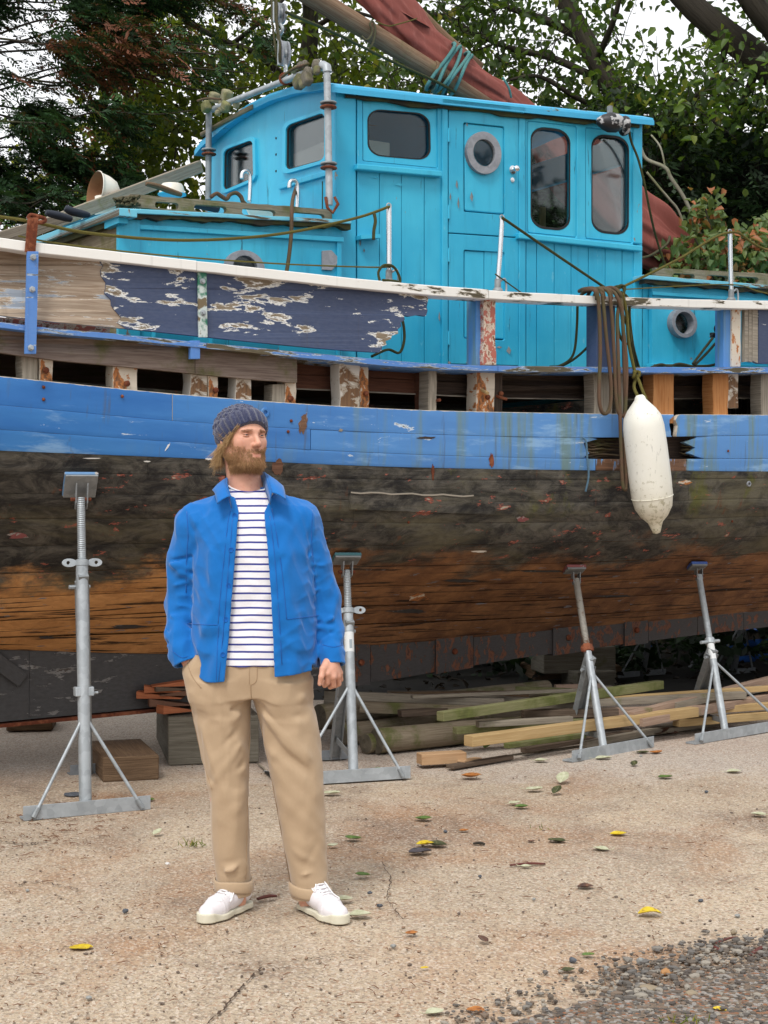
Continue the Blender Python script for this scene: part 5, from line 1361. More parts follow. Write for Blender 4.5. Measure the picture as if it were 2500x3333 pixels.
cw = thing('cowl_vent', 'white cowl ventilator with rusty mouth behind the front trunk', 'ventilator', PT(330, 690, -.15))
c = PT(322, 624, -.15); ax = Vector((-.80, -.55, .12)).normalized()
prof = [(.0001, -.125), (.05, -.115), (.085, -.085), (.103, -.04), (.110, 0), (.116, .02), (.120, .022), (.116, .026), (.108, .015), (.100, -.03), (.07, -.085), (.0001, -.10)]
MB().lathe(c, ax, prof[:8], 28, cap=False).build('hood', M['cowl'], cw, smooth=True)
MB().lathe(c, ax, prof[7:], 28, cap=False).build('mouth', M['cowl_in'], cw, smooth=True)
MB().tube([c - Z3 * .02 - ax * .05, c - Z3 * .2 - ax * .05], .07, 16).build('neck', M['cowl'], cw, smooth=True)
tag(MB().bar(PT(-30, 800, .35), PT(652, 542, -.35), .035, .075).build('deck_plank', M['beam_grey'], None, bevel=.004), 'long grey plank slanting up across the fore deck towards the gantry leg', 'plank')
tag(MB().bar(PT(-70, 790, .55), PT(230, 702, .35), .03, .05).build('deck_batten', M['beam_grey'], None, bevel=.004), 'thin pale batten on deck beneath the two navy bundles at the bow', 'batten')
def bundle(label, pts, rad, mat, name='bundle'):
    return tag(MB().tube(smooth_nodes([PT(*p) for p in pts], 6), [rad * (0.35 + .65 * math.sin(math.pi * (.12 + .76 * k / (6 * (len(pts) - 1)))) ** .6) for k in range(6 * (len(pts) - 1) + 1)], 12, squash=.7).build(name, mat, None, smooth=True), label, 'bundle')
bundle('dark navy rolled bundle on the fore deck, the upper of two', [(212, 677, .5), (240, 690, .5), (285, 700, .45)], .032, M['navy_cloth'])
bundle('dark navy rolled bundle on the fore deck, the lower of two', [(150, 692, .55), (190, 702, .55), (232, 714, .55)], .030, M['navy_cloth'])
bundle('curved grey-brown lid lying on the front trunk roof beside the white basin', [(476, 598, .2), (510, 606, .2), (560, 624, .2), (590, 634, .2)], .024, M['block_brown'], 'lid')
bundle('blue-grey rounded bundle behind the grab rail of the front trunk', [(622, 662, .5), (660, 668, .5), (710, 682, .5)], .036, M['navy_cloth'])
bs = thing('basin', 'small white basin upturned on the front trunk roof', 'basin', PT(560, 632, .1))
MB().lathe(PT(560, 634, .1), Z3, [(.078, 0), (.076, .01), (.066, .05), (.058, .062), (.02, .066), (.0001, .066)], 24).build('bowl', M['cowl'], bs, smooth='auto')
MB().lathe(PT(560, 636, .1), Z3, [(.078, 0), (.083, .002), (.083, .008), (.078, .01)], 24).build('rim', M['cabin_clean'], bs, smooth='auto')
gt = thing('deck_grating', 'pale slatted grating lying on the front trunk roof near the wheelhouse', 'grating', PT(860, 692, .5))
for k in range(7):
    MB().bar(PT(800 + k * 2, 672 + k * 4, .62 - .05 * k), PT(900 + k * 2, 684 + k * 4, .62 - .05 * k), .018, .012).build('slat', M['cowl'], gt)
nt = MB(); r = random.Random(8)
for k in range(26):
    u, v = 400 + r.uniform(-20, 40), 660 + r.uniform(-16, 12)
    pts = [PT(u + r.uniform(-18, 18), v + r.uniform(-9, 9), TT - .05 + r.uniform(-.05, .05)) for _ in range(4)]
    nt.tube(smooth_nodes(pts, 4), .006, 5)
tag(nt.build('rope_tangle', M['rope_grey'], None, smooth=True), 'tangle of grey rope on the forward corner of the front trunk', 'rope', None)
# ------------------------------------------------------------------ boat stands
def stand(name, label, base_l, base_r, pole_b, pad_px, padT, pad_mat, nut_v, thread_mat='galv', nut='wing', sticker=None, leg_px=None, leg_top=None, tall=False, pole_r=.024, group='boat stands along the near side'):
    BL_, BR_ = gp(*base_l), gp(*base_r)
    d = (BR_ - BL_).normalized(); back = Vector((-d.y, d.x, 0))
    root = thing(name, label, 'boat stand', (BL_ + BR_) / 2, group)
    pb = gp(*pole_b); pb = BL_ + d * (pb - BL_).dot(d) + back * .030
    top = PT(pad_px[0], pad_px[1], padT)
    ax = (top - pb).normalized()
    MB().box((BL_ + BR_) / 2 + Z3 * .006 + back * .037, d * (BR_ - BL_).length / 2, back * .034, Z3 * .005).build('foot_flange', M['galv'], root, bevel=.002)
    MB().box((BL_ + BR_) / 2 + Z3 * .034, d * (BR_ - BL_).length / 2, back * .003, Z3 * .034).build('foot_bar', M['galv'], root, bevel=.0015)
    h = (top - pb).length
    tn = pb + ax * ((nut_v - pole_b[1]) / (pad_px[1] - pole_b[1]) * h)
    pole = MB().tube([pb + Z3 * .008, pb + ax * .3, tn - ax * .3, tn], pole_r, 20).build('pole', M['galv'], root, smooth='auto')
    pr = []; hh = (top - tn).length - .03; n = int(hh / .0095)
    for k in range(n):
        pr += [(.0185, k * .0095), (.0215, k * .0095 + .0032), (.0215, k * .0095 + .005), (.0185, k * .0095 + .0085)]
    MB().lathe(tn, ax, pr, 14).build('screw', M[thread_mat], root, smooth='auto')
    if nut == 'wing':
        w = MB().lathe(tn - ax * .02, ax, [(.024, 0), (.033, .004), (.034, .03), (.024, .036)], 16)
        w.build('nut', M['galv'], root, smooth='auto')
        s = d
        for sg in (-1, 1):
            c_ = tn + s * sg * .066
            pl = [(math.cos(a) * .034 if math.cos(a) * 1 > 0 else math.cos(a) * .040, math.sin(a) * .021) for a in [2 * math.pi * k / 18 for k in range(18)]]
            MB().plate(pl, [[(math.cos(a) * .009 + .004, math.sin(a) * .009) for a in [2 * math.pi * k / 10 for k in range(10)]]], lambda x, y, c_=c_, sg=sg: c_ + s * x * sg - back * .01 + ax * y, back * .012).build('nut_ear', M['galv'], root, bevel=.004)
    elif nut == 'tbar':
        MB().lathe(tn - ax * .02, ax, [(.024, 0), (.032, .004), (.032, .04), (.024, .046)], 12).build('nut', M['galv'], root, smooth='auto')
        MB().tube([tn - d * .10, tn + d * .10], .011, 10).build('tommy_bar', M['galv'], root, smooth='auto')
    else:
        MB().lathe(tn - ax * .02, ax, [(.024, 0), (.036, .003), (.036, .045), (.024, .05)], 6).build('nut', M['rust'], root, bevel=.004)
        for sg in (-1, 1): MB().box(tn + d * sg * .04, d * .012, back * .012, ax * .016).build('nut_ear', M['rust'], root, bevel=.003)
    if tall:
        cb = pb + ax * (h * .365)
        MB().tube([cb - d * .045, cb + d * .07], .007, 8).build('cross_bolt', M['galv'], root)
        MB().box(cb + Z3 * .01, d * .046, back * .022, ax * .022).build('bolt_lug', M['galv'], root, bevel=.004)
    pu = HP(pad_px[0] - 12, pad_px[1] - 25); pd = HP(pad_px[0] - 12, pad_px[1] + 20)
    slope = (pd - pu).normalized()
    pl = HP(pad_px[0] - 40, pad_px[1]); prr = HP(pad_px[0] + 40, pad_px[1])
    al = (prr - pl).normalized()
    slope = (slope - N3 * (.30 if tall else .45)).normalized()
    nrm = al.cross(slope).normalized()
    if nrm.dot(N3) < 0: nrm = -nrm
    pc = top + (-nrm) * .0
    for sg in (-1, 1):
        c_ = top + al * sg * .028 - ax * .004
        MB().plate([(-.024, -.06), (.024, -.06), (.045, .012), (-.045, .012)], [], lambda x, y, c_=c_: c_ + slope * x + ax * (y - .005) - slope * (.25 * y), al * .007).build('yoke_cheek', M['galv_dull'], root, bevel=.002)
    MB().tube([top - al * .05 - ax * .045, top + al * .05 - ax * .045], .009, 8).build('yoke_pin', M['rust'], root)
    MB().box(pc - nrm * .004 + ax * .018, al * .080, slope * .075, nrm * .005).build('pad_plate', M['galv_dull'], root, bevel=.002)
    MB().box(pc - nrm * .018 + ax * .018, al * .083, slope * .078, nrm * .009).build('pad', M[pad_mat], root, bevel=.004)
    jb = pb + ax * (h * (.30 if tall else .50))
    if not tall: jb = pb + ax * min(h * .5, .53)
    for q in (BL_, BR_):
        e = q + (((BL_ + BR_) / 2) - q).normalized() * .055 - back * .012 + Z3 * .03
        br = MB().tube([e, jb - back * .005], .0085, 10).build('brace', M['galv'], root, smooth='auto')
        MB().tube([e - (jb - e).normalized() * .02, e + (jb - e).normalized() * .03], .013, 8).build('weld_collar', M['galv_dull'], br, smooth='auto')
    if leg_px:
        lf = gp(*leg_px)
    else:
        lf = pb + back * .62
    lt = at(*leg_top) if leg_top else tn - ax * .10 + back * .02
    ld = (lt - lf).normalized(); lw = .085 if leg_top else .055
    for sg in (-1, 1): MB().bar(lf + Z3 * .01 + d * sg * lw * .5 - back * .015, lt + d * sg * lw * .5 - back * .015, .006, .035, back).build('leg_flange', M['galv_dull'], root)
    rl = MB().bar(lf + Z3 * .01, lt, .006, lw, d).build('rear_leg', M['galv_dull'], root)
    MB().box(lf + Z3 * .028, d * .085, back * .004, Z3 * .028).build('rear_foot', M['galv_shade'], root, bevel=.002)
    MB().box(lf + Z3 * .004 + back * .03, d * .085, back * .035, Z3 * .004).build('rear_foot_flange', M['galv_shade'], root)
    st0 = pb + ax * .12 + back * .01; st1 = lf + (lt - lf) * .16
    MB().bar(st0, st1, .006, .035).build('stay_bar', M['galv_dull'], root, bevel=.002)
    MB().bar(lt - (lt - lf).normalized() * .04 + Z3 * 0, tn - ax * .05 - back * .015, .06, .05, d).build('hinge_lug', M['galv_dull'], root, bevel=.004)
    MB().tube([lt + d * .045 - Z3 * .02, lt - d * .06 - Z3 * .02], .010, 8).build('hinge_bolt', M['galv'], root)
    if sticker:
        sc = pb + ax * (h * sticker);
        MB().lathe(sc - ax * .055, ax, [(pole_r + .0006, 0), (pole_r + .0006, .11)], 20, cap=False).build('sticker', M['sticker'], root, smooth=True)
        MB().plate([(-.008, -.03), (.008, -.03), (.008, .02), (-.008, .02)], [], lambda x, y: sc - back * (pole_r + .0012) + d * x + ax * y, -back * .0003).build('sticker_print', m_plain('sticker_print', S(150, 160, 166), .5), root)
    return root

stand('boat_stand', 'tall galvanised boat stand with wing nut and worn blue pad, left of the man', (75, 2672), (490, 2634), (283, 2652), (263, 1596), hull_T(263, 1596) + .055, 'pad_blue', 1838, tall=True, leg_px=(278, 2520), pole_r=.030)
stand('boat_stand', 'galvanised boat stand with teal pad and white sticker directly behind the man', (925, 2560), (1336, 2533), (1160, 2546), (1128, 1836), hull_T(1128, 1825) + .055, 'pad_teal', 1992, sticker=.63, leg_px=(1088, 2472), tall=False, pole_r=.027)
stand('boat_stand', 'boat stand with rusty nut and thread and red-edged pad, beside the timber pile', (1862, 2482), (2128, 2432), (1998, 2462), (1872, 1868), hull_T(1872, 1855) + .05, 'pad_red', 2122, 'thread_rust', nut='hex', leg_px=(1858, 2412), leg_top=(1912, 2168, 9.42))
stand('boat_stand', 'boat stand with royal blue pad and white label, rightmost of the row', (2262, 2424), (2560, 2372), (2408, 2408), (2272, 1856), hull_T(2272, 1842) + .05, 'pad_royal', 2098, nut='tbar', sticker=.50, leg_px=(2240, 2352), leg_top=(2312, 2128, 10.05))
def far_stand(label, u, v, lean, w=.55):
    b0 = gp(u, v); root = thing('boat_stand', label, 'boat stand', b0, 'boat stands beyond the keel')
    d = A3
    MB().box(b0 + Z3 * .03, d * w / 2, N3 * .004, Z3 * .03).build('foot_bar', M['galv_shade'], root)
    t = b0 + Z3 * 1.0 + N3 * .25
    MB().tube([b0, t], .028, 10).build('pole', M['galv_shade'], root, smooth=True)
    MB().bar(b0 - N3 * .55, b0 + (t - b0) * .75, .055, .03).build('rear_leg', M['galv_shade'], root)
    for sg in (-1, 1): MB().tube([b0 + d * sg * w * .45 + Z3 * .03, b0 + (t - b0) * .5], .009, 6).build('brace', M['galv_shade'], root)
    MB().box(t + Z3 * .02, d * .08, N3 * .07, Z3 * .02 + N3 * .02).build('pad', M['pad_blue'], root)
    return root
far_stand('dim steel boat stand in the shade beyond the keel behind the timber pile', 1375, 2130, 0)
far_stand('dim steel boat stand beyond the keel between the two right-hand stands', 2090, 2205, 0)
far_stand('dim steel boat stand beyond the keel under the blue pipes', 2385, 2200, 0)
far_stand('dark steel stand foot beyond the keel at the left picture edge', -30, 2340, 0)
far_stand('dim steel boat stand beyond the keel behind the middle of the timber pile', 1610, 2120, 0)

# ------------------------------------------------------------------ keel blocks and wedges
def block_px(name, label, c_px, w, dpt, h, yaw, mat, z=0.0, cat='timber block', bev=.008, tilt=0.0):
    b0 = gp(c_px[0], c_px[1], z)                      # the corner nearest the camera, on the ground
    x = Vector((math.cos(yaw), math.sin(yaw), 0)); y = Vector((-math.sin(yaw), math.cos(yaw), 0))
    c_ = b0 + x * w / 2 + y * dpt / 2 + Z3 * h / 2
    mb = MB().box(c_, x * w / 2, y * dpt / 2, Z3 * h / 2 + x * tilt)
    o = mb.build(name, mat, None, bevel=bev)
    return tag(o, label, cat), x, y, b0
block_px('timber_block', 'big square grey timber block under the keel with red wedges on top', (547, 2492), .52, 1.05, .275, R(12), M['block'])
block_px('timber_baulk', 'low brown timber baulk with split end in front of the grey block', (335, 2548), .30, .62, .135, R(18), M['block_brown'])
block_px('timber_block', 'dark timber block deep under the keel at the left edge', (20, 2380), .30, .40, .10, R(8), M['block_brown'])
block_px('timber_block', 'dark square block under the keel behind the rusty-nut stand, the upper one', (1770, 2195), .62, .40, .22, R(10), M['block'], .10)
block_px('timber_block', 'low pale block under the keel behind the rusty-nut stand, lower and nearer', (1880, 2240), .36, .3, .13, R(20), M['block'])
block_px('timber_block', 'dark low block under the keel at the right beneath the upper block', (1740, 2215), .8, .5, .11, R(14), M['block_brown'])
def wedge(label, u, v, z, l, w, h, yaw, mat, dD=0.0):
    c_ = at(u - 38, v, 8.84 + dD)
    x = Vector((math.cos(yaw), math.sin(yaw), 0)); y = Vector((-math.sin(yaw), math.cos(yaw), 0))
    p = [c_ - x * l / 2 - y * w / 2, c_ + x * l / 2 - y * w / 2, c_ + x * l / 2 + y * w / 2, c_ - x * l / 2 + y * w / 2]
    t = [p[0] + Z3 * h, p[1] + Z3 * .006, p[2] + Z3 * .006, p[3] + Z3 * h]
    return tag(MB().box8(p + t).build('wedge', mat, None, bevel=.002), label, 'wedge', 'wedges on the timber block')
wedge('dark flat wedge at the bottom of the pile on the grey block', 590, 2296, .278, .24, .10, .045, R(14), M['wedge_dark'])
wedge('red wedge with its thick end to the left, low in the pile', 560, 2272, .325, .26, .09, .042, R(-4), M['wedge'])
wedge('brown wedge in the middle of the pile on the grey block', 625, 2262, .352, .24, .09, .04, R(190), M['wedge_dark'])
wedge('bright red wedge with a square end in the upper pile', 570, 2252, .362, .22, .09, .040, R(8), M['wedge'])
wedge('grey-brown thin wedge near the top of the pile', 600, 2246, .392, .22, .09, .028, R(24), M['beam_dark'])
wedge('long brown-red wedge lying on the very top of the pile', 605, 2232, .402, .26, .09, .04, R(196), M['wedge'])
wedge('red wedge leaning over the front edge of the grey block', 612, 2318, .278, .22, .08, .05, R(40), M['wedge'], -.02)

# ------------------------------------------------------------------ pile of poles and boards behind the stands
def log(label, a, za, b_, zb, r0, r1, mat, name='pole', cat='pole', n=18, end=True):
    pa_, pb_ = gp(a[0], a[1], za), gp(b_[0], b_[1], zb)
    root = thing(name, label, cat, pa_ - Z3 * za, 'poles and boards in the timber pile')
    rr = random.Random(int(a[0]) + int(a[1]))
    m = 9
    path = [pa_.lerp(pb_, k / (m - 1)) + Vector((0, 0, rr.uniform(-.004, .004))) for k in range(m)]
    MB().tube(path, [r0 + (r1 - r0) * k / (m - 1) + rr.uniform(-.002, .002) for k in range(m)], n).build('shaft', mat, root, smooth='auto')
    dirn = (pa_ - pb_).normalized()
    MB().lathe(pa_ - dirn * .002, dirn, [(r0 * 1.001, 0), (r0 * .96, .005), (r0 * .5, .007), (.0001, .006)], n).build('sawn_end', M['log_end'], root)
    return root
log('thickest round pole, its sawn end nearest the camera', (1226, 2412), .075, (2060, 2330), .08, .078, .060, M['log'])
log('round pole end tucked left of the thickest one', (1190, 2420), .058, (1900, 2330), .06, .058, .05, M['log'])
log('dark-ended round pole behind the sticker stand, half hidden', (1106, 2392), .07, (1900, 2290), .07, .070, .05, M['log'])
log('long upper grey pole lying across the pile with a crack along it', (1040, 2330), .17, (1780, 2240), .20, .072, .055, M['log'])
log('greenish pole showing at the left end of the pile beside the trousers', (1010, 2345), .12, (1500, 2300), .12, .066, .06, M['log'])
def beam(label, a, za, b_, zb, w, h, mat, name='board', cat='board', bev=.003):
    pa_, pb_ = gp(a[0], a[1], za), gp(b_[0], b_[1], zb)
    o = MB().bar(pa_, pb_, w, h).build(name, M[mat], None, bevel=bev)
    return tag(o, label, cat, 'poles and boards in the timber pile')
beam('long silvered board through the middle of the pile to the right-hand stand', (1640, 2300), .235, (2420, 2262), .22, .07, .045, 'beam_grey')
for q in ((('dark grey board lying deep in the pile behind the thickest pole'), (1300, 2322), .20, (1960, 2282), .21, .07, .04, 'beam_dark'),
          (('brown split board at the back of the pile left of the dark blocks'), (1260, 2262), .24, (1720, 2262), .24, .06, .05, 'block_brown'),
          (('grey board on the ground between the rusty-nut stand and the blue-padded stand'), (2020, 2396), .03, (2330, 2352), .03, .08, .03, 'beam_grey'),
          (('mossy board wedged between the long pole and the tan timber'), (1480, 2378), .13, (1900, 2346), .14, .06, .04, 'beam_green'),
          (('brown board sticking out furthest right of the pile'), (2140, 2318), .10, (2640, 2262), .14, .08, .05, 'block_brown'),
          (('thin grey slat crossing on top of the highest boards'), (1340, 2268), .29, (1900, 2246), .29, .04, .02, 'beam_grey')):
    beam(*q)
beam('long pale lath crossing behind both right-hand stands, upper', (1900, 2282), .24, (2560, 2236), .24, .05, .035, 'beam_tan')
beam('weathered board half under the long green batten', (1780, 2345), .13, (2380, 2296), .13, .08, .04, 'beam_pink')
beam('long silvered board leaning highest at the back of the pile', (1055, 2268), .27, (1640, 2296), .22, .05, .085, 'beam_grey')
beam('green algae board below the highest silvered one', (1172, 2300), .22, (1560, 2316), .20, .05, .07, 'log')
beam('long green batten crossing over the poles to the stand with the rusty nut', (1432, 2332), .25, (2150, 2228), .30, .06, .055, 'beam_green')
beam('fresh tan square timber lying across the front of the pile', (1524, 2412), .15, (2260, 2316), .16, .075, .060, 'beam_tan', 'timber', 'timber')
beam('pale weathered board behind the pile right of the silvered one', (1528, 2272), .25, (1800, 2288), .22, .05, .05, 'beam_grey')
beam('short greenish board end high at the back, nearest the dark blocks', (1680, 2245), .25, (1860, 2252), .25, .05, .045, 'beam_green')
beam('short pale board end beside the green one at the back', (1800, 2254), .24, (1990, 2240), .24, .05, .035, 'beam_grey')
beam('thin pinkish strip highest at the back beside the rusty-nut stand', (1806, 2236), .27, (1960, 2232), .27, .04, .03, 'beam_pink')
beam('dark board end under the long green batten', (1554, 2358), .17, (1860, 2340), .17, .05, .035, 'beam_grey')
beam('broken dark board behind the rusty-nut stand, middle of the pile', (1700, 2325), .19, (2010, 2318), .19, .06, .05, 'beam_dark')
beam('grey board running out behind the rusty-nut stand', (1880, 2320), .17, (2300, 2308), .16, .06, .05, 'beam_pink')
beam('pinkish long board rising to the right edge of the picture', (2050, 2330), .18, (2560, 2200), .26, .06, .05, 'beam_pink')
beam('second pinkish board just below the rising one at the right', (2080, 2352), .14, (2540, 2262), .18, .06, .05, 'beam_pink')
beam('tan board low at the right behind the blue-padded stand', (2290, 2312), .14, (2600, 2290), .14, .06, .045, 'beam_tan')
beam('green-edged low board at the right end of the pile', (2200, 2352), .08, (2620, 2318), .08, .07, .05, 'beam_tan')
beam('thin greenish slat lying under the tan timber', (1648, 2428), .06, (1900, 2392), .07, .05, .03, 'beam_green')
beam('thin dark slat on the ground under the tan timber', (1704, 2442), .035, (2050, 2384), .04, .05, .03, 'beam_dark')
beam('long dark lath at the bottom right of the pile', (1900, 2424), .03, (2240, 2356), .03, .05, .04, 'beam_grey')
beam('pale cross board in the pile between the two right-hand stands', (2190, 2296), .20, (2480, 2240), .22, .06, .04, 'beam_grey')
beam('short fresh offcut lying alone in front of the poles', (1364, 2470), .045, (1510, 2462), .045, .09, .062, 'offcut', 'offcut', 'offcut', .004)
beam('flat dark split lath on the concrete right of the offcut', (1464, 2496), .014, (1660, 2464), .014, .06, .022, 'beam_dark', 'lath', 'lath')
beam('thin pale chip of wood leaning between offcut and dark lath', (1500, 2478), .03, (1556, 2468), .02, .05, .012, 'offcut', 'wood_chip', 'wood chip')
bp = thing('pipe_coil', 'loops of blue plastic water pipe lying under the stern at the right', 'pipe', gp(2420, 2150))
for k, (u0, v0, u1, v1, z, rr) in enumerate(((2380, 2170, 2800, 2180, .05, .045), (2370, 2140, 2800, 2150, .13, .045), (2130, 2120, 2800, 2130, .22, .016), (2390, 2060, 2800, 2090, .42, .014))):
    a_ = gp(u0, v0, z * .2) + Z3 * z * .8; b_ = gp(u1, v1, z * .2) + Z3 * z * .8
    mid = (a_ + b_) / 2 + Vector((0, .3, .03))
    MB().tube(smooth_nodes([a_, mid, b_], 10), rr, 10).build('pipe', M['blue_pipe'], bp, smooth=True)
a_ = gp(2120, 2105, .1)
MB().tube(smooth_nodes([a_, a_ + Vector((-.05, .1, .08)), a_ + Vector((.15, .3, .18)), a_ + Vector((.8, .5, .2)), a_ + Vector((1.6, .4, .05))], 8), .014, 8).build('pipe', M['blue_pipe'], bp, smooth=True)
# ------------------------------------------------------------------ ground
def _ground_mat():
    b = NB('brushed_aggregate_concrete'); o = b.obj()
    of = b.map(o, (1, .55, 1))
    big = b.noise(b.map(o, (1, .7, 1)), .85, 5, .6, .3); mid = b.noise(o, 3.2, 5, .62, .2)
    base = b.mix(b.step(big, .3, .7), S(166, 150, 130), S(190, 172, 148))
    base = b.mix(b.mth('MULTIPLY', b.step(mid, .5, .8), .5), base, S(196, 180, 164))
    rust = b.noise(b.map(o, (1, .8, 1), loc=(3.1, 7.7, 0)), .95, 6, .66, .5)
    base = b.mix(b.mth('MULTIPLY', b.step(rust, .46, .70), .72), base, S(158, 114, 78))
    dk = b.noise(b.map(o, (1, .8, 1), loc=(9.1, 2.7, 0)), 1.25, 6, .68, .4)
    base = b.mix(b.mth('MULTIPLY', b.step(dk, .50, .70), .66), base, S(116, 98, 84))
    y = b.sep(o)[1]
    pale = b.mth('MULTIPLY', b.step(b.mth('ADD', y, b.mth('MULTIPLY', mid, 1.2)), 8.6, 9.4), .7)
    base = b.mix(pale, base, S(188, 178, 168))
    agg = b.voro(b.map(o, (1, .8, 1)), 120, 'F1', 'Color'); a1 = b.sep(agg)
    d = b.voro(b.map(o, (1, .8, 1)), 120, 'F1', 'Distance')
    base = b.mix(b.mth('MULTIPLY', b.step(a1[0], .70, .76), .42), base, S(98, 86, 78))
    base = b.mix(b.mth('MULTIPLY', b.step(a1[1], .74, .80), .40), base, S(218, 204, 188))
    base = b.mix(b.mth('MULTIPLY', b.step(a1[2], .84, .88), .4), base, S(152, 108, 80))
    sq = b.noise(b.map(o, (1, .75, 1)), 46, 4, .7, 1.2)
    cr = b.step(b.mth('ABSOLUTE', b.mth('SUBTRACT', sq, .5)), .028, .004)
    base = b.mix(b.mth('MULTIPLY', b.mth('SUBTRACT', 1.0, b.step(b.mth('ABSOLUTE', b.mth('SUBTRACT', sq, .5)), .006, .03)), .42), base, S(88, 68, 54))
    s_ = b.sep(o)
    ev = b.mth('ADD', b.mth('ADD', b.mth('MULTIPLY', s_[0], -.62), b.mth('MULTIPLY', s_[1], .78)), b.mth('MULTIPLY', b.mth('SUBTRACT', b.noise(o, 2.6, 6, .7, .4), .5), .75))
    dm = b.mth('SUBTRACT', 1.0, b.step(ev, 3.05, 3.22))
    dirt = b.mix(b.noise(o, 7, 6, .7), S(104, 90, 78), S(140, 122, 106))
    base = b.mix(b.mth('MULTIPLY', dm, .88), base, dirt)
    n3 = b.noise(o, 160, 3, .6)
    h = b.mth('ADD', b.mth('MULTIPLY', sq, .5), b.mth('ADD', b.mth('MULTIPLY', d, .8), b.mth('MULTIPLY', n3, .3)))
    wet = b.step(dk, .55, .75)
    return b.done(base, b.mth('SUBTRACT', .88, b.mth('MULTIPLY', wet, .15)), b.bump(h, .5, .008), spec=.25)
M['ground'] = _ground_mat()
rows = []
xs = [-300, -60, -20] + [-6 + .25 * k for k in range(49)] + [20, 60, 300]
ys = [-200, -20, 0] + [3 + .25 * k for k in range(45)] + [18, 25, 40, 90, 400]
def gz(x, y):
    if abs(x) < 7 and 2 < y < 15: return .006 * math.sin(x * 1.7 + y * .9) * math.sin(y * 1.3 - x * .4) - .004
    return -.004
rows = [[(x, y, gz(x, y)) for x in xs] for y in ys]
g = MB().grid(rows).build('ground', M['ground'], None, smooth=True)
tag(g, 'brushed pinkish-brown concrete yard floor', None, None, 'structure')
def _dirt():
    b = NB('dark_gravelly_dirt'); o = b.obj()
    n = b.noise(o, 2.4, 6, .65); v = b.voro(o, 75, 'F1', 'Color'); s = b.sep(v); f = b.noise(o, 60, 4, .7)
    c = b.mix(n, S(104, 90, 78), S(136, 120, 104))
    c = b.mix(b.mth('MULTIPLY', b.step(s[0], .6, .68), .8), c, S(84, 80, 76)); c = b.mix(b.mth('MULTIPLY', b.step(s[1], .72, .78), .8), c, S(158, 152, 146))
    c = b.mix(b.mth('MULTIPLY', b.step(s[2], .84, .88), .7), c, S(150, 98, 66))
    return b.done(c, .9, b.bump(b.mth('ADD', f, b.voro(o, 75)), .8, .012), spec=.2)
M['dirt'] = _dirt()
r = random.Random(12)
edge = [(1380, 3420), (1480, 3318), (1640, 3255), (1790, 3205), (1900, 3178), (2060, 3150), (2200, 3110), (2310, 3072), (2420, 3062), (2520, 3050), (2800, 3000)]
inner = [(u + 60, v + 75) for u, v in edge]
ep = smooth_nodes([(u, v, 0) for u, v in inner], 8)
outer = [gp(u + r.uniform(-14, 14), v + r.uniform(-7, 7)) for u, v, _ in ep]
poly = [(p.x, p.y) for p in outer] + [(4.5, 3.0), (2.5, 1.2), (.2, 1.6)]
dp = MB().plate(poly, [], lambda x, y: Vector((x, y, .010 if y < 4.2 else .007)), Vector((0, 0, -.02))).build('dirt_verge', M['dirt'], None)
tag(dp, 'dark gravelly dirt at the edge of the concrete', None, None, 'structure')
def stone_mesh(seed, n=7):
    r = random.Random(seed)
    bm = bmesh.new(); bmesh.ops.create_icosphere(bm, subdivisions=1, radius=1)
    for v in bm.verts: v.co *= r.uniform(.72, 1.12)
    me = bpy.data.meshes.new('stone'); bm.to_mesh(me); bm.free()
    return me
def scatter_stones(name, label, pts, mat, seed):
    base = [np.array([v.co[:] for v in stone_mesh(s).vertices]) for s in range(5)]
    fc = [tuple(p.vertices) for p in stone_mesh(0).polygons]
    V = []; Fs = []
    r = random.Random(seed)
    for k, (x, y, z, s) in enumerate(pts):
        b0 = base[k % 5]; a = r.uniform(0, 6.28)
        q = b0 * np.array([s * r.uniform(.8, 1.5), s * r.uniform(.7, 1.1), s * r.uniform(.45, .8)])
        q = np.stack([q[:, 0] * math.cos(a) - q[:, 1] * math.sin(a), q[:, 0] * math.sin(a) + q[:, 1] * math.cos(a), q[:, 2]], 1) + np.array([x, y, z + s * .05])
        o = len(V); V.extend(map(tuple, q)); Fs.extend(tuple(i + o for i in f) for f in fc)
    me = bpy.data.meshes.new(name); me.from_pydata(V, [], Fs); me.materials.append(mat)
    return tag(link(name, me), label, None, None, 'stuff')
def _stone(name, cols):
    b = NB(name); v = b.noise(b.obj(), 22, 1, .5)
    g = b.t.nodes.new('ShaderNodeNewGeometry')
    c = b.ramp(g.outputs['Random Per Island'], [(k / (len(cols) - 1), q) for k, q in enumerate(cols)], 'CONSTANT')
    n = b.noise(b.obj(), 70, 4)
    return b.done(b.mix(b.mth('MULTIPLY', n, .5), c, b.mix(.5, c, S(40, 38, 36))), .75, b.bump(n, .4, .004), spec=.3)
M['gravel'] = _stone('mixed_gravel', [S(104, 100, 96), S(126, 120, 112), S(92, 86, 80), S(150, 142, 130), S(116, 100, 86), S(98, 88, 78), S(80, 72, 66), S(160, 124, 94)])
M['grit'] = _stone('concrete_grit', [S(134, 116, 100), S(106, 92, 82), S(196, 184, 168), S(150, 124, 102), S(92, 80, 72)])
r = random.Random(44); pts = []
inside = lambda u, v: v > lerp(edge, u)
while len(pts) < 2400:
    u = r.uniform(1350, 2620); v = r.uniform(3030, 3420)
    le = lerp(edge, u)
    dv = v - le
    if dv < -45 or r.random() > (.9 if dv < 110 and u > 1950 else .30): continue
    if dv < 0 and r.random() > .25: continue
    p = gp(u, v); s = r.choice((.003, .004, .005, .007, .010)) * r.uniform(.7, 1.3)
    if u > 2000 and dv < 130 and r.random() < .5: s *= 1.5
    pts.append((p.x, p.y, .008, s))
scatter_stones('gravel', 'grey gravel strewn over the dirt verge', pts, M['gravel'], 3)
pts = []
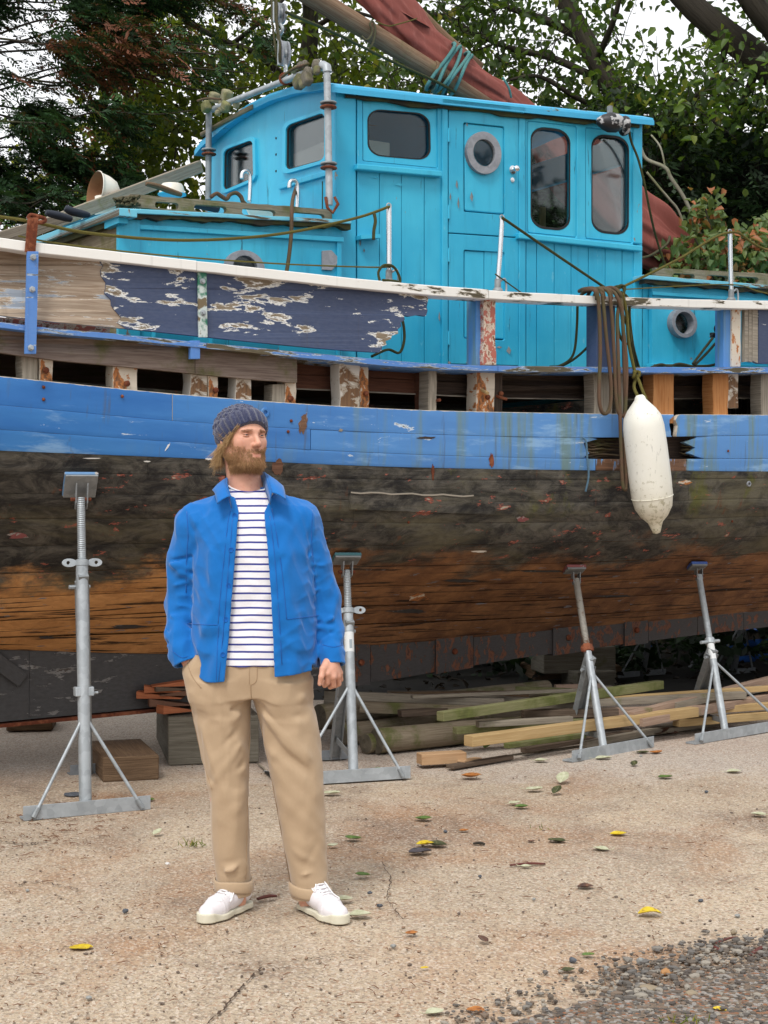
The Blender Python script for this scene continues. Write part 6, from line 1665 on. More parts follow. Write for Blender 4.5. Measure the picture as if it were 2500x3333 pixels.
for k in range(2600):
    u = r.uniform(-100, 2600); v = 2480 + 900 * r.random() ** .9
    if inside(u, v): continue
    p = gp(u, v); pts.append((p.x, p.y, 0.0, r.choice((.002, .003, .003, .004, .006)) * r.uniform(.7, 1.3)))
scatter_stones('grit', 'fine grit and crumbs scattered on the concrete', pts, M['grit'], 5)
mb = MB()
for k in range(520):
    u = r.uniform(-100, 2600); v = 2500 + 830 * r.random() ** .8
    if r.random() < .35: u, v = r.gauss(150, 130), r.gauss(2690, 45)
    if v < 2480 or v > 3400: continue
    p = gp(u, v); a = r.uniform(0, 3.14); l = r.uniform(.004, .022)
    d = Vector((math.cos(a), math.sin(a), 0))
    mb.tube([p - d * l + Z3 * .003, p + Vector((r.uniform(-.004, .004), r.uniform(-.004, .004), .004 + r.random() * .004)), p + d * l + Z3 * .003], [.0012, .0018, .001], 3, cap=False)
tag(mb.build('needle_litter', m_plain('brown_needles', S(122, 78, 48), .9, S(84, 56, 38), 5), None), 'shreds of brown needles and twigs littering the concrete', None, None, 'stuff')

def crack(px, w, seed):
    r = random.Random(seed); P = smooth_nodes([(u, v, 0) for u, v in px], 14); L_, R_ = [], []
    for k, q in enumerate(P):
        p = gp(q[0] + r.uniform(-5, 5), q[1] + r.uniform(-3, 3), .0035); ww = w * r.uniform(.25, 1.3)
        L_.append(p + Vector((ww, ww * .6, 0))); R_.append(p - Vector((ww, ww * .6, 0)))
    MB().grid([L_, R_]).build('crack', M['crack'], g)
M['crack'] = m_plain('crack_soil', S(58, 46, 38), .95, S(84, 66, 52), 40, .6)
crack([(640, 3360), (720, 3290), (765, 3235), (800, 3200), (850, 3150)], .0045, 1); crack([(1240, 2800), (1270, 2860), (1262, 2920), (1310, 2990)], .002, 2)
crack([(0, 2735), (80, 2745), (150, 2738)], .003, 3); crack([(1000, 3120), (1110, 3105), (1180, 3112)], .0022, 4); crack([(60, 2880), (120, 2868), (190, 2880), (260, 2895)], .0022, 5)
# ------------------------------------------------------------------ trees behind the boat
def atn(u, v, D):
    return np.stack([(u - CX) / FPX * D, D, CAMH - (v - CY) / FPX * D], -1)
def gapnoise(u, v, s):
    return (np.sin(u * .011 + s) + np.sin(v * .013 + 1.7 * s) + np.sin((u + v) * .0083 + 2.3 * s) + np.sin((u - 1.3 * v) * .017 + .6 * s)) / 4
M['leaf_right'] = m_leaf('dark_lime_leaf', [(0, S(30, 46, 22)), (.5, S(58, 84, 34)), (.85, S(100, 124, 48)), (1, S(150, 142, 50))], .40, S(120, 150, 40))
M['leaf_mid'] = m_leaf('yellow_green_leaf', [(0, S(30, 44, 20)), (.45, S(60, 80, 30)), (.8, S(122, 134, 44)), (1, S(172, 160, 50))], .50, S(150, 170, 40))
M['leaf_cypress'] = m_leaf('cypress_spray', [(0, S(22, 38, 24)), (.55, S(46, 78, 44)), (.74, S(74, 116, 62)), (.76, S(92, 54, 36)), (1, S(124, 72, 48))], .22, S(80, 110, 40), .6)
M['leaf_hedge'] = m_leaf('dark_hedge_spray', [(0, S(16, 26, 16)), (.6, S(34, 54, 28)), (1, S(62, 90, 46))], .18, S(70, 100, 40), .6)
M['leaf_shrub'] = m_leaf('autumn_shrub_leaf', [(0, S(52, 74, 38)), (.55, S(92, 116, 62)), (.78, S(112, 124, 66)), (.82, S(148, 92, 56)), (1, S(176, 106, 64))], .30, S(140, 150, 60))
M['litter'] = m_leaf('fallen_leaf_litter', [(0, S(24, 19, 15)), (.6, S(38, 30, 23)), (.9, S(50, 40, 28)), (1, S(44, 48, 28))], .1, S(90, 70, 40), .9)  # leaf colours darkened to carry the shade beyond the keel

def limb_mesh(name, limbs, mat, parent, n=8):
    mb = MB()
    for path, r0, r1 in limbs:
        P = smooth_nodes(path, 5); m = len(P)
        mb.tube(P, [r0 + (r1 - r0) * k / (m - 1) for k in range(m)], n, cap=False)
    return mb.build(name, mat, parent, smooth=True, fix=False)
def broad_tree(label, base, limbs, cl, mat, seed, leaf=.10, per=42, spread=.26, name='broadleaf_tree', tone_shift=0.0, cat='tree'):
    r = np.random.default_rng(seed); rr = random.Random(seed)
    t = thing(name, label, cat, base, 'trees behind the boat')
    L3 = [([at(*q) for q in p], a, b_) for p, a, b_ in limbs]
    limb_mesh('trunk', L3, M['bark'], t)
    nodes = []
    for p, a, b_ in L3:
        for k, q in enumerate(smooth_nodes(p, 5)): nodes.append(q)
    NA = np.array([q[:] for q in nodes])
    C = atn(cl[:, 0], cl[:, 1], cl[:, 2])
    tw = MB()
    order = np.argsort(np.min(np.linalg.norm(C[:, None] - NA[None], axis=2), axis=1))
    pool = list(NA)
    for i in order:
        c = C[i]; P = np.array(pool); d = np.linalg.norm(P - c, axis=1); q = P[np.argmin(d)]
        mid = (c + q) / 2 + r.normal(0, .06, 3) * min(1, d.min())
        ln = d.min()
        tw.tube(smooth_nodes([q, mid, c], 4), [max(.006, .012 * ln + .006) * (1 - .75 * k / 8) for k in range(9)], 4, cap=False)
        pool.append(mid); pool.append(c)
        for _ in range(4):
            e = c + r.normal(0, spread * .9, 3); m2 = (c + e) / 2 + r.normal(0, .04, 3)
            tw.tube([Vector(c), Vector(m2), Vector(e)], [.006, .0045, .002], 3, cap=False)
    tw.build('branches', M['bark'], t, smooth=True, fix=False)
    n = len(C) * per
    B = np.repeat(C, per, 0) + r.normal(0, 1, (n, 3)) * np.array([spread, spread, spread * .75])
    Dv = r.normal(0, 1, (n, 3)); Dv[:, 2] -= .7
    Nv = r.normal(0, .55, (n, 3)) + np.array([0, -.25, .9])
    tn = np.clip(np.repeat(r.normal(.45, .17, len(C)), per) + r.normal(0, .17, n) + tone_shift, 0, 1)
    s = leaf * r.uniform(.55, 1.25, n)
    leaf_mesh('crown', B, Dv, Nv, s, s * r.uniform(.62, .85, n), tn, mat, t, curl=.35)
    return t
def clusters(n, ua, ub, va, vb, Da, Db, seed, thr=-.12, extra=None):
    r = np.random.default_rng(seed); out = []
    while len(out) < n:
        u, v, D = r.uniform(ua, ub), r.uniform(va, vb), r.uniform(Da, Db)
        if gapnoise(u, v, seed) < thr and r.random() > .15: continue
        if extra is not None and not extra(u, v, r): continue
        out.append((u, v, D))
    return np.array(out)
def in_gap(u, v, r):                                   # open sky right of the main limb
    for (cu, cv, a, b_) in ((2160, 130, 135, 130), (2180, 250, 120, 70), (1570, 150, 80, 55), (2330, 40, 70, 45), (1960, 290, 60, 50), (2420, 60, 50, 60), (1760, 40, 50, 35)):
        if ((u - cu) / a) ** 2 + ((v - cv) / b_) ** 2 < 1 and r.random() > .10: return False
    return True
broad_tree('dark leafy tree with a thick leaning limb above the wheelhouse door', gp(2330, 2160),
           [([(2420, 1700, 15.5), (2330, 1000, 15.6), (2180, 640, 15.8), (2045, 365, 16), (1985, 275, 16), (1905, 130, 16.1), (1838, 0, 16.2), (1770, -160, 16.3), (1700, -420, 16.4)], .16, .085),
            ([(1985, 275, 16), (1800, 190, 16.3), (1640, 150, 16.5), (1450, 60, 16.7), (1330, 20, 16.8)], .045, .018),
            ([(1905, 130, 16.1), (1760, 60, 16.4), (1600, 0, 16.6), (1450, -120, 16.8)], .05, .02),
            ([(2045, 365, 16), (1900, 330, 15.6), (1760, 250, 15.4), (1660, 260, 15.2)], .035, .014),
            ([(1940, 200, 16), (2000, 60, 15.6), (2030, -80, 15.4)], .04, .02), ([(2100, 470, 16), (2200, 380, 15.6), (2290, 300, 15.4), (2400, 260, 15.3)], .05, .02)],
           np.concatenate([clusters(80, 1240, 2130, -90, 420, 14.8, 17.5, 3, .0, in_gap), clusters(70, 1200, 2300, -520, -60, 15, 18, 4, -.3)]), M['leaf_right'], 11, leaf=.092, per=44)
broad_tree('tree with two thick limbs crossing the top right corner', gp(2950, 2200),
           [([(3050, 1700, 15), (2850, 900, 15), (2620, 360, 15), (2470, 195, 15), (2370, 115, 15), (2245, 10, 15.1), (2150, -120, 15.2), (2050, -420, 15.3)], .20, .10),
            ([(2620, 360, 15), (2540, 130, 14.7), (2450, 10, 14.6), (2380, -110, 14.6)], .13, .10), ([(2470, 195, 15), (2420, 330, 15.2), (2350, 420, 15.4)], .05, .02),
            ([(2370, 115, 15), (2330, 240, 15.2), (2240, 330, 15.3), (2130, 350, 15.4)], .035, .012)],
           np.concatenate([clusters(42, 2230, 2750, -60, 420, 14, 16.5, 6, -.08, in_gap), clusters(24, 2060, 2360, 300, 470, 14.5, 16, 8, -.3), clusters(34, 2000, 2800, -520, -80, 14, 17, 9, -.3)]), M['leaf_right'], 12, leaf=.10, per=44)
broad_tree('yellow-green leafy tree behind the hanging tackle and floats', gp(900, 2100),
           [([(800, 1700, 17.5), (830, 1000, 17.5), (900, 600, 17.5), (980, 300, 17.4), (1010, 100, 17.3), (1000, -150, 17.2), (980, -450, 17.2)], .16, .06),
            ([(980, 300, 17.4), (840, 180, 17), (700, 120, 16.8), (560, 40, 16.6), (470, -40, 16.5)], .045, .02), ([(900, 600, 17.5), (740, 480, 17), (600, 430, 16.8), (450, 420, 16.6)], .05, .015),
            ([(1010, 100, 17.3), (1120, 40, 17), (1230, 60, 16.8)], .035, .015), ([(760, 140, 17), (860, 60, 16.7), (960, -40, 16.6)], .03, .014)],
           np.concatenate([clusters(60, 380, 1290, -90, 330, 16, 18.5, 21, -.03), clusters(50, 360, 720, 330, 700, 16, 18, 22, -.15), clusters(40, 300, 1250, -500, -80, 16, 18.5, 23, -.3), clusters(22, 640, 1250, 150, 420, 17, 19, 24, -.5), clusters(16, 1180, 1700, 150, 420, 17.5, 19, 31, -.5)]), M['leaf_mid'], 13, leaf=.105, per=46, tone_shift=.02)
broad_tree('loose light-leaved tree low at the left edge behind the bow', gp(-100, 2150),
           [([(-250, 1700, 18), (-200, 1100, 18), (-100, 800, 18), (60, 640, 18), (180, 560, 18)], .10, .02), ([(-100, 800, 18), (120, 740, 17.8), (300, 690, 17.6)], .04, .012)],
           clusters(32, -160, 380, 520, 800, 16.8, 18.4, 27, -.12), M['leaf_mid'], 14, leaf=.11, per=30, tone_shift=.18)

def spray_mesh(name, P, Dv, ln, tone, mat, parent, seed, blades=9, bl=.34, bw=.085):
    r = np.random.default_rng(seed); n = len(P)
    Dv = Dv / np.linalg.norm(Dv, axis=1, keepdims=True)
    up = np.array([0, 0, 1.0]) + r.normal(0, .45, (n, 3))
    S_ = np.cross(Dv, up); S_ /= np.linalg.norm(S_, axis=1, keepdims=True)
    V = []; T = []
    for k in range(blades):
        f = (k + .4) / blades; sg = 1 if k % 2 else -1
        b0 = P + Dv * (ln * f)[:, None] + np.array([0, 0, -1]) * (ln * f * f * .28)[:, None]
        if k == blades - 1: d = Dv + np.array([0, 0, -.35])
        else: d = Dv * .75 + S_ * sg * .85 + np.array([0, 0, -.28]) + r.normal(0, .16, (n, 3))
        d /= np.linalg.norm(d, axis=1, keepdims=True)
        L_ = (ln * bl * (1.15 - .6 * f) * r.uniform(.7, 1.3, n))[:, None]
        w = np.cross(d, up); w /= np.linalg.norm(w, axis=1, keepdims=True)
        W_ = (ln * bw * r.uniform(.7, 1.3, n))[:, None]
        V.append(np.stack([b0, b0 + d * L_ * .5 + w * W_, b0 + d * L_, b0 + d * L_ * .5 - w * W_], 1))
        T.append(np.clip(tone + r.normal(0, .06, n), 0, 1))
    V = np.concatenate(V).reshape(-1, 3); T = np.repeat(np.concatenate(T), 4)
    F = np.arange(len(V)).reshape(-1, 4)
    return np_mesh(name, V, F, mat, parent, T)
def cypress():
    r = np.random.default_rng(31); rr = random.Random(31)
    t = thing('cypress_tree', 'big cypress at the left with dead brown sprays among the green', 'tree', gp(-420, 2120), 'trees behind the boat')
    tr = [at(-420, v, 15.0) for v in (2146, 1600, 1100, 600, 100, -400, -900)]
    mb = MB().tube(tr, [.30, .26, .22, .18, .14, .10, .05], 10, cap=False)
    P = []; Dd = []; Tn = []
    for b_ in range(56):
        v0 = rr.uniform(-460, 860); D0 = rr.uniform(14.0, 15.8)
        ue = rr.uniform(250, 900) * (1 - .55 * max(0, (v0 - 380) / 480)) if b_ % 3 else rr.uniform(60, 420)
        rise = rr.uniform(-130, 60)
        wv = lambda s: rr.uniform(-s, s)
        pts = [at(-420, v0 + 90, 15), at(-240 + wv(40), v0 + 60 + wv(40), D0), at(-90 + wv(30), v0 + 20 + rise * .3 + wv(45), D0 + wv(.2)), at(ue * .25, v0 + rise * .5 + wv(30), D0 + wv(.2)), at(ue * .5, v0 + rise * .8 + wv(25), D0), at(ue * .8, v0 + rise + rr.uniform(-20, 30), D0 - .1), at(ue, v0 + rise + rr.uniform(0, 60), D0 - .2)]
        S_ = smooth_nodes(pts, 8); m = len(S_)
        mb.tube(S_, [.012 * (1 - .8 * k / (m - 1)) + .003 for k in range(m)], 5, cap=False)
        for k in range(4, m):
            p = S_[k]; d = (S_[min(k + 1, m - 1)] - S_[k - 1]).normalized()
            u_ = CX + p.x / p.y * FPX; v_ = CY + (CAMH - p.z) / p.y * FPX
            dead = math.exp(-(((u_ - 400) / 230) ** 2 + ((v_ - 190) / 130) ** 2)) + .55 * math.exp(-(((u_ - 780) / 120) ** 2 + ((v_ - 10) / 60) ** 2)) + .3 * math.exp(-(((u_ - 300) / 90) ** 2 + ((v_ - 540) / 70) ** 2))
            if gapnoise(np.float64(u_), np.float64(v_), 4.2) < .03 and rr.random() > .10: continue
            for q in range(11):
                a = rr.uniform(-1.25, 1.25)
                dd = Vector((d.x * math.cos(a) - d.y * math.sin(a), d.x * math.sin(a) + d.y * math.cos(a), rr.uniform(-.5, .25)))
                off = Vector((rr.gauss(0, .07), rr.gauss(0, .16), rr.gauss(0, .07)))
                P.append((p + off)[:]); Dd.append(dd[:])
                Tn.append(rr.uniform(.80, 1.0) if rr.random() < dead * .75 else min(.74, max(0, rr.gauss(.40, .20))))
    mb.build('trunk', M['bark'], t, smooth=True, fix=False)
    P = np.array(P); Dd = np.array(Dd); Tn = np.array(Tn)
    spray_mesh('crown', P, Dd, r.uniform(.12, .26, len(P)), Tn, M['leaf_cypress'], t, 5, 13, .34, .052)
cypress()
def hedge():
    r = np.random.default_rng(41)
    t = thing('conifer_hedge', 'tall dark conifer hedge behind the stern at the right', 'hedge', gp(2450, 2190))
    n = 4200
    u = r.uniform(1500, 3400, n); v = 300 + 900 * r.random(n) ** .8; D = r.uniform(14.4, 15.6, n)
    keep = (v > 330 + 70 * np.sin(u * .012) + 50 * np.sin(u * .031))
    u, v, D = u[keep], v[keep], D[keep]; n = len(u)
    P = atn(u, v, D); Dv = np.stack([r.normal(0, .8, n), r.normal(-.7, .4, n), r.normal(-.15, .4, n)], 1)
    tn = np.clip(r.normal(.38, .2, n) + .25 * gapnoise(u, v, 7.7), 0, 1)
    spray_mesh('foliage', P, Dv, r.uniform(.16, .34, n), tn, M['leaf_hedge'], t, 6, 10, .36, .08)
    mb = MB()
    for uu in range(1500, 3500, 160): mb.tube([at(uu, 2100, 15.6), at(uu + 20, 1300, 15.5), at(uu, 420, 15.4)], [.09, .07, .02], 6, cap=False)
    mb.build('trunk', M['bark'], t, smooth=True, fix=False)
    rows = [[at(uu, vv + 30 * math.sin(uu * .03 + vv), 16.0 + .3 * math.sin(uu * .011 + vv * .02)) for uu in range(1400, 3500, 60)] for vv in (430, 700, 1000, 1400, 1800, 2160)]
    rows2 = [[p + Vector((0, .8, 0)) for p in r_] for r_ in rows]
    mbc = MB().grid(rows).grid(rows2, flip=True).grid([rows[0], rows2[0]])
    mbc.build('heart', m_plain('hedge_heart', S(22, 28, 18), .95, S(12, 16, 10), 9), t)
hedge()
def shrub():
    r = np.random.default_rng(51)
    t = thing('autumn_shrub', 'broad-leaved shrub turning brown behind the right stanchion', 'shrub', gp(2400, 2270))
    mb = MB(); C = []
    rr = random.Random(3)
    for k in range(40):
        u = rr.uniform(2150, 2620); vt = 655 + 90 * abs(math.sin(u * .011)) + rr.uniform(0, 180)
        if u < 2260: vt += (2260 - u) * .9
        D = rr.uniform(11.9, 12.8)
        a = at(2420 + (u - 2420) * .4, 1500, 12.4); e = at(u, vt, D)
        mid = at((u + 2420) / 2, (vt + 1500) / 2 - 150, D)
        mb.tube(smooth_nodes([a, mid, e], 5), .006, 4, cap=False)
        for f in (0, .05, .10, .16, .22):
            p = e.lerp(mid, f)
            C.append(p[:])
    mb.build('stems', M['bark'], t, smooth=True, fix=False)
    C = np.array(C); per = 13; n = len(C) * per
    B = np.repeat(C, per, 0) + r.normal(0, .08, (n, 3))
    Dv = r.normal(0, 1, (n, 3)); Dv[:, 2] -= .55; Dv[:, 1] -= .3
    Nv = r.normal(0, .4, (n, 3)) + np.array([0, -.55, .75])
    vz = (CY + (CAMH - B[:, 2]) / B[:, 1] * FPX)
    tn = np.where(r.random(n) < .22, r.uniform(.80, 1, n), np.clip(r.normal(.48, .18, n), 0, .77))
    s = r.uniform(.05, .10, n)
    leaf_mesh('crown', B, Dv, Nv, s, s * r.uniform(.6, .8, n), tn, M['leaf_shrub'], t, curl=.6, fold=.3)
shrub()
def side_row(label, a, b_, h, seed, n=1500):
    r = np.random.default_rng(seed)
    t = tag(thing('wood_edge', label, None, a), kind='stuff')
    f = r.random(n); X = a[0] + (b_[0] - a[0]) * f + r.normal(0, .5, n); Y = a[1] + (b_[1] - a[1]) * f + r.normal(0, .4, n); Z = r.uniform(.2, h, n) * (.72 + .28 * np.sin(f * 23) * np.sin(f * 11))
    spray_mesh('foliage', np.stack([X, Y, Z], 1), r.normal(0, 1, (n, 3)), r.uniform(.5, 1.0, n), np.clip(r.normal(.5, .2, n), 0, 1), M['leaf_hedge'], t, 8, 9, .4, .14)
    mb = MB()
    for k in range(8):
        p = Vector(a).lerp(Vector(b_), k / 7); mb.tube([p, p + Z3 * h * .9], [.12, .03], 6)
    mb.build('trunk', M['bark'], t)
side_row('dark conifers standing outside the frame beyond the bow', (-6.8, 12.5, 0), (-9.4, 4, 0), 4.4, 71)
side_row('dark conifers standing outside the frame beside the stern', (15.5, 9.5, 0), (14.5, -2, 0), 7.4, 72, 2400)
lb = thing('bare_branch', 'bare lichen-grey branch in front of the dark hedge beside the wheelhouse', 'branch', at(2245, 690, 12.9))
MB().tube(smooth_nodes([at(2085, 480, 13.0), at(2105, 518, 13), at(2165, 545, 12.9), at(2185, 580, 12.9), at(2225, 640, 12.9), at(2252, 700, 12.9), at(2290, 800, 12.9), at(2330, 1000, 12.9)], 6), .016, 7).build('bough', M['bark_lichen'], lb, smooth=True)
MB().tube(smooth_nodes([at(2105, 560, 12.8), at(2150, 615, 12.8), at(2180, 650, 12.8), at(2215, 700, 12.8), at(2260, 850, 12.8)], 5), .010, 6).build('side_branch', M['bark_lichen'], lb, smooth=True)
MB().tube(smooth_nodes([at(2165, 545, 12.9), at(2150, 480, 12.9), at(2120, 440, 13)], 5), .008, 6).build('side_branch', M['bark_lichen'], lb, smooth=True)
rows = [[(x, y, .006 + .01 * math.sin(x * 3 + y) ** 2 + max(0, (y - 13.5)) * .05) for x in np.linspace(-14, 14, 40)] for y in (11.9, 12.2, 12.8, 13.5, 14.5, 16, 19, 24, 40)]
rows[0] = [(x, y + .25 * math.sin(x * 2.3) + .12 * math.sin(x * 7.1), -.012) for x, y, z in rows[0]]
tag(MB().grid(rows).build('earth_bank', m_plain('shade_darkened_earth', S(26, 22, 18), .95, S(16, 14, 12), 4, .8), None, smooth=True), 'leaf-strewn earth beyond the yard, coloured dark for the shade over it', None, None, 'structure')  # earth colour near black, standing in for the shade of hedge and trees
r_ = np.random.default_rng(61); n = 2000
X = r_.uniform(-6, 8, n); Y = r_.uniform(11.6, 19, n)
C = np.stack([X, Y, .03 + np.maximum(0, Y - 13.5) * .05 + r_.uniform(0, .03, n)], 1)
Dv = np.stack([r_.normal(0, 1, n), r_.normal(0, 1, n), r_.normal(0, .2, n)], 1)
s = r_.uniform(.04, .10, n)
lm = leaf_mesh('leaf_litter', C, Dv, r_.normal(0, .35, (n, 3)) + np.array([0, 0, 1.0]), s, s * .7, np.clip(r_.normal(.45, .25, n), 0, 1), M['litter'], None)
tag(lm, 'fallen leaves and ivy covering the shaded earth', None, None, 'stuff')

r_ = np.random.default_rng(81); n = 1700
X = r_.uniform(-5.5, 7.5, n); Y = r_.uniform(13.0, 15.2, n)
ug = spray_mesh('undergrowth', np.stack([X, Y, r_.uniform(.02, 1.1, n) * (.35 + .65 * (Y - 12.8) / 2.4)], 1), r_.normal(0, 1, (n, 3)) + np.array([0, -.4, .5]), r_.uniform(.18, .36, n), np.clip(r_.normal(.3, .2, n), 0, 1), M['leaf_hedge'], None, 9, 8, .4, .12)  # foliage put in to darken the earth seen under the keel
tag(ug, 'low dark undergrowth added to shade the earth beyond the boat', None, None, 'stuff')
# ------------------------------------------------------------------ the man: surfaces are grown from distance fields
from mathutils.bvhtree import BVHTree
D0 = 5.55
def mp(u, v, dy=0.0): return np.array(at(u, v, D0 + dy)[:])
def axis_seg(segs):
    out = []
    for lo, hi, h in segs: out.append(np.arange(lo, hi, h))
    return np.concatenate(out + [np.array([segs[-1][1]])]).astype(np.float32)
class Field:
    def __init__(self, ax):
        self.ax = ax
        self.X = ax[0][:, None, None]; self.Y = ax[1][None, :, None]; self.Z = ax[2][None, None, :]
        self.shape = (len(ax[0]), len(ax[1]), len(ax[2]))
        self.f = np.full(self.shape, 1.0, np.float32)
    def cone(self, a, b, ra, rb, sl=None, yscale=1.0):
        X, Y, Z = (self.X, self.Y, self.Z) if sl is None else (self.X[sl[0]], self.Y[:, sl[1]], self.Z[:, :, sl[2]])
        a = np.asarray(a, np.float32); d = np.asarray(b, np.float32) - a; L = float(d.dot(d)) + 1e-12
        t = np.clip(((X - a[0]) * d[0] + (Y - a[1]) * d[1] + (Z - a[2]) * d[2]) / L, 0, 1)
        q = np.sqrt((X - a[0] - t * d[0]) ** 2 + ((Y - a[1] - t * d[1]) / yscale) ** 2 + (Z - a[2] - t * d[2]) ** 2)
        return (q - (ra + (rb - ra) * t)) * (min(1.0, yscale))
    def ell(self, c, r, sl=None, rot=None):
        X, Y, Z = (self.X, self.Y, self.Z) if sl is None else (self.X[sl[0]], self.Y[:, sl[1]], self.Z[:, :, sl[2]])
        dx, dy, dz = X - c[0], Y - c[1], Z - c[2]
        if rot is not None:
            dx, dy, dz = (rot[0][0] * dx + rot[1][0] * dy + rot[2][0] * dz, rot[0][1] * dx + rot[1][1] * dy + rot[2][1] * dz, rot[0][2] * dx + rot[1][2] * dy + rot[2][2] * dz)
        k0 = np.sqrt((dx / r[0]) ** 2 + (dy / r[1]) ** 2 + (dz / r[2]) ** 2)
        k1 = np.sqrt((dx / r[0] ** 2) ** 2 + (dy / r[1] ** 2) ** 2 + (dz / r[2] ** 2) ** 2) + 1e-9
        return k0 * (k0 - 1) / k1
    def loft(self, lv, n=2.3):
        lv = sorted(lv); z = self.ax[2]
        g = [np.interp(z, [q[0] for q in lv], [q[k] for q in lv]).astype(np.float32) for k in range(1, 5)]
        for k in range(4):
            g[k] = np.convolve(np.pad(g[k], 4, 'edge'), np.ones(9) / 9, 'valid').astype(np.float32)[None, None, :]
        cx, cy, rx, ry = g
        d = ((np.abs(self.X - cx) / rx) ** n + (np.abs(self.Y - cy) / ry) ** n) ** (1.0 / n) - 1
        d = d * np.minimum(rx, ry)
        return np.maximum(d, np.maximum(lv[0][0] - self.Z, self.Z - lv[-1][0]))
    def sub(self, c, rad):
        r = []
        for k in range(3):
            i0 = max(0, np.searchsorted(self.ax[k], c[k] - rad) - 1); i1 = min(len(self.ax[k]), np.searchsorted(self.ax[k], c[k] + rad) + 1)
            r.append(slice(i0, i1))
        return tuple(r)
    def add(self, d, k=0.0): self.f = smin(self.f, d, k); return self
    def add_local(self, fn, c, rad, k=0.0, op='add'):
        sl = self.sub(c, rad)
        if min(s.stop - s.start for s in sl) < 2: return
        d = fn(sl)
        self.f[sl] = smin(self.f[sl], d, k) if op == 'add' else -smin(-self.f[sl], d, k)
    def wrinkle(self, c, e1, s1, s2, amp):
        e1 = np.asarray(e1, float); e1 = e1 / np.linalg.norm(e1); rad = 2.3 * max(s1, s2)
        sl = self.sub(c, rad)
        if min(s.stop - s.start for s in sl) < 2: return
        dx, dy, dz = self.X[sl[0]] - c[0], self.Y[:, sl[1]] - c[1], self.Z[:, :, sl[2]] - c[2]
        p = dx * e1[0] + dy * e1[1] + dz * e1[2]
        q2 = np.maximum(dx * dx + dy * dy + dz * dz - p * p, 0)
        self.f[sl] -= (amp * np.exp(-(p / s1) ** 2 / 2 - q2 / (2 * s2 * s2))).astype(np.float32)
    def ripple(self, seed, amp, waves, zs=.6, n=9, band=.02):
        r = np.random.default_rng(seed); I = np.nonzero(np.abs(self.f) < band)
        P = np.stack([self.ax[k][I[k]] for k in range(3)], 1).astype(np.float32); a = np.zeros(len(P), np.float32)
        for k in range(n):
            d = r.normal(0, 1, 3) * np.array([1, 1, zs]); d /= np.linalg.norm(d); d2 = r.normal(0, 1, 3); d2 /= np.linalg.norm(d2)
            L = r.uniform(*waves); q = P @ d.astype(np.float32) * (6.283 / L) + 1.6 * np.sin(P @ d2.astype(np.float32) * (6.283 / (L * 2.2)) + r.uniform(0, 6)) + r.uniform(0, 6)
            a += (1 - 2 * np.abs(np.sin(q * .5)) ** .8 if k % 2 else np.sin(q)) * np.clip(np.sin(P @ d2.astype(np.float32) * (6.283 / .31) + r.uniform(0, 6)) + .35, 0, 1)
        self.f[I] -= amp * a
    def mesh(self, relax=2):
        f = self.f; x, y, z = self.ax; nx, ny, nz = f.shape
        cid = lambda i, j, k: (i * (ny - 1) + j) * (nz - 1) + k
        s = f < 0
        acc_i, acc_p = [], []; quads = []
        for a in range(3):
            sa = [slice(None)] * 3; sb = [slice(None)] * 3
            sa[a] = slice(0, -1); sb[a] = slice(1, None)
            m = s[tuple(sa)] != s[tuple(sb)]
            I = np.array(np.nonzero(m)); J = I.copy(); J[a] += 1
            f0, f1 = f[tuple(I)], f[tuple(J)]; t = f0 / (f0 - f1)
            P = np.stack([x[I[0]], y[I[1]], z[I[2]]], 1); Q = np.stack([x[J[0]], y[J[1]], z[J[2]]], 1)
            P = P + (Q - P) * t[:, None]
            b1, b2 = [(1, 2), (2, 0), (0, 1)][a]
            cells = []; ok = np.ones(I.shape[1], bool)
            dims = (nx - 1, ny - 1, nz - 1)
            for (o1, o2) in ((0, 0), (-1, 0), (-1, -1), (0, -1)):
                C = I.copy(); C[b1] += o1; C[b2] += o2
                good = (C[b1] >= 0) & (C[b2] >= 0) & (C[b1] < dims[b1]) & (C[b2] < dims[b2])
                ok &= good
                c = cid(C[0], C[1], C[2]); cells.append(c)
                acc_i.append(c[good]); acc_p.append(P[good])
            q = np.stack(cells, 1)[ok]; flip = (f0 < 0)[ok]
            q = np.where(flip[:, None], q, q[:, ::-1])
            quads.append(q)
        ids = np.concatenate(acc_i); pts = np.concatenate(acc_p); quads = np.concatenate(quads)
        u, inv = np.unique(ids, return_inverse=True)
        cnt = np.bincount(inv)
        V = np.stack([np.bincount(inv, pts[:, k]) / cnt for k in range(3)], 1)
        F = np.searchsorted(u, quads)
        return relaxed(V, F, relax), F
def smin(a, b, k):
    if k <= 0: return np.minimum(a, b)
    h = np.clip(k - np.abs(a - b), 0, None)
    return np.minimum(a, b) - h * h * (.25 / k)
def relaxed(V, F, it, w=.5):
    n = len(V)
    e0 = np.concatenate([F[:, k] for k in range(4)] * 2); e1 = np.concatenate([F[:, (k + 1) % 4] for k in range(4)] + [F[:, (k - 1) % 4] for k in range(4)])
    deg = np.maximum(np.bincount(e0, minlength=n), 1)
    for _ in range(it):
        A = np.stack([np.bincount(e0, V[e1, k], n) for k in range(3)], 1) / deg[:, None]
        V = V + (A - V) * w
    return V
def bvh_of(V, F): return BVHTree.FromPolygons([tuple(v) for v in V], [tuple(int(i) for i in f) for f in F])
CAM = Vector((0, 0, CAMH))
def hit(bvh, u, v):
    d = at(u, v, 1.0) - CAM
    d.normalize()
    r = bvh.ray_cast(CAM, d)
    return r[0], r[1]
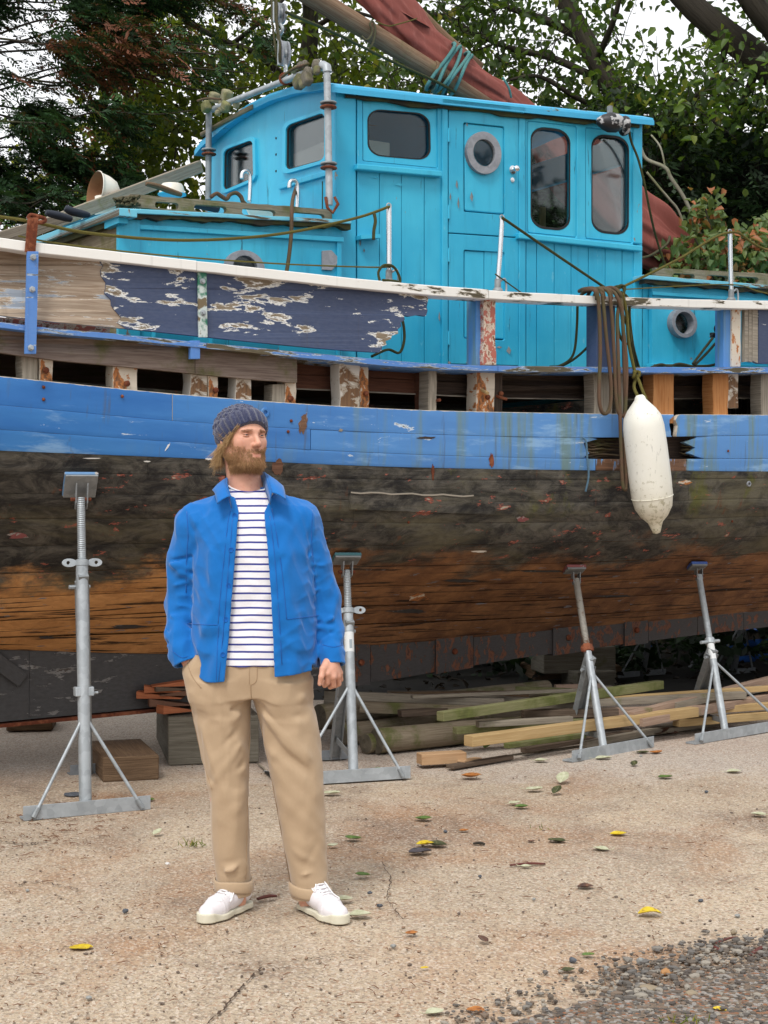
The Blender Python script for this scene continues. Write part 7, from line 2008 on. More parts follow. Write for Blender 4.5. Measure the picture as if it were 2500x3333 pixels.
def on_surf(bvh, px, off=.001, n=14):
    out = []
    P = smooth_nodes([(u, v, 0) for u, v in px], max(2, n // max(1, len(px) - 1)))
    for q in P:
        h, nr = hit(bvh, q[0], q[1])
        if h is not None:
            d = (CAM - h).normalized(); out.append(h + d * off)
    return out

MX, MY = mp(815, 2960)[0], D0
man = thing('person', 'man in blue jacket, striped shirt, tan trousers and navy beanie, one hand in his pocket', 'person', (MX, MY, 0))

def _skin():
    b = NB('skin'); o = b.obj(); t = b.attr('tone')[2]
    n = b.noise(o, 60, 4, .6); n2 = b.noise(o, 14, 3)
    c = b.mix(n2, S(200, 146, 122), S(216, 164, 140))
    c = b.mix(b.mth('MULTIPLY', b.step(n, .5, .75), .35), c, S(176, 108, 88))
    c = b.mix(b.step(t, .02, 1.0), c, S(186, 104, 92))
    return b.done(c, .48, b.bump(n, .3, .003), spec=.4, sss=.12)
M['skin'] = _skin()
def _shirt():
    b = NB('striped_jersey'); o = b.obj(); s = b.sep(o)
    z = b.mth('ADD', s[2], b.mth('MULTIPLY', b.mth('SUBTRACT', b.noise(b.map(o, (6, 6, 2)), 1.2, 2), .5), .006))
    z = b.mth('ADD', z, b.mth('MULTIPLY', b.mth('ABSOLUTE', b.mth('ADD', s[0], .472)), .012))
    fr = b.mth('FRACT', b.mth('DIVIDE', b.mth('SUBTRACT', 1.5175, z), .02575))
    st = b.mth('MULTIPLY', b.step(fr, .0, .05), b.mth('SUBTRACT', 1.0, b.step(fr, .26, .31)))
    low = b.mth('MULTIPLY', st, b.mth('SUBTRACT', 1.0, b.step(z, 1.522, 1.524)))
    n = b.noise(o, 160, 2)
    c = b.mix(low, b.mix(n, S(236, 234, 236), S(224, 222, 226)), S(58, 64, 136))
    return b.done(c, .9, b.bump(b.mth('ADD', n, b.noise(o, 9, 4)), .25, .004), spec=.15, sheen=.2)
M['shirt'] = _shirt()
M['jacket'] = m_cloth('royal_blue_cotton', S(8, 96, 170), S(18, 110, 186), wr=.9)
M['jacket_seam'] = m_cloth('blue_stitching', S(8, 80, 156), S(12, 92, 172))
M['chino'] = m_cloth('tan_chino', S(168, 144, 116), S(182, 158, 130), wr=.9)
M['chino_seam'] = m_cloth('tan_stitching', S(156, 130, 100), S(164, 138, 108))
M['shoe'] = m_cloth('white_leather', S(226, 222, 224), S(212, 206, 210), wr=.3, rough=.55, sheen=0)
M['shoe_sole'] = m_plain('off_white_rubber_sole', S(216, 212, 194), .6, S(196, 190, 168), 30)
M['lace'] = m_plain('white_lace', S(232, 230, 230), .8)
def _knit():
    b = NB('navy_wool'); o = b.obj()
    n = b.noise(o, 240, 3, .7); n2 = b.noise(o, 26, 4)
    c = b.mix(b.mth('ADD', b.mth('MULTIPLY', n, .7), b.mth('MULTIPLY', n2, .3)), S(28, 32, 58), S(64, 70, 104))
    return b.done(c, .95, b.bump(n, .8, .006), spec=.1, sheen=.5)
M['knit'] = _knit()
def _hair(name, c1, c2):
    b = NB(name); g = b.t.nodes.new('ShaderNodeNewGeometry')
    n = b.noise(b.obj(), 30, 3)
    c = b.mix(b.mth('ADD', b.mth('MULTIPLY', g.outputs['Random Per Island'], .6), b.mth('MULTIPLY', n, .4)), c1, c2)
    return b.done(c, .5, spec=.4)
M['hair'] = _hair('golden_brown_hair', S(128, 92, 58), S(226, 190, 136))
M['beard'] = _hair('brown_beard', S(122, 86, 56), S(206, 162, 114))
M['brow'] = _hair('eyebrow_hair', S(150, 108, 80), S(186, 142, 108))

YAW, PIT = R(37), R(5)
fwd = np.array([math.sin(YAW) * math.cos(PIT), -math.cos(YAW) * math.cos(PIT), math.sin(PIT)])
hx = np.cross(fwd, [0, 0, 1.0]); hx /= np.linalg.norm(hx)
hz = np.cross(hx, fwd)
HR = np.stack([hx, fwd, hz], 1)                       # columns: local x, y (forward), z (up)
HC = mp(789, 1424, -.015)
SC = .985
def hl(x, y, z): return HC + HR @ (np.array([x, y, z]) * SC)
B = Field((axis_seg([(-.86, -.66, .008), (-.66, -.36, .0026), (-.36, -.255, .008), (-.255, -.13, .003), (-.13, -.05, .008)]),
           axis_seg([(5.24, 5.37, .006), (5.37, 5.70, .003), (5.70, 5.80, .008)]),
           axis_seg([(-.01, .78, .012), (.78, .95, .0032), (.95, 1.50, .012), (1.50, 1.84, .0026)])))
def E(c, r, k, op='add', rot=HR): B.add_local(lambda sl: B.ell(c, [q * SC for q in r], sl, rot), c, max(r) * 1.2 + .05, k, op)
def Cn(a, b_, ra, rb, k, op='add'):
    m = (np.asarray(a) + np.asarray(b_)) / 2; rad = np.linalg.norm(np.asarray(a) - np.asarray(b_)) / 2 + max(ra, rb) + .05
    B.add_local(lambda sl: B.cone(a, b_, ra, rb, sl), m, rad, k, op)
E(hl(0, -.012, .030), (.076, .096, .088), 0)
E(hl(0, .030, -.036), (.062, .060, .086), .035)
Cn(hl(-.057, -.006, -.055), hl(-.022, .064, -.097), .017, .017, .025); Cn(hl(.057, -.006, -.055), hl(.022, .064, -.097), .017, .017, .025)
Cn(hl(-.012, .070, -.100), hl(.012, .070, -.100), .018, .018, .02)
for s in (-1, 1):
    E(hl(s * .043, .058, -.026), (.018, .018, .020), .022)               # cheekbone
    Cn(hl(s * .046, .066, .015), hl(s * .010, .087, .0125), .0095, .0095, .012)   # brow
    E(hl(s * .033, .090, -.001), (.017, .016, .0095), .010, 'sub')          # eye socket
    E(hl(s * .0315, .0685, -.002), (.0135, .0135, .0125), .004)           # lids
    E(hl(s * .0115, .096, -.040), (.0075, .010, .0075), .006)            # nostril wing
    E(hl(s * .077, -.004, -.012), (.010, .021, .033), .008)              # ear
    E(hl(s * .082, .004, -.012), (.006, .011, .020), .006, 'sub')
    E(hl(s * .006, .1015, -.0475), (.004, .005, .003), .003, 'sub')       # nostril
Cn(hl(0, .083, .012), hl(0, .107, -.034), .0065, .0095, .010)
E(hl(0, .108, -.037), (.0098, .0095, .0088), .006)
Cn(hl(-.020, .082, -.0728), hl(0, .0845, -.0682), .0045, .0056, .007); Cn(hl(.020, .082, -.0728), hl(0, .0845, -.0682), .0045, .0056, .007); Cn(hl(-.016, .085, -.0785), hl(.016, .085, -.0785), .0068, .0068, .007)
Cn(hl(-.024, .091, -.0785), hl(0, .093, -.0730), .0022, .0022, .003, 'sub'); Cn(hl(.024, .091, -.0785), hl(0, .093, -.0730), .0022, .0022, .003, 'sub')
nk = mp(806, 1640, .01)
Cn(hl(0, -.020, -.055), nk, .059, .064, .03)
Cn(nk, mp(812, 1740, .01), .060, .088, .05)
B.add(B.loft([(mp(0, 2260)[2], mp(818, 0)[0], D0, .17, .11), (mp(0, 1950)[2], mp(820, 0)[0], D0, .155, .10), (mp(0, 1740)[2], mp(814, 0)[0], D0, .16, .09), (mp(0, 1660)[2], mp(808, 0)[0], D0 + .01, .09, .05)]), .04)
for pts in ([(645, 1700, .01, .046), (600, 1945, .045, .032), (586, 2060, .0, .026), (592, 2110, -.030, .025), (640, 2195, -.045, .030), (665, 2260, -.05, .034)], [(968, 1700, .01, .046), (1056, 1935, .034, .030), (1074, 2060, .0, .025), (1081, 2140, -.045, .027)]):
    for q0, q1 in zip(pts[:-1], pts[1:]): Cn(mp(*q0[:3]), mp(*q1[:3]), q0[3], q1[3], .02)
for pts in ([(735, 2240, 0, .085), (742, 2590, -.03, .06), (768, 2930, .02, .038)], [(905, 2240, 0, .085), (972, 2590, -.03, .06), (1005, 2930, .02, .038)]):
    for q0, q1 in zip(pts[:-1], pts[1:]): Cn(mp(*q0[:3]), mp(*q1[:3]), q0[3], q1[3], .02)
W = mp(1081, 2138, -.045)
kn = {'i': mp(1066, 2192, -.095), 'm': mp(1084, 2203, -.085), 'r': mp(1099, 2201, -.062), 'l': mp(1107, 2190, -.040)}
for key, r_ in (('i', .0135), ('m', .0140), ('r', .0130), ('l', .0115)): Cn(mp(1081, 2152, -.055), kn[key], .0185, r_, .012)
fing = {'i': [(1066, 2192, -.095), (1066, 2222, -.083), (1057, 2231, -.058), (1052, 2218, -.045)], 'm': [(1084, 2203, -.085), (1086, 2231, -.066), (1075, 2236, -.042), (1068, 2222, -.032)],
        'r': [(1099, 2201, -.062), (1103, 2226, -.044), (1092, 2232, -.022), (1084, 2218, -.015)], 'l': [(1107, 2190, -.040), (1110, 2212, -.022), (1101, 2219, -.004), (1093, 2208, .0)]}
fr_ = {'i': (.0105, .0098, .0088, .008), 'm': (.0108, .010, .009, .008), 'r': (.010, .0095, .0085, .0075), 'l': (.009, .0085, .0075, .007)}
for key, pts in fing.items():
    for k in range(3): Cn(mp(*pts[k]), mp(*pts[k + 1]), fr_[key][k], fr_[key][k + 1], .0025)
th = [(1066, 2156, -.070), (1052, 2178, -.100), (1046, 2203, -.112), (1041, 2226, -.108)]
for k, (ra, rb) in enumerate(((.017, .0135), (.0125, .0105), (.0105, .0085))): Cn(mp(*th[k]), mp(*th[k + 1]), ra, rb, .007 if k == 0 else .003)
V, F = B.mesh(1)
loc = (V - HC) @ HR / SC
tone = np.zeros(len(V))
g = lambda c, s: np.exp(-(((loc - np.array(c)) / np.array(s)) ** 2).sum(1))
tone += .5 * (g((-.012, .088, -.0685), (.012, .02, .0045)) + g((.012, .088, -.0685), (.012, .02, .0045)) + g((0, .088, -.0785), (.018, .02, .006)))
tone += .32 * (g((.046, .07, -.03), (.02, .03, .02)) + g((-.046, .07, -.03), (.02, .03, .02)) + g((0, .108, -.036), (.014, .02, .012)))
tone += .22 * np.exp(-((V - mp(1080, 2205, -.07)) ** 2).sum(1) / .0012)
body = np_mesh('body', V, F, M['skin'], man, np.clip(tone, 0, 1), True)
HEADV, HEADF = V, F
hm = (V[:, 2] > 1.52)
hb = bvh_of(V, F[np.all(hm[F], axis=1)])
tn_ = mp(1041, 2224, -.118)
MB().lathe(Vector(tn_) + Vector((0, .004, 0)), Vector((-.15, -1, .25)), [(.0058, 0), (.0056, .0012), (.003, .002), (.0001, .0022)], 10).build('thumb_nail', m_plain('nail', S(232, 190, 176), .35), man, smooth=True)
eye_m = m_plain('eye_white', S(206, 200, 196), .25, S(190, 184, 182)); iris = m_plain('iris', S(70, 84, 92), .2, S(40, 48, 54), 90)
for s in (-1, 1):
    e = Vector(hl(s * .0315, .0703, -.002)); look = Vector(HR @ np.array([.12 * s * 0 - .18, .98, .02])).normalized()
    eo = MB().lathe(e - look * .0115, look, [(.0001, 0), (.006, .0015), (.0105, .006), (.0115, .0115), (.0105, .017), (.006, .0215), (.0001, .023)], 16).build('eye', eye_m, man, smooth=True)
    MB().lathe(e + look * .0112, look, [(.0055, -.0012), (.0045, .0002), (.0001, .0010)], 12).build('iris', iris, eo, smooth=True)
    for up in (1, -1):
        pts = [Vector(hl(s * (.0315 + .0135 * math.cos(a)), .0715 + .0128 * math.sin(a) ** .7 * .92, -.002 + up * (.0030 + .0012 * math.sin(a)))) for a in [math.pi * (.06 + .88 * k / 10) for k in range(11)]]
        MB().tube(pts, [.0012 + .0010 * math.sin(math.pi * k / 10) for k in range(11)], 6).build('eyelid', M['skin'], man, smooth=True)

def strands(name, roots, dirs, lens, rad, mat, parent, seed, curl=.3, droop=.6, seg=5, wig=.15, flick=None):
    r = np.random.default_rng(seed); n = len(roots)
    P = roots.copy(); d = dirs / np.linalg.norm(dirs, axis=1, keepdims=True)
    rings = []
    side_ = np.cross(d, r.normal(0, 1, (n, 3))); side_ /= np.linalg.norm(side_, axis=1, keepdims=True)
    for k in range(seg + 1):
        f = 1 - (k / seg) ** 1.5 * .9
        s2 = np.cross(d, side_); s2 /= np.linalg.norm(s2, axis=1, keepdims=True) + 1e-9
        rr_ = (rad * f)[:, None]
        rings.append(np.stack([P + side_ * rr_, P - side_ * rr_ * .5 + s2 * rr_ * .87, P - side_ * rr_ * .5 - s2 * rr_ * .87], 1))
        P = P + d * (lens / seg)[:, None]
        d = d + np.array([0, 0, -1]) * droop / seg + side_ * curl / seg + r.normal(0, wig, (n, 3)) / seg
        if flick is not None: d = d + flick * (k / seg) ** 2 * 1.6 / seg
        d /= np.linalg.norm(d, axis=1, keepdims=True)
    A = np.stack(rings, 1)                               # n, seg+1, 3, 3
    Vv = A.reshape(-1, 3); b0 = np.arange(n)[:, None] * (seg + 1) * 3
    Fl = []
    for k in range(seg):
        for m in range(3):
            m2 = (m + 1) % 3
            Fl.append(b0 + np.array([k * 3 + m, k * 3 + m2, (k + 1) * 3 + m2, (k + 1) * 3 + m]))
    return np_mesh(name, Vv, np.concatenate(Fl, 0), mat, parent, None, True)
r = np.random.default_rng(3)
fn = np.cross(V[F[:, 2]] - V[F[:, 0]], V[F[:, 3]] - V[F[:, 1]])
vn = np.zeros_like(V)
for k in range(4): np.add.at(vn, F[:, k], fn)
vn /= np.linalg.norm(vn, axis=1, keepdims=True) + 1e-12
x, y, z = loc[:, 0], loc[:, 1], loc[:, 2]
ax_ = np.abs(x)
jaw = (z < -.082 + .25 * np.maximum(0, ax_ - .02)) | ((ax_ > .034) & (z < -.050 + .9 * (ax_ - .034)))
must = (z > -.067) & (z < -.050) & (ax_ < .034) & (y > .055)
side_b = (ax_ > .052) & (z < .0) & (z > -.09) & (y < .045) & (y > .005)
mouth = (ax_ < .019) & (z > -.083) & (z < -.0665)
bm_ = ((jaw & (z < -.040)) | must | ((z < -.062) & (z > -.090) & (ax_ > .019) & (ax_ < .040)) | side_b | ((z < -.083) & (ax_ < .04))) & (z > -.128) & (y > -.012) & ~mouth & (np.linalg.norm(loc, axis=1) < .17)
ids = np.nonzero(bm_)[0]
pick = r.choice(ids, 9500); pick = pick[(z[pick] < -.058) | (r.random(len(pick)) < .42)]
rt = V[pick] + r.normal(0, .0008, (len(pick), 3))
dv = vn[pick] * .42 + HR @ np.array([0, .10, -.85]) + r.normal(0, .22, (len(pick), 3))
ll = np.where(z[pick] > -.066, .0085, np.where(z[pick] < -.095, .018, .0105)) * r.uniform(.6, 1.25, len(pick))
strands('beard', rt, dv, ll, np.full(len(pick), .00055), M['beard'], man, 5, .7, .5, 4)
ids = np.nonzero((z > .009) & (z < .0175 - .1 * (ax_ - .03)) & (ax_ > .013) & (ax_ < .048) & (y > .055))[0]
pick = r.choice(ids, 240)
strands('eyebrows', V[pick], np.sign(x[pick])[:, None] * hx + vn[pick] * .4 + r.normal(0, .15, (len(pick), 3)), np.full(len(pick), .008), np.full(len(pick), .0004), M['brow'], man, 6, .1, .1, 3)
rt, dv, ll, ou = [], [], [], []
for k in range(230):
    s = 1 if r.random() < .78 else -1                    # x > 0 is his right, image left
    t = r.random() ** .8
    yy = .056 - .135 * t; zz = .018 - .088 * t if s > 0 else .008 - .06 * t
    xx = s * (.0745 - .30 * max(0, yy) ** 1.25 - 1.0 * max(0, -yy - .035) ** 1.25 + .003)
    n = 9; c_ = hl(xx, yy, zz + r.normal(0, .008)); d_ = HR @ np.array([s * (.02 + .10 * r.random()), -.62 + .35 * t, -.72 - .25 * t]) + r.normal(0, .30, 3)
    L_ = (.034 + .024 * t) * r.uniform(.65, 1.15); o_ = HR @ np.array([s * .9, -.6, .5]) * r.uniform(.0, 2.2)
    for q in range(n): rt.append(c_ + r.normal(0, .0028, 3)); dv.append(d_ + r.normal(0, .05, 3)); ll.append(L_ * r.uniform(.85, 1.1)); ou.append(o_)
for k in range(120):
    a = r.uniform(-1.4, 1.4); c_ = hl(math.sin(a) * .070, -.030 - math.cos(a) * .052, -.055 + r.normal(0, .010)); d_ = HR @ np.array([math.sin(a) * .2, -.25, -1.0]) + r.normal(0, .14, 3); L_ = r.uniform(.028, .048); o_ = HR @ np.array([math.sin(a), -.8 * math.cos(a), .3]) * r.uniform(.3, 1.4)
    for q in range(10): rt.append(c_ + r.normal(0, .003, 3)); dv.append(d_ + r.normal(0, .05, 3)); ll.append(L_ * r.uniform(.85, 1.1)); ou.append(o_)
strands('hair', np.array(rt), np.array(dv), np.array(ll), np.full(len(rt), .00075), M['hair'], man, 7, .25, .2, 7, .34, np.array(ou))
rt = np.array([hl(.054 - .010 * q, .066 - .02 * q, .030 - .010 * q) for q in r.uniform(-.6, 1.6, 150)])
strands('forelock', rt + r.normal(0, .003, rt.shape), np.tile(HR @ np.array([.40, -.62, -.62]), (150, 1)) + r.normal(0, .09, (150, 3)), r.uniform(.022, .042, 150), np.full(150, .0007), M['hair'], man, 8, .3, .3, 6)

hat = bpy.data.objects.new('beanie', None); COL.objects.link(hat); hat.parent = man; hat.matrix_parent_inverse = parent_world(man).inverted()
tl = R(37); NRIB = 24
def hat_mesh(band):
    ext = .150
    Hf = Field(tuple(axis_seg([(HC[k] - ext, HC[k] + ext, .0024)]) for k in range(3)))
    dx, dy, dz = Hf.X - HC[0], Hf.Y - HC[1], Hf.Z - HC[2]
    lx = dx * hx[0] + dy * hx[1] + dz * hx[2]; ly = dx * fwd[0] + dy * fwd[1] + dz * fwd[2]; lz = dx * hz[0] + dy * hz[1] + dz * hz[2]
    s_ = -ly * math.sin(tl) + (lz + .023) * math.cos(tl); q = (ly + .016) * math.cos(tl) + (lz - .034) * math.sin(tl)
    phi = np.arctan2(q, lx)
    rr = [.0895, .1085, .0880]
    g_ = band and .0055 or 0.0
    k0 = np.sqrt((lx / (rr[0] + g_)) ** 2 + ((ly + .016) / (rr[1] + g_)) ** 2 + ((lz - .034) / (rr[2] + g_)) ** 2)
    f = (k0 - 1) * (rr[0] + g_)
    if band:
        rib_ = (.5 + .5 * np.cos(phi * NRIB)) ** .7
        taper = np.clip((.058 - s_) / .012, 0, 1) * np.clip((s_ + .003) / .008, 0, 1)
        f = f - (.0062 * rib_ - .0030) * taper
        f = np.maximum(f, np.maximum(-s_ - .002, s_ - .060))
        f = np.maximum(f, -(f + .016))
    else:
        cab = np.sin(phi * NRIB + 1.4 * np.sin(s_ * 150 + np.floor(phi * NRIB / 6.283) * 2.1)) * .0030 + .0016 * np.sin(s_ * 260 + phi * 12)
        f = f - cab * np.clip((s_ - .03) / .02, 0, 1) * np.clip(k0 * 0 + (np.sqrt(lx * lx + q * q) - .012) / .03, 0, 1)
        f = np.maximum(f, -s_ + .012)
    Hf.f = f.astype(np.float32)
    return Hf.mesh(1)
hv, hf_ = hat_mesh(True); np_mesh('turn_up', hv, hf_, M['knit'], hat, None, True)
hv, hf_ = hat_mesh(False); np_mesh('crown', hv, hf_, M['knit'], hat, None, True)

TX = axis_seg([(-.80, -.08, .0042)]);
zz = lambda v, dy=-.10: float(mp(0, v, dy)[2]); xx = lambda u, dy=-.10: float(mp(u, 0, dy)[0])
Sf = Field((axis_seg([(-.72, -.22, .0045)]), axis_seg([(5.37, 5.72, .0045)]), axis_seg([(zz(2190), zz(1560), .0045)])))
Sf.add(Sf.loft([(zz(2168), xx(816), D0 - .012, .195, .128), (zz(1950), xx(818), D0 - .008, .186, .118), (zz(1780), xx(815), D0 - .006, .180, .116), (zz(1690), xx(812), D0, .165, .104), (zz(1640), xx(810), D0 + .004, .130, .080), (zz(1600), xx(808), D0 + .008, .092, .074), (zz(1565), xx(806), D0 + .02, .068, .066)]))
Sf.f = np.maximum(Sf.f, Sf.Z - (zz(1597) + .30 * (Sf.Y - D0 + .05) + 1.9 * (Sf.X - xx(810)) ** 2))
for k in range(26):
    q = mp(rng.uniform(750, 890), rng.uniform(1760, 2165), -.13); Sf.wrinkle(q, (rng.uniform(.5, 1), 0, rng.uniform(-.5, .5)), .045, .014, rng.uniform(-.004, .004))
Sf.ripple(4, .0007, (.04, .10))
sV, sF = Sf.mesh(1); shirt = np_mesh('striped_shirt', sV, sF, M['shirt'], man, None, True)
nb = []
for k in range(41):
    a = 2 * math.pi * k / 40; X_, Y_ = xx(807) + .089 * math.cos(a), D0 + .010 + .0745 * math.sin(a)
    nb.append((X_, Y_, zz(1597) + .30 * (Y_ - D0 + .05) + 1.9 * (X_ - xx(810)) ** 2 - .001))
MB().tube(nb, .0034, 8, closed=True).build('neckband', M['shirt'], shirt, smooth=True)

J = Field((axis_seg([(-.83, -.10, .0036)]), axis_seg([(5.33, 5.76, .0036)]), axis_seg([(zz(2240), zz(1560), .0036)])))
J.add(J.loft([(zz(2250), xx(826), D0 - .004, .232, .160), (zz(2100), xx(824), D0 - .004, .230, .156), (zz(1950), xx(822), D0 - .004, .226, .150), (zz(1800), xx(818), D0 - .002, .216, .142), (zz(1710), xx(812), D0, .200, .126), (zz(1655), xx(810), D0 + .006, .160, .098), (zz(1615), xx(808), D0 + .012, .105, .078), (zz(1585), xx(806), D0 + .02, .080, .070)], 2.4))
sh = [((742, 1652, .012), (640, 1702, .012), .052, .074), ((870, 1646, .012), (972, 1698, .012), .052, .076)]
for a, b_, ra, rb in sh: J.add(J.cone(mp(*a), mp(*b_), ra, rb), .05)
arms = [[(640, 1702, .012, .0745), (604, 1830, .03, .068), (596, 1960, .048, .0625), (585, 2060, .0, .052), (590, 2118, -.030, .0465), (607, 2166, -.045, .0480)], [(972, 1698, .012, .0755), (1022, 1830, .028, .064), (1058, 1950, .034, .0570), (1074, 2060, .0, .048), (1081, 2124, -.03, .0435), (1085, 2172, -.048, .0455)]]
for pts in arms:
    for q0, q1 in zip(pts[:-1], pts[1:]):
        a, b_ = mp(*q0[:3]), mp(*q1[:3]); c = (a + b_) / 2
        J.add_local(lambda sl: J.cone(a, b_, q0[3], q1[3], sl), c, np.linalg.norm(a - b_) / 2 + .16, .018)
rj = random.Random(17)
def wr(u, v, dy, ang, s1, s2, amp): J.wrinkle(mp(u, v, dy), (math.cos(ang), rj.uniform(-.2, .2), math.sin(ang)), s1, s2 * .85, amp * 1.45)
for k, v in enumerate(range(1820, 2140, 17)):
    wr(585 + rj.uniform(-22, 22), v, -.03, rj.uniform(-.7, .5), .040, .0085, (.0060 if k % 2 else -.0060) * rj.uniform(.6, 1.2))
    wr(1050 + (v - 1820) * .11 + rj.uniform(-18, 18), v + 5, -.04, rj.uniform(-.5, .7), .036, .0080, (.0055 if k % 2 else -.0055) * rj.uniform(.5, 1.1))
for k in range(9): wr(612 - 3 * k, 1700 + 18 * k, -.06, -1.2 + rj.uniform(-.2, .2), .045, .011, (.003 if k % 2 else -.003))
for k in range(9): wr(1000 + 5 * k, 1700 + 18 * k, -.06, 1.25 + rj.uniform(-.2, .2), .045, .011, (.003 if k % 2 else -.003))
for (u, v, an, s1, s2, am) in ((660, 1760, 1.9, .10, .020, .004), (640, 1850, 1.3, .12, .018, -.004), (690, 1900, 1.5, .14, .022, .004), (650, 2060, 1.0, .09, .018, .005), (625, 2000, 1.3, .10, .014, -.005), (680, 2130, 1.1, .08, .018, -.005), (705, 2180, 1.3, .06, .016, .006), (960, 1760, 1.2, .10, .020, .004), (990, 1850, 1.8, .12, .018, -.004), (940, 1930, 1.6, .14, .024, .004), (985, 2080, 2.0, .10, .020, .005), (930, 2140, 1.7, .08, .02, -.004), (1015, 2010, 1.75, .12, .016, -.005), (650, 1690, .4, .06, .014, -.004), (985, 1690, 2.7, .06, .014, -.004), (640, 2160, .8, .06, .014, .006), (960, 2180, 1.4, .06, .018, .004)):
    wr(u, v, -.135, an, s1, s2, am)
J.ripple(9, .0012, (.028, .10), .5, 14)
shell = np.maximum(J.f, -(J.f + .0085))
zl = J.ax[2]
xl = np.interp(zl, [zz(v) for v in (2240, 2221, 2075, 1924, 1795, 1667, 1610, 1560)], [xx(u, -.13) for u in (730, 732, 747, 758, 768, 775, 757, 730)]).astype(np.float32)[None, None, :]
xr = np.interp(zl, [zz(v) for v in (2240, 2204, 2053, 1924, 1795, 1667, 1604, 1560)], [xx(u, -.13) for u in (897, 895, 889, 882, 872, 857, 884, 900)]).astype(np.float32)[None, None, :]
op = np.maximum(np.maximum(xl - J.X, J.X - xr), J.Y - (D0 - .035))
shell = np.maximum(shell, -op)
hem = (zz(2219, -.14) + (J.X - xx(732, -.14)) * (zz(2204, -.14) - zz(2219, -.14)) / (xx(895, -.14) - xx(732, -.14)))
hem = hem + .010 * np.clip((J.Y - D0 + .14) / .1, 0, 2) + .062 * np.clip((xx(676) - J.X) / .075, 0, 1) ** 1.4
tors = np.abs(J.X - xx(824)) < .225
shell = np.where(tors, np.maximum(shell, hem - J.Z), shell)
for pts in arms:
    a = mp(*pts[-2][:3]); b_ = mp(*pts[-1][:3]); d = (b_ - a) / np.linalg.norm(b_ - a)
    pl = ((J.X - b_[0]) * d[0] + (J.Y - b_[1]) * d[1] + (J.Z - b_[2]) * d[2]) + .008
    near = np.sqrt((J.X - b_[0]) ** 2 + (J.Y - b_[1]) ** 2 + (J.Z - b_[2]) ** 2) - .085
    shell = np.maximum(shell, -np.maximum(-pl, near))
shell = np.maximum(shell, -J.cone(mp(806, 1650, .015), mp(800, 1480, .03), .069, .085))
J.f = shell
jV, jF = J.mesh(1)
jacket = np_mesh('jacket', jV, jF, M['jacket'], man, None, True)
jb = bvh_of(jV, jF)
def seam(px, rad=.0014, mat='jacket_seam', bvh=None, parent=None, name='seam', off=.0006):
    P = on_surf(bvh or jb, px, off)
    if len(P) > 2: MB().tube(P, rad, 5).build(name, M[mat], parent or jacket, smooth=True)
seam([(752, 1660), (742, 1700), (726, 1850), (716, 1950), (710, 2030)]); seam([(610, 2029), (660, 2033), (708, 2034)])
seam([(885, 1655), (900, 1740), (918, 1860), (930, 1980), (933, 2014)]); seam([(933, 2016), (985, 2010), (1038, 2003)])
seam([(757, 1690), (748, 1800), (738, 1920), (728, 2040), (712, 2216)]); seam([(878, 1680), (893, 1800), (903, 1930), (912, 2060), (920, 2202)])
seam([(713, 2034), (708, 2100), (704, 2214)], .0012)
seam([(608, 1665), (612, 1740), (607, 1830), (606, 1930)], .0016); seam([(1018, 1660), (1014, 1740), (1020, 1830), (1030, 1930)], .0016)
seam([(600, 1640), (650, 1612), (705, 1592)], .0014); seam([(925, 1588), (975, 1610), (1015, 1636)], .0014)
seam([(560, 2118), (590, 2140), (612, 2136)], .0014); seam([(1050, 2098), (1085, 2106), (1116, 2098)], .0014)
for u, v in ((764, 1679), (753, 1790), (744, 1906), (736, 2017), (726, 2131)):
    h, nr = hit(jb, u, v)
    if h is not None:
        d = (CAM - h).normalized()
        MB().lathe(h - d * .001, (d * .6 + Vector(nr) * .4), [(.0094, 0), (.0096, .0022), (.0084, .0036), (.0066, .0022), (.0001, .0022)], 16).build('button', M['jacket_seam'], jacket, smooth='auto')
Fo = [(749, 1614, 5.415), (738, 1584, 5.45), (735, 1558, 5.52), (765, 1540, 5.615), (815, 1535, 5.645), (858, 1536, 5.615), (868, 1545, 5.53), (876, 1570, 5.455), (886, 1602, 5.410)]
Ou = [(706, 1639, 5.405), (699, 1606, 5.455), (694, 1592, 5.53), (752, 1590, 5.675), (815, 1592, 5.70), (872, 1588, 5.675), (915, 1578, 5.53), (926, 1592, 5.46), (931, 1625, 5.40)]
Fp = smooth_nodes([at(*q) for q in Fo], 6); Op = smooth_nodes([at(*q) for q in Ou], 6)
cc = Vector(mp(806, 1590, .015))
rows = []
for t, bulge in ((0, 0), (.25, .004), (.55, .0045), (.8, .002), (1, 0)):
    rows.append([a.lerp(b_, t) + ((a.lerp(b_, t) - cc) * Vector((1, 1, 0)).x if False else (Vector(((a.lerp(b_, t) - cc).x, (a.lerp(b_, t) - cc).y, 0)).normalized() * bulge)) + Z3 * bulge * .6 for a, b_ in zip(Fp, Op)])
leaf_ = MB().grid(rows).build('collar', M['jacket'], jacket, smooth=True)
so = leaf_.modifiers.new('thick', 'SOLIDIFY'); so.thickness = .004
st = []
for t in (0, .4, 1):
    st.append([p + (Vector(((cc - p).x, (cc - p).y, 0)).normalized() * (.002 + .010 * t)) - Z3 * (.045 * t) for p in Fp])
so = MB().grid(st).build('collar_stand', M['jacket'], jacket, smooth=True).modifiers.new('thick', 'SOLIDIFY'); so.thickness = .003

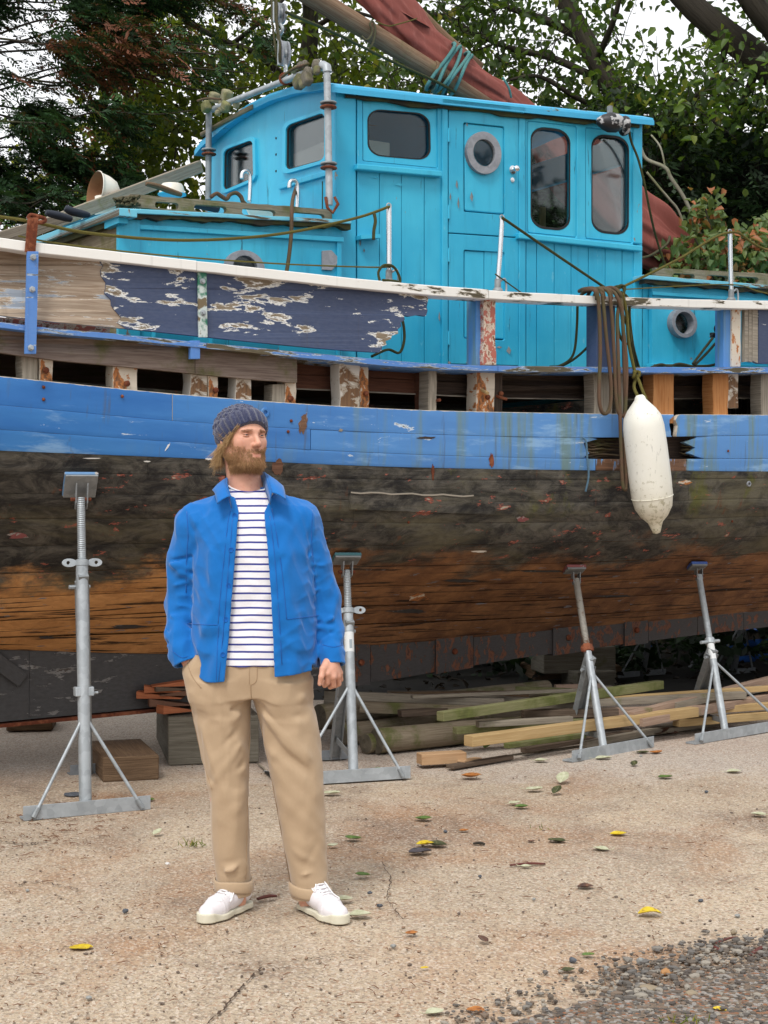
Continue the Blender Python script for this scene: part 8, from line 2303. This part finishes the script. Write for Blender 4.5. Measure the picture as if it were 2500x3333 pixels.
Tr = Field((axis_seg([(-.78, -.18, .0045)]), axis_seg([(5.36, 5.73, .0045)]), axis_seg([(zz(2925, 0), zz(2120, 0), .0045)])))
zt, xt = (lambda v: float(mp(0, v, 0)[2])), (lambda u: float(mp(u, 0, 0)[0])); K = D0 / FPX
Tr.add(Tr.loft([(zt(2262), xt(818), D0, 190 * K, .118), (zt(2235), xt(818), D0, 196 * K, .126), (zt(2200), xt(816), D0 - .003, 197 * K, .131), (zt(2120), xt(818), D0 - .005, 194 * K, .128)], 2.5))
legl = [(zt(2915), xt(762), D0 + .015, 57 * K, .066), (zt(2868), xt(759), D0 + .015, 57 * K, .070), (zt(2778), xt(752), D0 + .005, 60 * K, .074), (zt(2597), xt(748), D0 - .015, 63 * K, .082), (zt(2484), xt(738), D0 - .012, 75 * K, .093), (zt(2371), xt(727), D0 - .004, 88 * K, .110), (zt(2281), xt(719), D0, 99 * K, .126), (zt(2215), xt(722), D0, 98 * K, .128)]
legr = [(zt(2925), xt(1010), D0 + .015, 62 * K, .068), (zt(2868), xt(1007), D0 + .015, 62 * K, .072), (zt(2778), xt(996), D0 + .005, 70 * K, .076), (zt(2575), xt(975), D0 - .015, 81 * K, .084), (zt(2462), xt(958), D0 - .012, 92 * K, .096), (zt(2349), xt(942), D0 - .004, 94 * K, .112), (zt(2281), xt(922), D0, 95 * K, .126), (zt(2215), xt(916), D0, 96 * K, .128)]
legs = smin(Tr.loft(legl, 2.2), Tr.loft(legr, 2.2), .006); Tr.f = smin(Tr.f, legs, .03)
Tr.add(Tr.cone(mp(636, 2185, -.045), mp(664, 2265, -.055), .044, .048), .03)
rt_ = random.Random(29)
def wt(u, v, dy, ang, s1, s2, amp): Tr.wrinkle(mp(u, v, dy), (math.cos(ang), 0, math.sin(ang)), s1, s2 * .85, amp * 1.5)
for (u, v, an, s1, s2, am) in ((770, 2262, .30, .055, .009, -.006), (745, 2285, .22, .06, .009, .005), (765, 2305, .36, .05, .008, -.006), (770, 2335, .55, .06, .010, .005), (785, 2370, .75, .06, .010, -.005), (700, 2250, .05, .06, .012, .004), (690, 2330, -.1, .06, .014, -.004),
        (860, 2270, -.35, .05, .009, -.006), (885, 2300, -.55, .07, .010, .006), (870, 2325, -.8, .07, .010, -.007), (900, 2370, -.85, .09, .012, .006), (905, 2420, -.8, .10, .012, -.006), (935, 2400, -.7, .08, .012, .005), (940, 2470, -.6, .07, .012, -.005), (960, 2440, -.5, .07, .014, .004), (930, 2520, -.6, .06, .012, .004), (985, 2330, .1, .06, .014, -.004), (1000, 2270, .2, .05, .012, .004),
        (760, 2460, .9, .09, .012, .005), (775, 2500, .7, .06, .012, -.006), (740, 2530, .5, .05, .012, .005), (735, 2555, -.4, .05, .014, -.006), (770, 2585, .3, .05, .014, .004), (690, 2480, -1.2, .10, .012, .004),
        (740, 2810, .2, .05, .010, -.004), (760, 2830, .35, .05, .009, .005), (750, 2850, .1, .06, .008, -.008), (775, 2845, -.3, .04, .008, .006), (725, 2846, .5, .04, .009, .005), (990, 2790, -.5, .05, .012, .004), (1020, 2830, -.35, .06, .010, -.006), (990, 2850, .25, .05, .009, .007), (1010, 2868, .15, .06, .008, -.009), (1045, 2850, .5, .05, .010, .006), (960, 2862, -.2, .04, .009, .005), (1030, 2760, 1.0, .06, .012, -.004), (1000, 2640, 1.4, .10, .016, .003), (760, 2690, 1.5, .12, .016, .003)):
    wt(u, v, -.10 if v < 2500 else -.075, an, s1, s2, am)
for k in range(70): wt(rt_.uniform(640, 1060), rt_.uniform(2230, 2850), -.09, rt_.uniform(-1.5, 1.5), .05, .018, rt_.uniform(-.0022, .0022))
Tr.ripple(12, .0009, (.04, .13), .35, 10)
tV, tF = Tr.mesh(1)
trousers = np_mesh('trousers', tV, tF, M['chino'], man, None, True)
tb = bvh_of(tV, tF)
ts = dict(mat='chino_seam', bvh=tb, parent=trousers)
seam([(812, 2300), (811, 2450), (806, 2600), (803, 2750), (800, 2862)], .0018, **ts); seam([(834, 2300), (862, 2420), (890, 2560), (916, 2720), (938, 2850), (946, 2878)], .0018, **ts)
seam([(812, 2168), (812, 2225), (820, 2228), (834, 2218), (837, 2195), (837, 2168)], .0013, **ts); seam([(816, 2230), (817, 2262), (824, 2290)], .0018, **ts)
seam([(608, 2150), (625, 2200), (655, 2240)], .0016, **ts); seam([(620, 2290), (650, 2440), (690, 2570)], .0011, **ts)
for (lv, uc, vt, vb, dv) in ((legl, 760, 2862, 2900, .010), (legr, 1009, 2880, 2930, .04)):
    rows = []
    for dz, ad in ((0, .001), (.0005, .006), (-.006, .009), (-.020, .0095), (-.034, .009), (-.041, .006), (-.041, .001), (-.030, -.004)):
        row = []
        for k in range(49):
            a = 2 * math.pi * k / 48
            z0 = zt(vt) + dz - dv * math.cos(a) * .22 + .0025 * math.sin(3 * a + uc)
            q = [np.interp(z0, [l[0] for l in lv], [l[j] for l in lv]) for j in (1, 2, 3, 4)]
            c_, s_ = math.cos(a), math.sin(a)
            rr = (abs(c_ / (q[2] + ad)) ** 2.2 + abs(s_ / (q[3] + ad)) ** 2.2) ** (-1 / 2.2)
            row.append((q[0] + c_ * rr, q[1] + s_ * rr, z0))
        rows.append(row)
    MB().grid(rows).build('turn_up', M['chino'], trousers, smooth=True)

def shoe(heel_px, toe_px, ln, bow):
    h = gp(*heel_px); t = gp(*toe_px); f = (t - h).normalized(); sx = Vector((f.y, -f.x, 0)); c0 = h - f * .015
    fld = Field((axis_seg([(-.070, .070, .0028)]), axis_seg([(-.05, ln + .035, .0028)]), axis_seg([(-.006, .122, .0028)])))
    k = ln / .29; X, Y, Z = fld.X, fld.Y, fld.Z
    up = fld.cone((0, .034 * k, .050), (0, .125 * k, .050), .0330, .0350)
    up = smin(up, fld.cone((0, .030 * k, .084), (0, .105 * k, .086), .0285, .026), .02)
    up = smin(up, fld.cone((0, .115 * k, .060), (.003, .200 * k, .034), .0345, .0385), .03)
    up = smin(up, fld.cone((.003, .200 * k, .032), (.003, .252 * k, .027), .040, .0335), .02)
    up = np.maximum(up, .012 - Z)
    up = np.maximum(up, -fld.ell((0, .060 * k, .136), (.0225, .036, .034)))
    thr = np.clip(1 - (np.abs(X) / .011) ** 4, 0, 1) * np.clip((Y - .095 * k) / .006, 0, 1) * np.clip((.178 * k - Y) / .006, 0, 1) * (Z > .04)
    stay = np.clip(1 - np.abs(np.abs(X) - .020) / .0095, 0, 1) ** .5 * np.clip((Y - .088 * k) / .006, 0, 1) * np.clip((.186 * k - Y) / .008, 0, 1) * (Z > .04)
    up = up + .0035 * thr - .0016 * stay - .0009 * np.sin(Y * 380) * np.clip((Y - .185 * k) / .01, 0, 1) * np.clip((.222 * k - Y) / .01, 0, 1)
    fld.f = np.ascontiguousarray(np.broadcast_to(up, fld.shape)).astype(np.float32)
    V_, F_ = fld.mesh(1)
    tw = lambda V_: np.array([(c0 + sx * float(q[0]) + f * float(q[1]) + Z3 * float(q[2]))[:] for q in V_])
    so = np_mesh('shoe', tw(V_), F_, M['shoe'], man, None, True)
    def cone2(a, b_, ra, rb):
        dx, dy = b_[0] - a[0], b_[1] - a[1]; t_ = np.clip(((X - a[0]) * dx + (Y - a[1]) * dy) / (dx * dx + dy * dy), 0, 1)
        return np.sqrt((X - a[0] - t_ * dx) ** 2 + (Y - a[1] - t_ * dy) ** 2) - (ra + (rb - ra) * t_)
    d = smin(smin(cone2((0, .030 * k), (0, .10 * k), .0345, .0335), cone2((0, .10 * k), (.003, .2 * k), .0335, .0440), .02), cone2((.003, .2 * k), (.003, .255 * k), .0440, .0365), .02)
    toe = np.clip((Y - .225 * k) / .035, 0, 1)
    fld.f = np.broadcast_to(np.maximum(np.maximum(d, -Z), Z - (.0165 + .012 * toe)), fld.shape).astype(np.float32) - .002
    V2, F2 = fld.mesh(1)
    np_mesh('sole', tw(V2), F2, M['shoe_sole'], so, None, True)
    bv = BVHTree.FromPolygons([tuple(q) for q in V_], [tuple(int(i) for i in ff) for ff in F_])
    def top(x_, y_, o=.002):
        r_ = bv.ray_cast(Vector((x_, y_, .2)), Vector((0, 0, -1)))
        return (r_[0] + Vector((0, 0, o))) if r_[0] is not None else Vector((x_, y_, .06))
    W_ = lambda q: c0 + sx * q.x + f * q.y + Z3 * q.z
    for j in range(5):
        yy = (.108 + j * .0165) * k; w = .0185 - .0008 * j
        MB().tube([W_(top(-w, yy, .001)), W_(top(-w * .5, yy + .003, .0045)), W_(top(0, yy + .005, .0068)), W_(top(w * .5, yy + .003, .0045)), W_(top(w, yy, .001))], .0029, 6).build('lace', M['lace'], so, smooth=True)
        for sg in (-1, 1): MB().lathe(W_(top(sg * (w + .0035), yy, -.0005)), Z3, [(.0024, 0), (.0024, .0014), (.0001, .0014)], 8).build('eyelet', M['galv_shade'], so)
    a_ = top(.002, .101 * k, .006)
    for sg in (1, -1):
        pts = [a_, top(sg * .022, .112 * k, .006), top(sg * .036, .150 * k, .008), top(sg * .046, .178 * k, .004), top(sg * .036, .165 * k, .005), top(sg * .016, .118 * k, .008), a_] if sg == bow else [a_, top(sg * .020, .100 * k, .005), top(sg * .032, .120 * k, .004), top(sg * .030, .140 * k, .005), top(sg * .014, .115 * k, .008), a_]
        MB().tube([W_(q) for q in smooth_nodes(pts, 5)], .0026, 6).build('lace_bow', M['lace'], so, smooth=True)
    for (yb, amp) in ((.186, .034), (.232, .030)):
        MB().tube([W_(top(math.sin(a) * amp, (yb - .030 * (1 - math.cos(a))) * k, .0006)) for a in [math.pi * (m / 12 - .5) * .9 for m in range(13)]], .0011, 5).build('vamp_seam', M['lace'], so, smooth=True)
    return so
shoe((799, 2948), (690, 2992), .285, -1)
shoe((992, 2952), (1122, 3006), .29, -1)
# ------------------------------------------------------------------ leaves, stones and scraps on the ground
def m_fallen(name, c1, c2, c3=None):
    b = NB(name); uv = b.uv(); n = b.noise(b.obj(), 45, 4, .6)
    s = b.sep(uv)
    vein = b.wave(b.map(uv, (1, 1, 1), rot=(0, 0, R(40))), 14, .6, 1)
    c = b.mix(b.step(n, .35, .7), c1, c2)
    if c3 is not None: c = b.mix(b.step(b.noise(b.obj(), 70, 3), .58, .66), c, c3)
    mid = b.step(b.mth('ABSOLUTE', s[1]), .06, .015)
    return b.done(b.mix(b.mth('MULTIPLY', b.mth('SUBTRACT', 1.0, b.step(b.mth('ABSOLUTE', s[1]), .01, .05)), .5), c, b.mix(.5, c1, S(230, 226, 190))), .55, b.bump(b.mth('ADD', n, vein), .35, .003), spec=.35)
LM = {'y': m_fallen('yellow_leaf', S(214, 188, 40), S(190, 158, 34), S(140, 104, 36)), 'p': m_fallen('pale_leaf_underside', S(190, 190, 162), S(166, 166, 134)),
      'g': m_fallen('green_leaf', S(92, 116, 54), S(66, 90, 40), S(130, 140, 70)), 'o': m_fallen('orange_leaf', S(174, 112, 52), S(146, 88, 42), S(120, 70, 30)),
      'b': m_fallen('brown_leaf', S(92, 62, 48), S(64, 46, 40), S(120, 84, 60)), 'd': m_fallen('dark_olive_leaf', S(74, 78, 44), S(54, 56, 34), S(110, 104, 60)),
      'w': m_fallen('decayed_grey_leaf', S(84, 78, 82), S(60, 54, 58))}
def leaf(u, v, px, col, label, yaw=0.0, curl=.5, lift=.0, tip=.05, fold=.34, w=.80, z0=.004):
    p = gp(u, v, z0); L = px * p.y / FPX * 1.02; lift *= .2; r = random.Random(int(u * 3 + v))
    c, s = math.cos(yaw), math.sin(yaw)
    rows = []; uvr = []
    n = 9
    for i in range(n):
        t = i / (n - 1); wd = L * w * .5 * (math.sin(math.pi * min(1, t * .93 + .05)) ** .75)
        row = []; ur = []
        for j in range(7):
            q = j / 3 - 1
            x = (t - .5) * L; y = q * wd * (1 + .06 * math.sin(9 * t + j))
            z = fold * abs(q) ** 1.5 * wd + (curl * L * .3 * (t - .5) ** 2 * 2 if curl > 0 else -curl * L * 1.6 * (.25 - (t - .5) ** 2)) + .004 * math.sin(7 * t + 2 * q + u) * L * 4 + tip * t * L
            row.append((p.x + x * c - y * s, p.y + x * s + y * c, p.z + lift + max(.0005, z))); ur.append((t, q))
        rows.append(row); uvr.append(ur)
    o = MB().grid(rows, uvr).build('fallen_leaf', LM[col], None, smooth=True)
    tag(o, label, 'leaf', 'leaves fallen on the concrete')
    a = Vector(rows[0][3]); d = Vector((-c, -s, .15))
    MB().tube([a, a + d * L * .22, a + d * L * .42 + Z3 * r.uniform(-.004, .012)], [.0013, .001, .0008], 5).build('stalk', LM['b'] if col != 'p' else LM['p'], o, smooth=True)
    return o
for a in ((265, 3083, 74, 'y', 'yellow leaf pressed flat at the lower left of the yard', .1, .1, 0, 0, .1), (2115, 2978, 74, 'y', 'bright yellow humped leaf alone right of centre, nearest the gravel', -.1, -.2, .012), (1384, 2752, 58, 'y', 'yellow leaf lying on a decayed grey one', .3, .3, .018), (1368, 2776, 74, 'w', 'decayed grey leaf under the yellow one', .2, .3),
          (1420, 2752, 66, 'd', 'olive leaf tucked behind the yellow and grey pair', 2.9, .4), (2013, 2718, 54, 'y', 'small yellow leaf with a brown fold, right of the pale pair', .1, .5), (1382, 3152, 26, 'y', 'tiny yellow leaf in the lower middle', .2), (2342, 3290, 44, 'y', 'yellow leaf on the gravel in the lower right corner', 2.6, .4, .008),
          (1535, 2530, 66, 'o', 'orange crumpled leaf in front of the flat dark lath', .0, .6), (1222, 2530, 52, 'g', 'green leaf standing against the foot of the stickered stand', 1.2, .3, 0, .5), (1080, 2585, 54, 'p', 'pale leaf right beside the trouser leg below the stand foot', .1), (1148, 2732, 52, 'g', 'curled green leaf right of the trouser knee', 2.9, .8),
          (1084, 2754, 36, 'p', 'pale crinkled leaf beside the trouser shin', .4, .8), (1180, 2850, 48, 'g', 'green leaf on the concrete above the right shoe', 3.0, .5), (1172, 2980, 72, 'p', 'large pale leaf touching the toe of the right shoe', .15, .2), (1120, 2930, 60, 'p', 'pale leaf just behind the laces of the right shoe', .3, .2), (1378, 2668, 54, 'g', 'fresh green leaf in the middle distance right of the man', -.2, .6),
          (1832, 2545, 52, 'p', 'pale leaf propped upright, tallest of the cluster right of the pile', 1.2, .3, 0, .5), (1740, 2572, 54, 'p', 'pale flat leaf left of the upright one', .2, .6), (1812, 2582, 40, 'd', 'dark green leaf below the upright pale one', 1.0, .4, 0, .5), (1676, 2616, 42, 'p', 'pale leaf of the touching pale and green pair', .5, .5), (1698, 2628, 46, 'g', 'green leaf of the touching pale and green pair', .2, .4),
          (2166, 2532, 46, 'g', 'grey-green leaf below the foot of the rusty-nut stand', .1, .5), (1812, 2740, 56, 'd', 'dark curled leaf with raised stalk left of the small yellow one', 3.0, .5), (1955, 2766, 52, 'p', 'pale yellow leaf below the small yellow one', 2.7, .3), (2470, 2654, 50, 'p', 'pale green leaf near the right edge of the yard', 2.9, .4), (1712, 2822, 36, 'p', 'small pale leaf beside the brown stick', -.2), (1906, 2888, 54, 'b', 'dark brown dead leaf lying alone right of centre', .1, .2),
          (1762, 2478, 46, 'p', 'pale leaf in front of the thin slats', .1, .4), (1965, 2470, 52, 'p', 'pale leaf under the foot of the rusty-nut stand', .1, .2), (2092, 2452, 40, 'd', 'olive leaf lying on the foot bar of the rusty-nut stand', .0, .5), (2136, 2452, 42, 'o', 'brown-orange leaf at the right end of the rusty-nut stand foot', .3, .8), (2064, 2492, 30, 'd', 'small dark folded leaf below the rusty-nut stand', 1.2, .6, 0, .4), (2390, 2514, 50, 'p', 'pair-like pale long leaf near the blue-padded stand', .1, .3),
          (485, 2606, 38, 'g', 'bright green leaf right of the tall stand foot', .1, .4), (1416, 3298, 64, 'p', 'pale wrinkled leaf at the bottom edge by the dirt', .5, .4), (1548, 3292, 62, 'o', 'tan leaf on the dirt at the bottom edge', -.3, .3), (1915, 3110, 40, 'g', 'small jagged green leaf just above the gravel edge', .1, .5), (1586, 2434, 42, 'g', 'green leaf caught against the thickest pole', 1.2, .4, 0, .6), (1790, 2436, 34, 'b', 'brown leaf beside the rear foot of the rusty-nut stand', .4, .8),
          (2150, 2396, 60, 'b', 'clump-like curled brown leaf between the two right-hand stands', .3, 1.0, 0, .3), (2180, 2390, 56, 'b', 'second curled brown leaf between the right-hand stands', 2.4, .9), (512, 2716, 34, 'p', 'pale shell-like leaf in front of the tall stand', 1.0, .6, 0, .4), (1730, 2740, 26, 'b', 'tiny dark leaf left of the pale yellow one', .2), (1340, 3040, 42, 'o', 'red-brown leaf below the right shoe toe', .3, .6), (1572, 3064, 40, 'b', 'pinkish brown leaf standing in the lower middle', 2.3, .5, 0, .3),
          (1510, 2705, 32, 'o', 'rusty little leaf above the dark twig', .1), (1460, 2485, 36, 'p', 'pale leaf left of the orange crumpled one', .3, .3), (1850, 3160, 46, 'd', 'olive scrap of leaf at the gravel edge', .4)):
    leaf(*a)
def stone(u, v, px, label, mat, flat=.7, name='stone'):
    p = gp(u, v); s = px * p.y / FPX / 2; r = random.Random(int(u))
    bm = bmesh.new(); bmesh.ops.create_icosphere(bm, subdivisions=2, radius=1)
    for q in bm.verts:
        n = .78 + .22 * math.sin(q.co.x * 3 + u) * math.cos(q.co.y * 2.6 + v) + r.uniform(-.07, .07)
        q.co = Vector((q.co.x * s * n, q.co.y * s * n * .85, q.co.z * s * n * flat + s * flat * .6))
        q.co += p
    me = bpy.data.meshes.new(name); bm.to_mesh(me); bm.free(); me.materials.append(mat)
    return tag(link(name, me), label, 'stone', 'loose stones on the yard')
dk_, gy_, br_ = m_plain('dark_stone', S(62, 66, 74), .6, S(88, 92, 98), 40, .4), m_plain('grey_stone', S(122, 124, 122), .7, S(150, 150, 146), 40, .4), m_plain('brown_stone', S(126, 112, 92), .8, S(150, 136, 114), 30, .4)
for a in ((408, 2970, 26, 'dark stone alone left of the left shoe', dk_), (90, 2902, 18, 'small grey-green stone near the left edge', gy_), (290, 3252, 24, 'greenish grey stone below the flat yellow leaf', gy_), (1236, 2952, 24, 'dark blue-grey stone nearest the large pale leaf', dk_), (1204, 2910, 20, 'dark stone right of the right shoe laces', dk_), (1280, 3084, 24, 'grey stone below the right shoe toe', gy_), (2085, 3140, 36, 'pointed grey stone at the edge of the gravel', gy_, 1.0),
          (2112, 3226, 76, 'flat brown slab of stone in the gravel', br_, .4), (2250, 3240, 50, 'flat brown stone right of the slab in the gravel', br_, .5), (2400, 2985, 22, 'grey stone right of the humped yellow leaf', gy_), (2280, 2935, 20, 'dark stone above and right of the humped yellow leaf', dk_), (1450, 2710, 18, 'dark stone right of the yellow and grey leaf pair', dk_), (1562, 2856, 18, 'dark stone in the lower middle of the yard', dk_), (1866, 3132, 34, 'dark wet stone by the jagged green leaf', dk_), (2300, 2580, 16, 'dark round pebble on the right of the yard', dk_),
          (240, 2592, 70, 'flat black lump of bark behind the tall stand foot', dk_, .3), (545, 2814, 16, 'tiny white chip left of the trousers', m_plain('white_chip', S(226, 226, 224), .6)), (2388, 3040, 30, 'brown stone near the right edge above the gravel', br_), (1738, 2930, 16, 'small grey stone in the right middle', gy_), (2086, 2464, 14, 'pebble in front of the rusty-nut stand foot', gy_), (2166, 3175, 46, 'orange-brown stone among the gravel', m_plain('orange_stone', S(166, 122, 78), .8)), (1975, 3160, 30, 'grey stone left of the pointed one', gy_)):
    stone(*a)
def scrap(u0, v0, u1, v1, w, label, mat, name='stick', cat='stick'):
    a, b_ = gp(u0, v0, .006), gp(u1, v1, .006)
    m = (a + b_) / 2 + Vector((.004, .003, .004))
    return tag(MB().tube(smooth_nodes([a, m, b_], 4), [w * (.6 + .4 * math.sin(math.pi * (k + 1) / 10)) for k in range(9)], 6, squash=.6).build(name, mat, None, smooth=True), label, cat)
red_ = m_plain('red_brown_scrap', S(104, 50, 40), .7, S(70, 36, 32), 30)
scrap(838, 2926, 900, 2916, .010, 'dark red strip of bark lying between the shoes', red_)
scrap(1660, 2816, 1775, 2812, .008, 'brown stick lying right of centre', red_)
scrap(1540, 2746, 1578, 2748, .010, 'short dark twig in the middle of the yard', M['bark'])
scrap(2310, 3080, 2345, 3098, .007, 'short red-brown stick above the gravel', red_); scrap(2330, 3070, 2400, 3050, .006, 'thin red-brown twig near the right edge', red_)
scrap(2440, 3110, 2490, 3080, .009, 'orange-red bark piece at the right edge of the gravel', red_)
scrap(838, 2486, 872, 2520, .007, 'thin white-tipped stick behind the gap between the legs', M['beam_grey'])
MBk = scrap(862, 2510, 892, 2536, .014, 'dark handle end lying behind the gap between the legs', M['black_plastic'], 'handle_stub', 'handle')
def tuft(u, v, label, n=26, h=.05):
    p = gp(u, v); r = np.random.default_rng(int(u))
    B_ = np.array(p[:]) + np.stack([r.normal(0, .035, n), r.normal(0, .015, n), np.zeros(n)], 1)
    D_ = np.stack([r.normal(0, .6, n), r.normal(0, .4, n), np.full(n, .7)], 1)
    t = thing('grass_tuft', label, 'grass', p)
    tag(leaf_mesh('blades', B_, D_, r.normal(0, 1, (n, 3)), r.uniform(.5, 1, n) * h, np.full(n, .004), np.clip(r.normal(.7, .15, n), 0, 1), M['leaf_mid'], t), kind='stuff')
tuft(635, 2756, 'small tuft of grass left of the trouser shin'); tuft(2222, 3336, 'tuft of grass on the dirt at the bottom edge', 20); tuft(1768, 2700, 'tiny weed sprouting by the dark curled leaf', 8, .03)
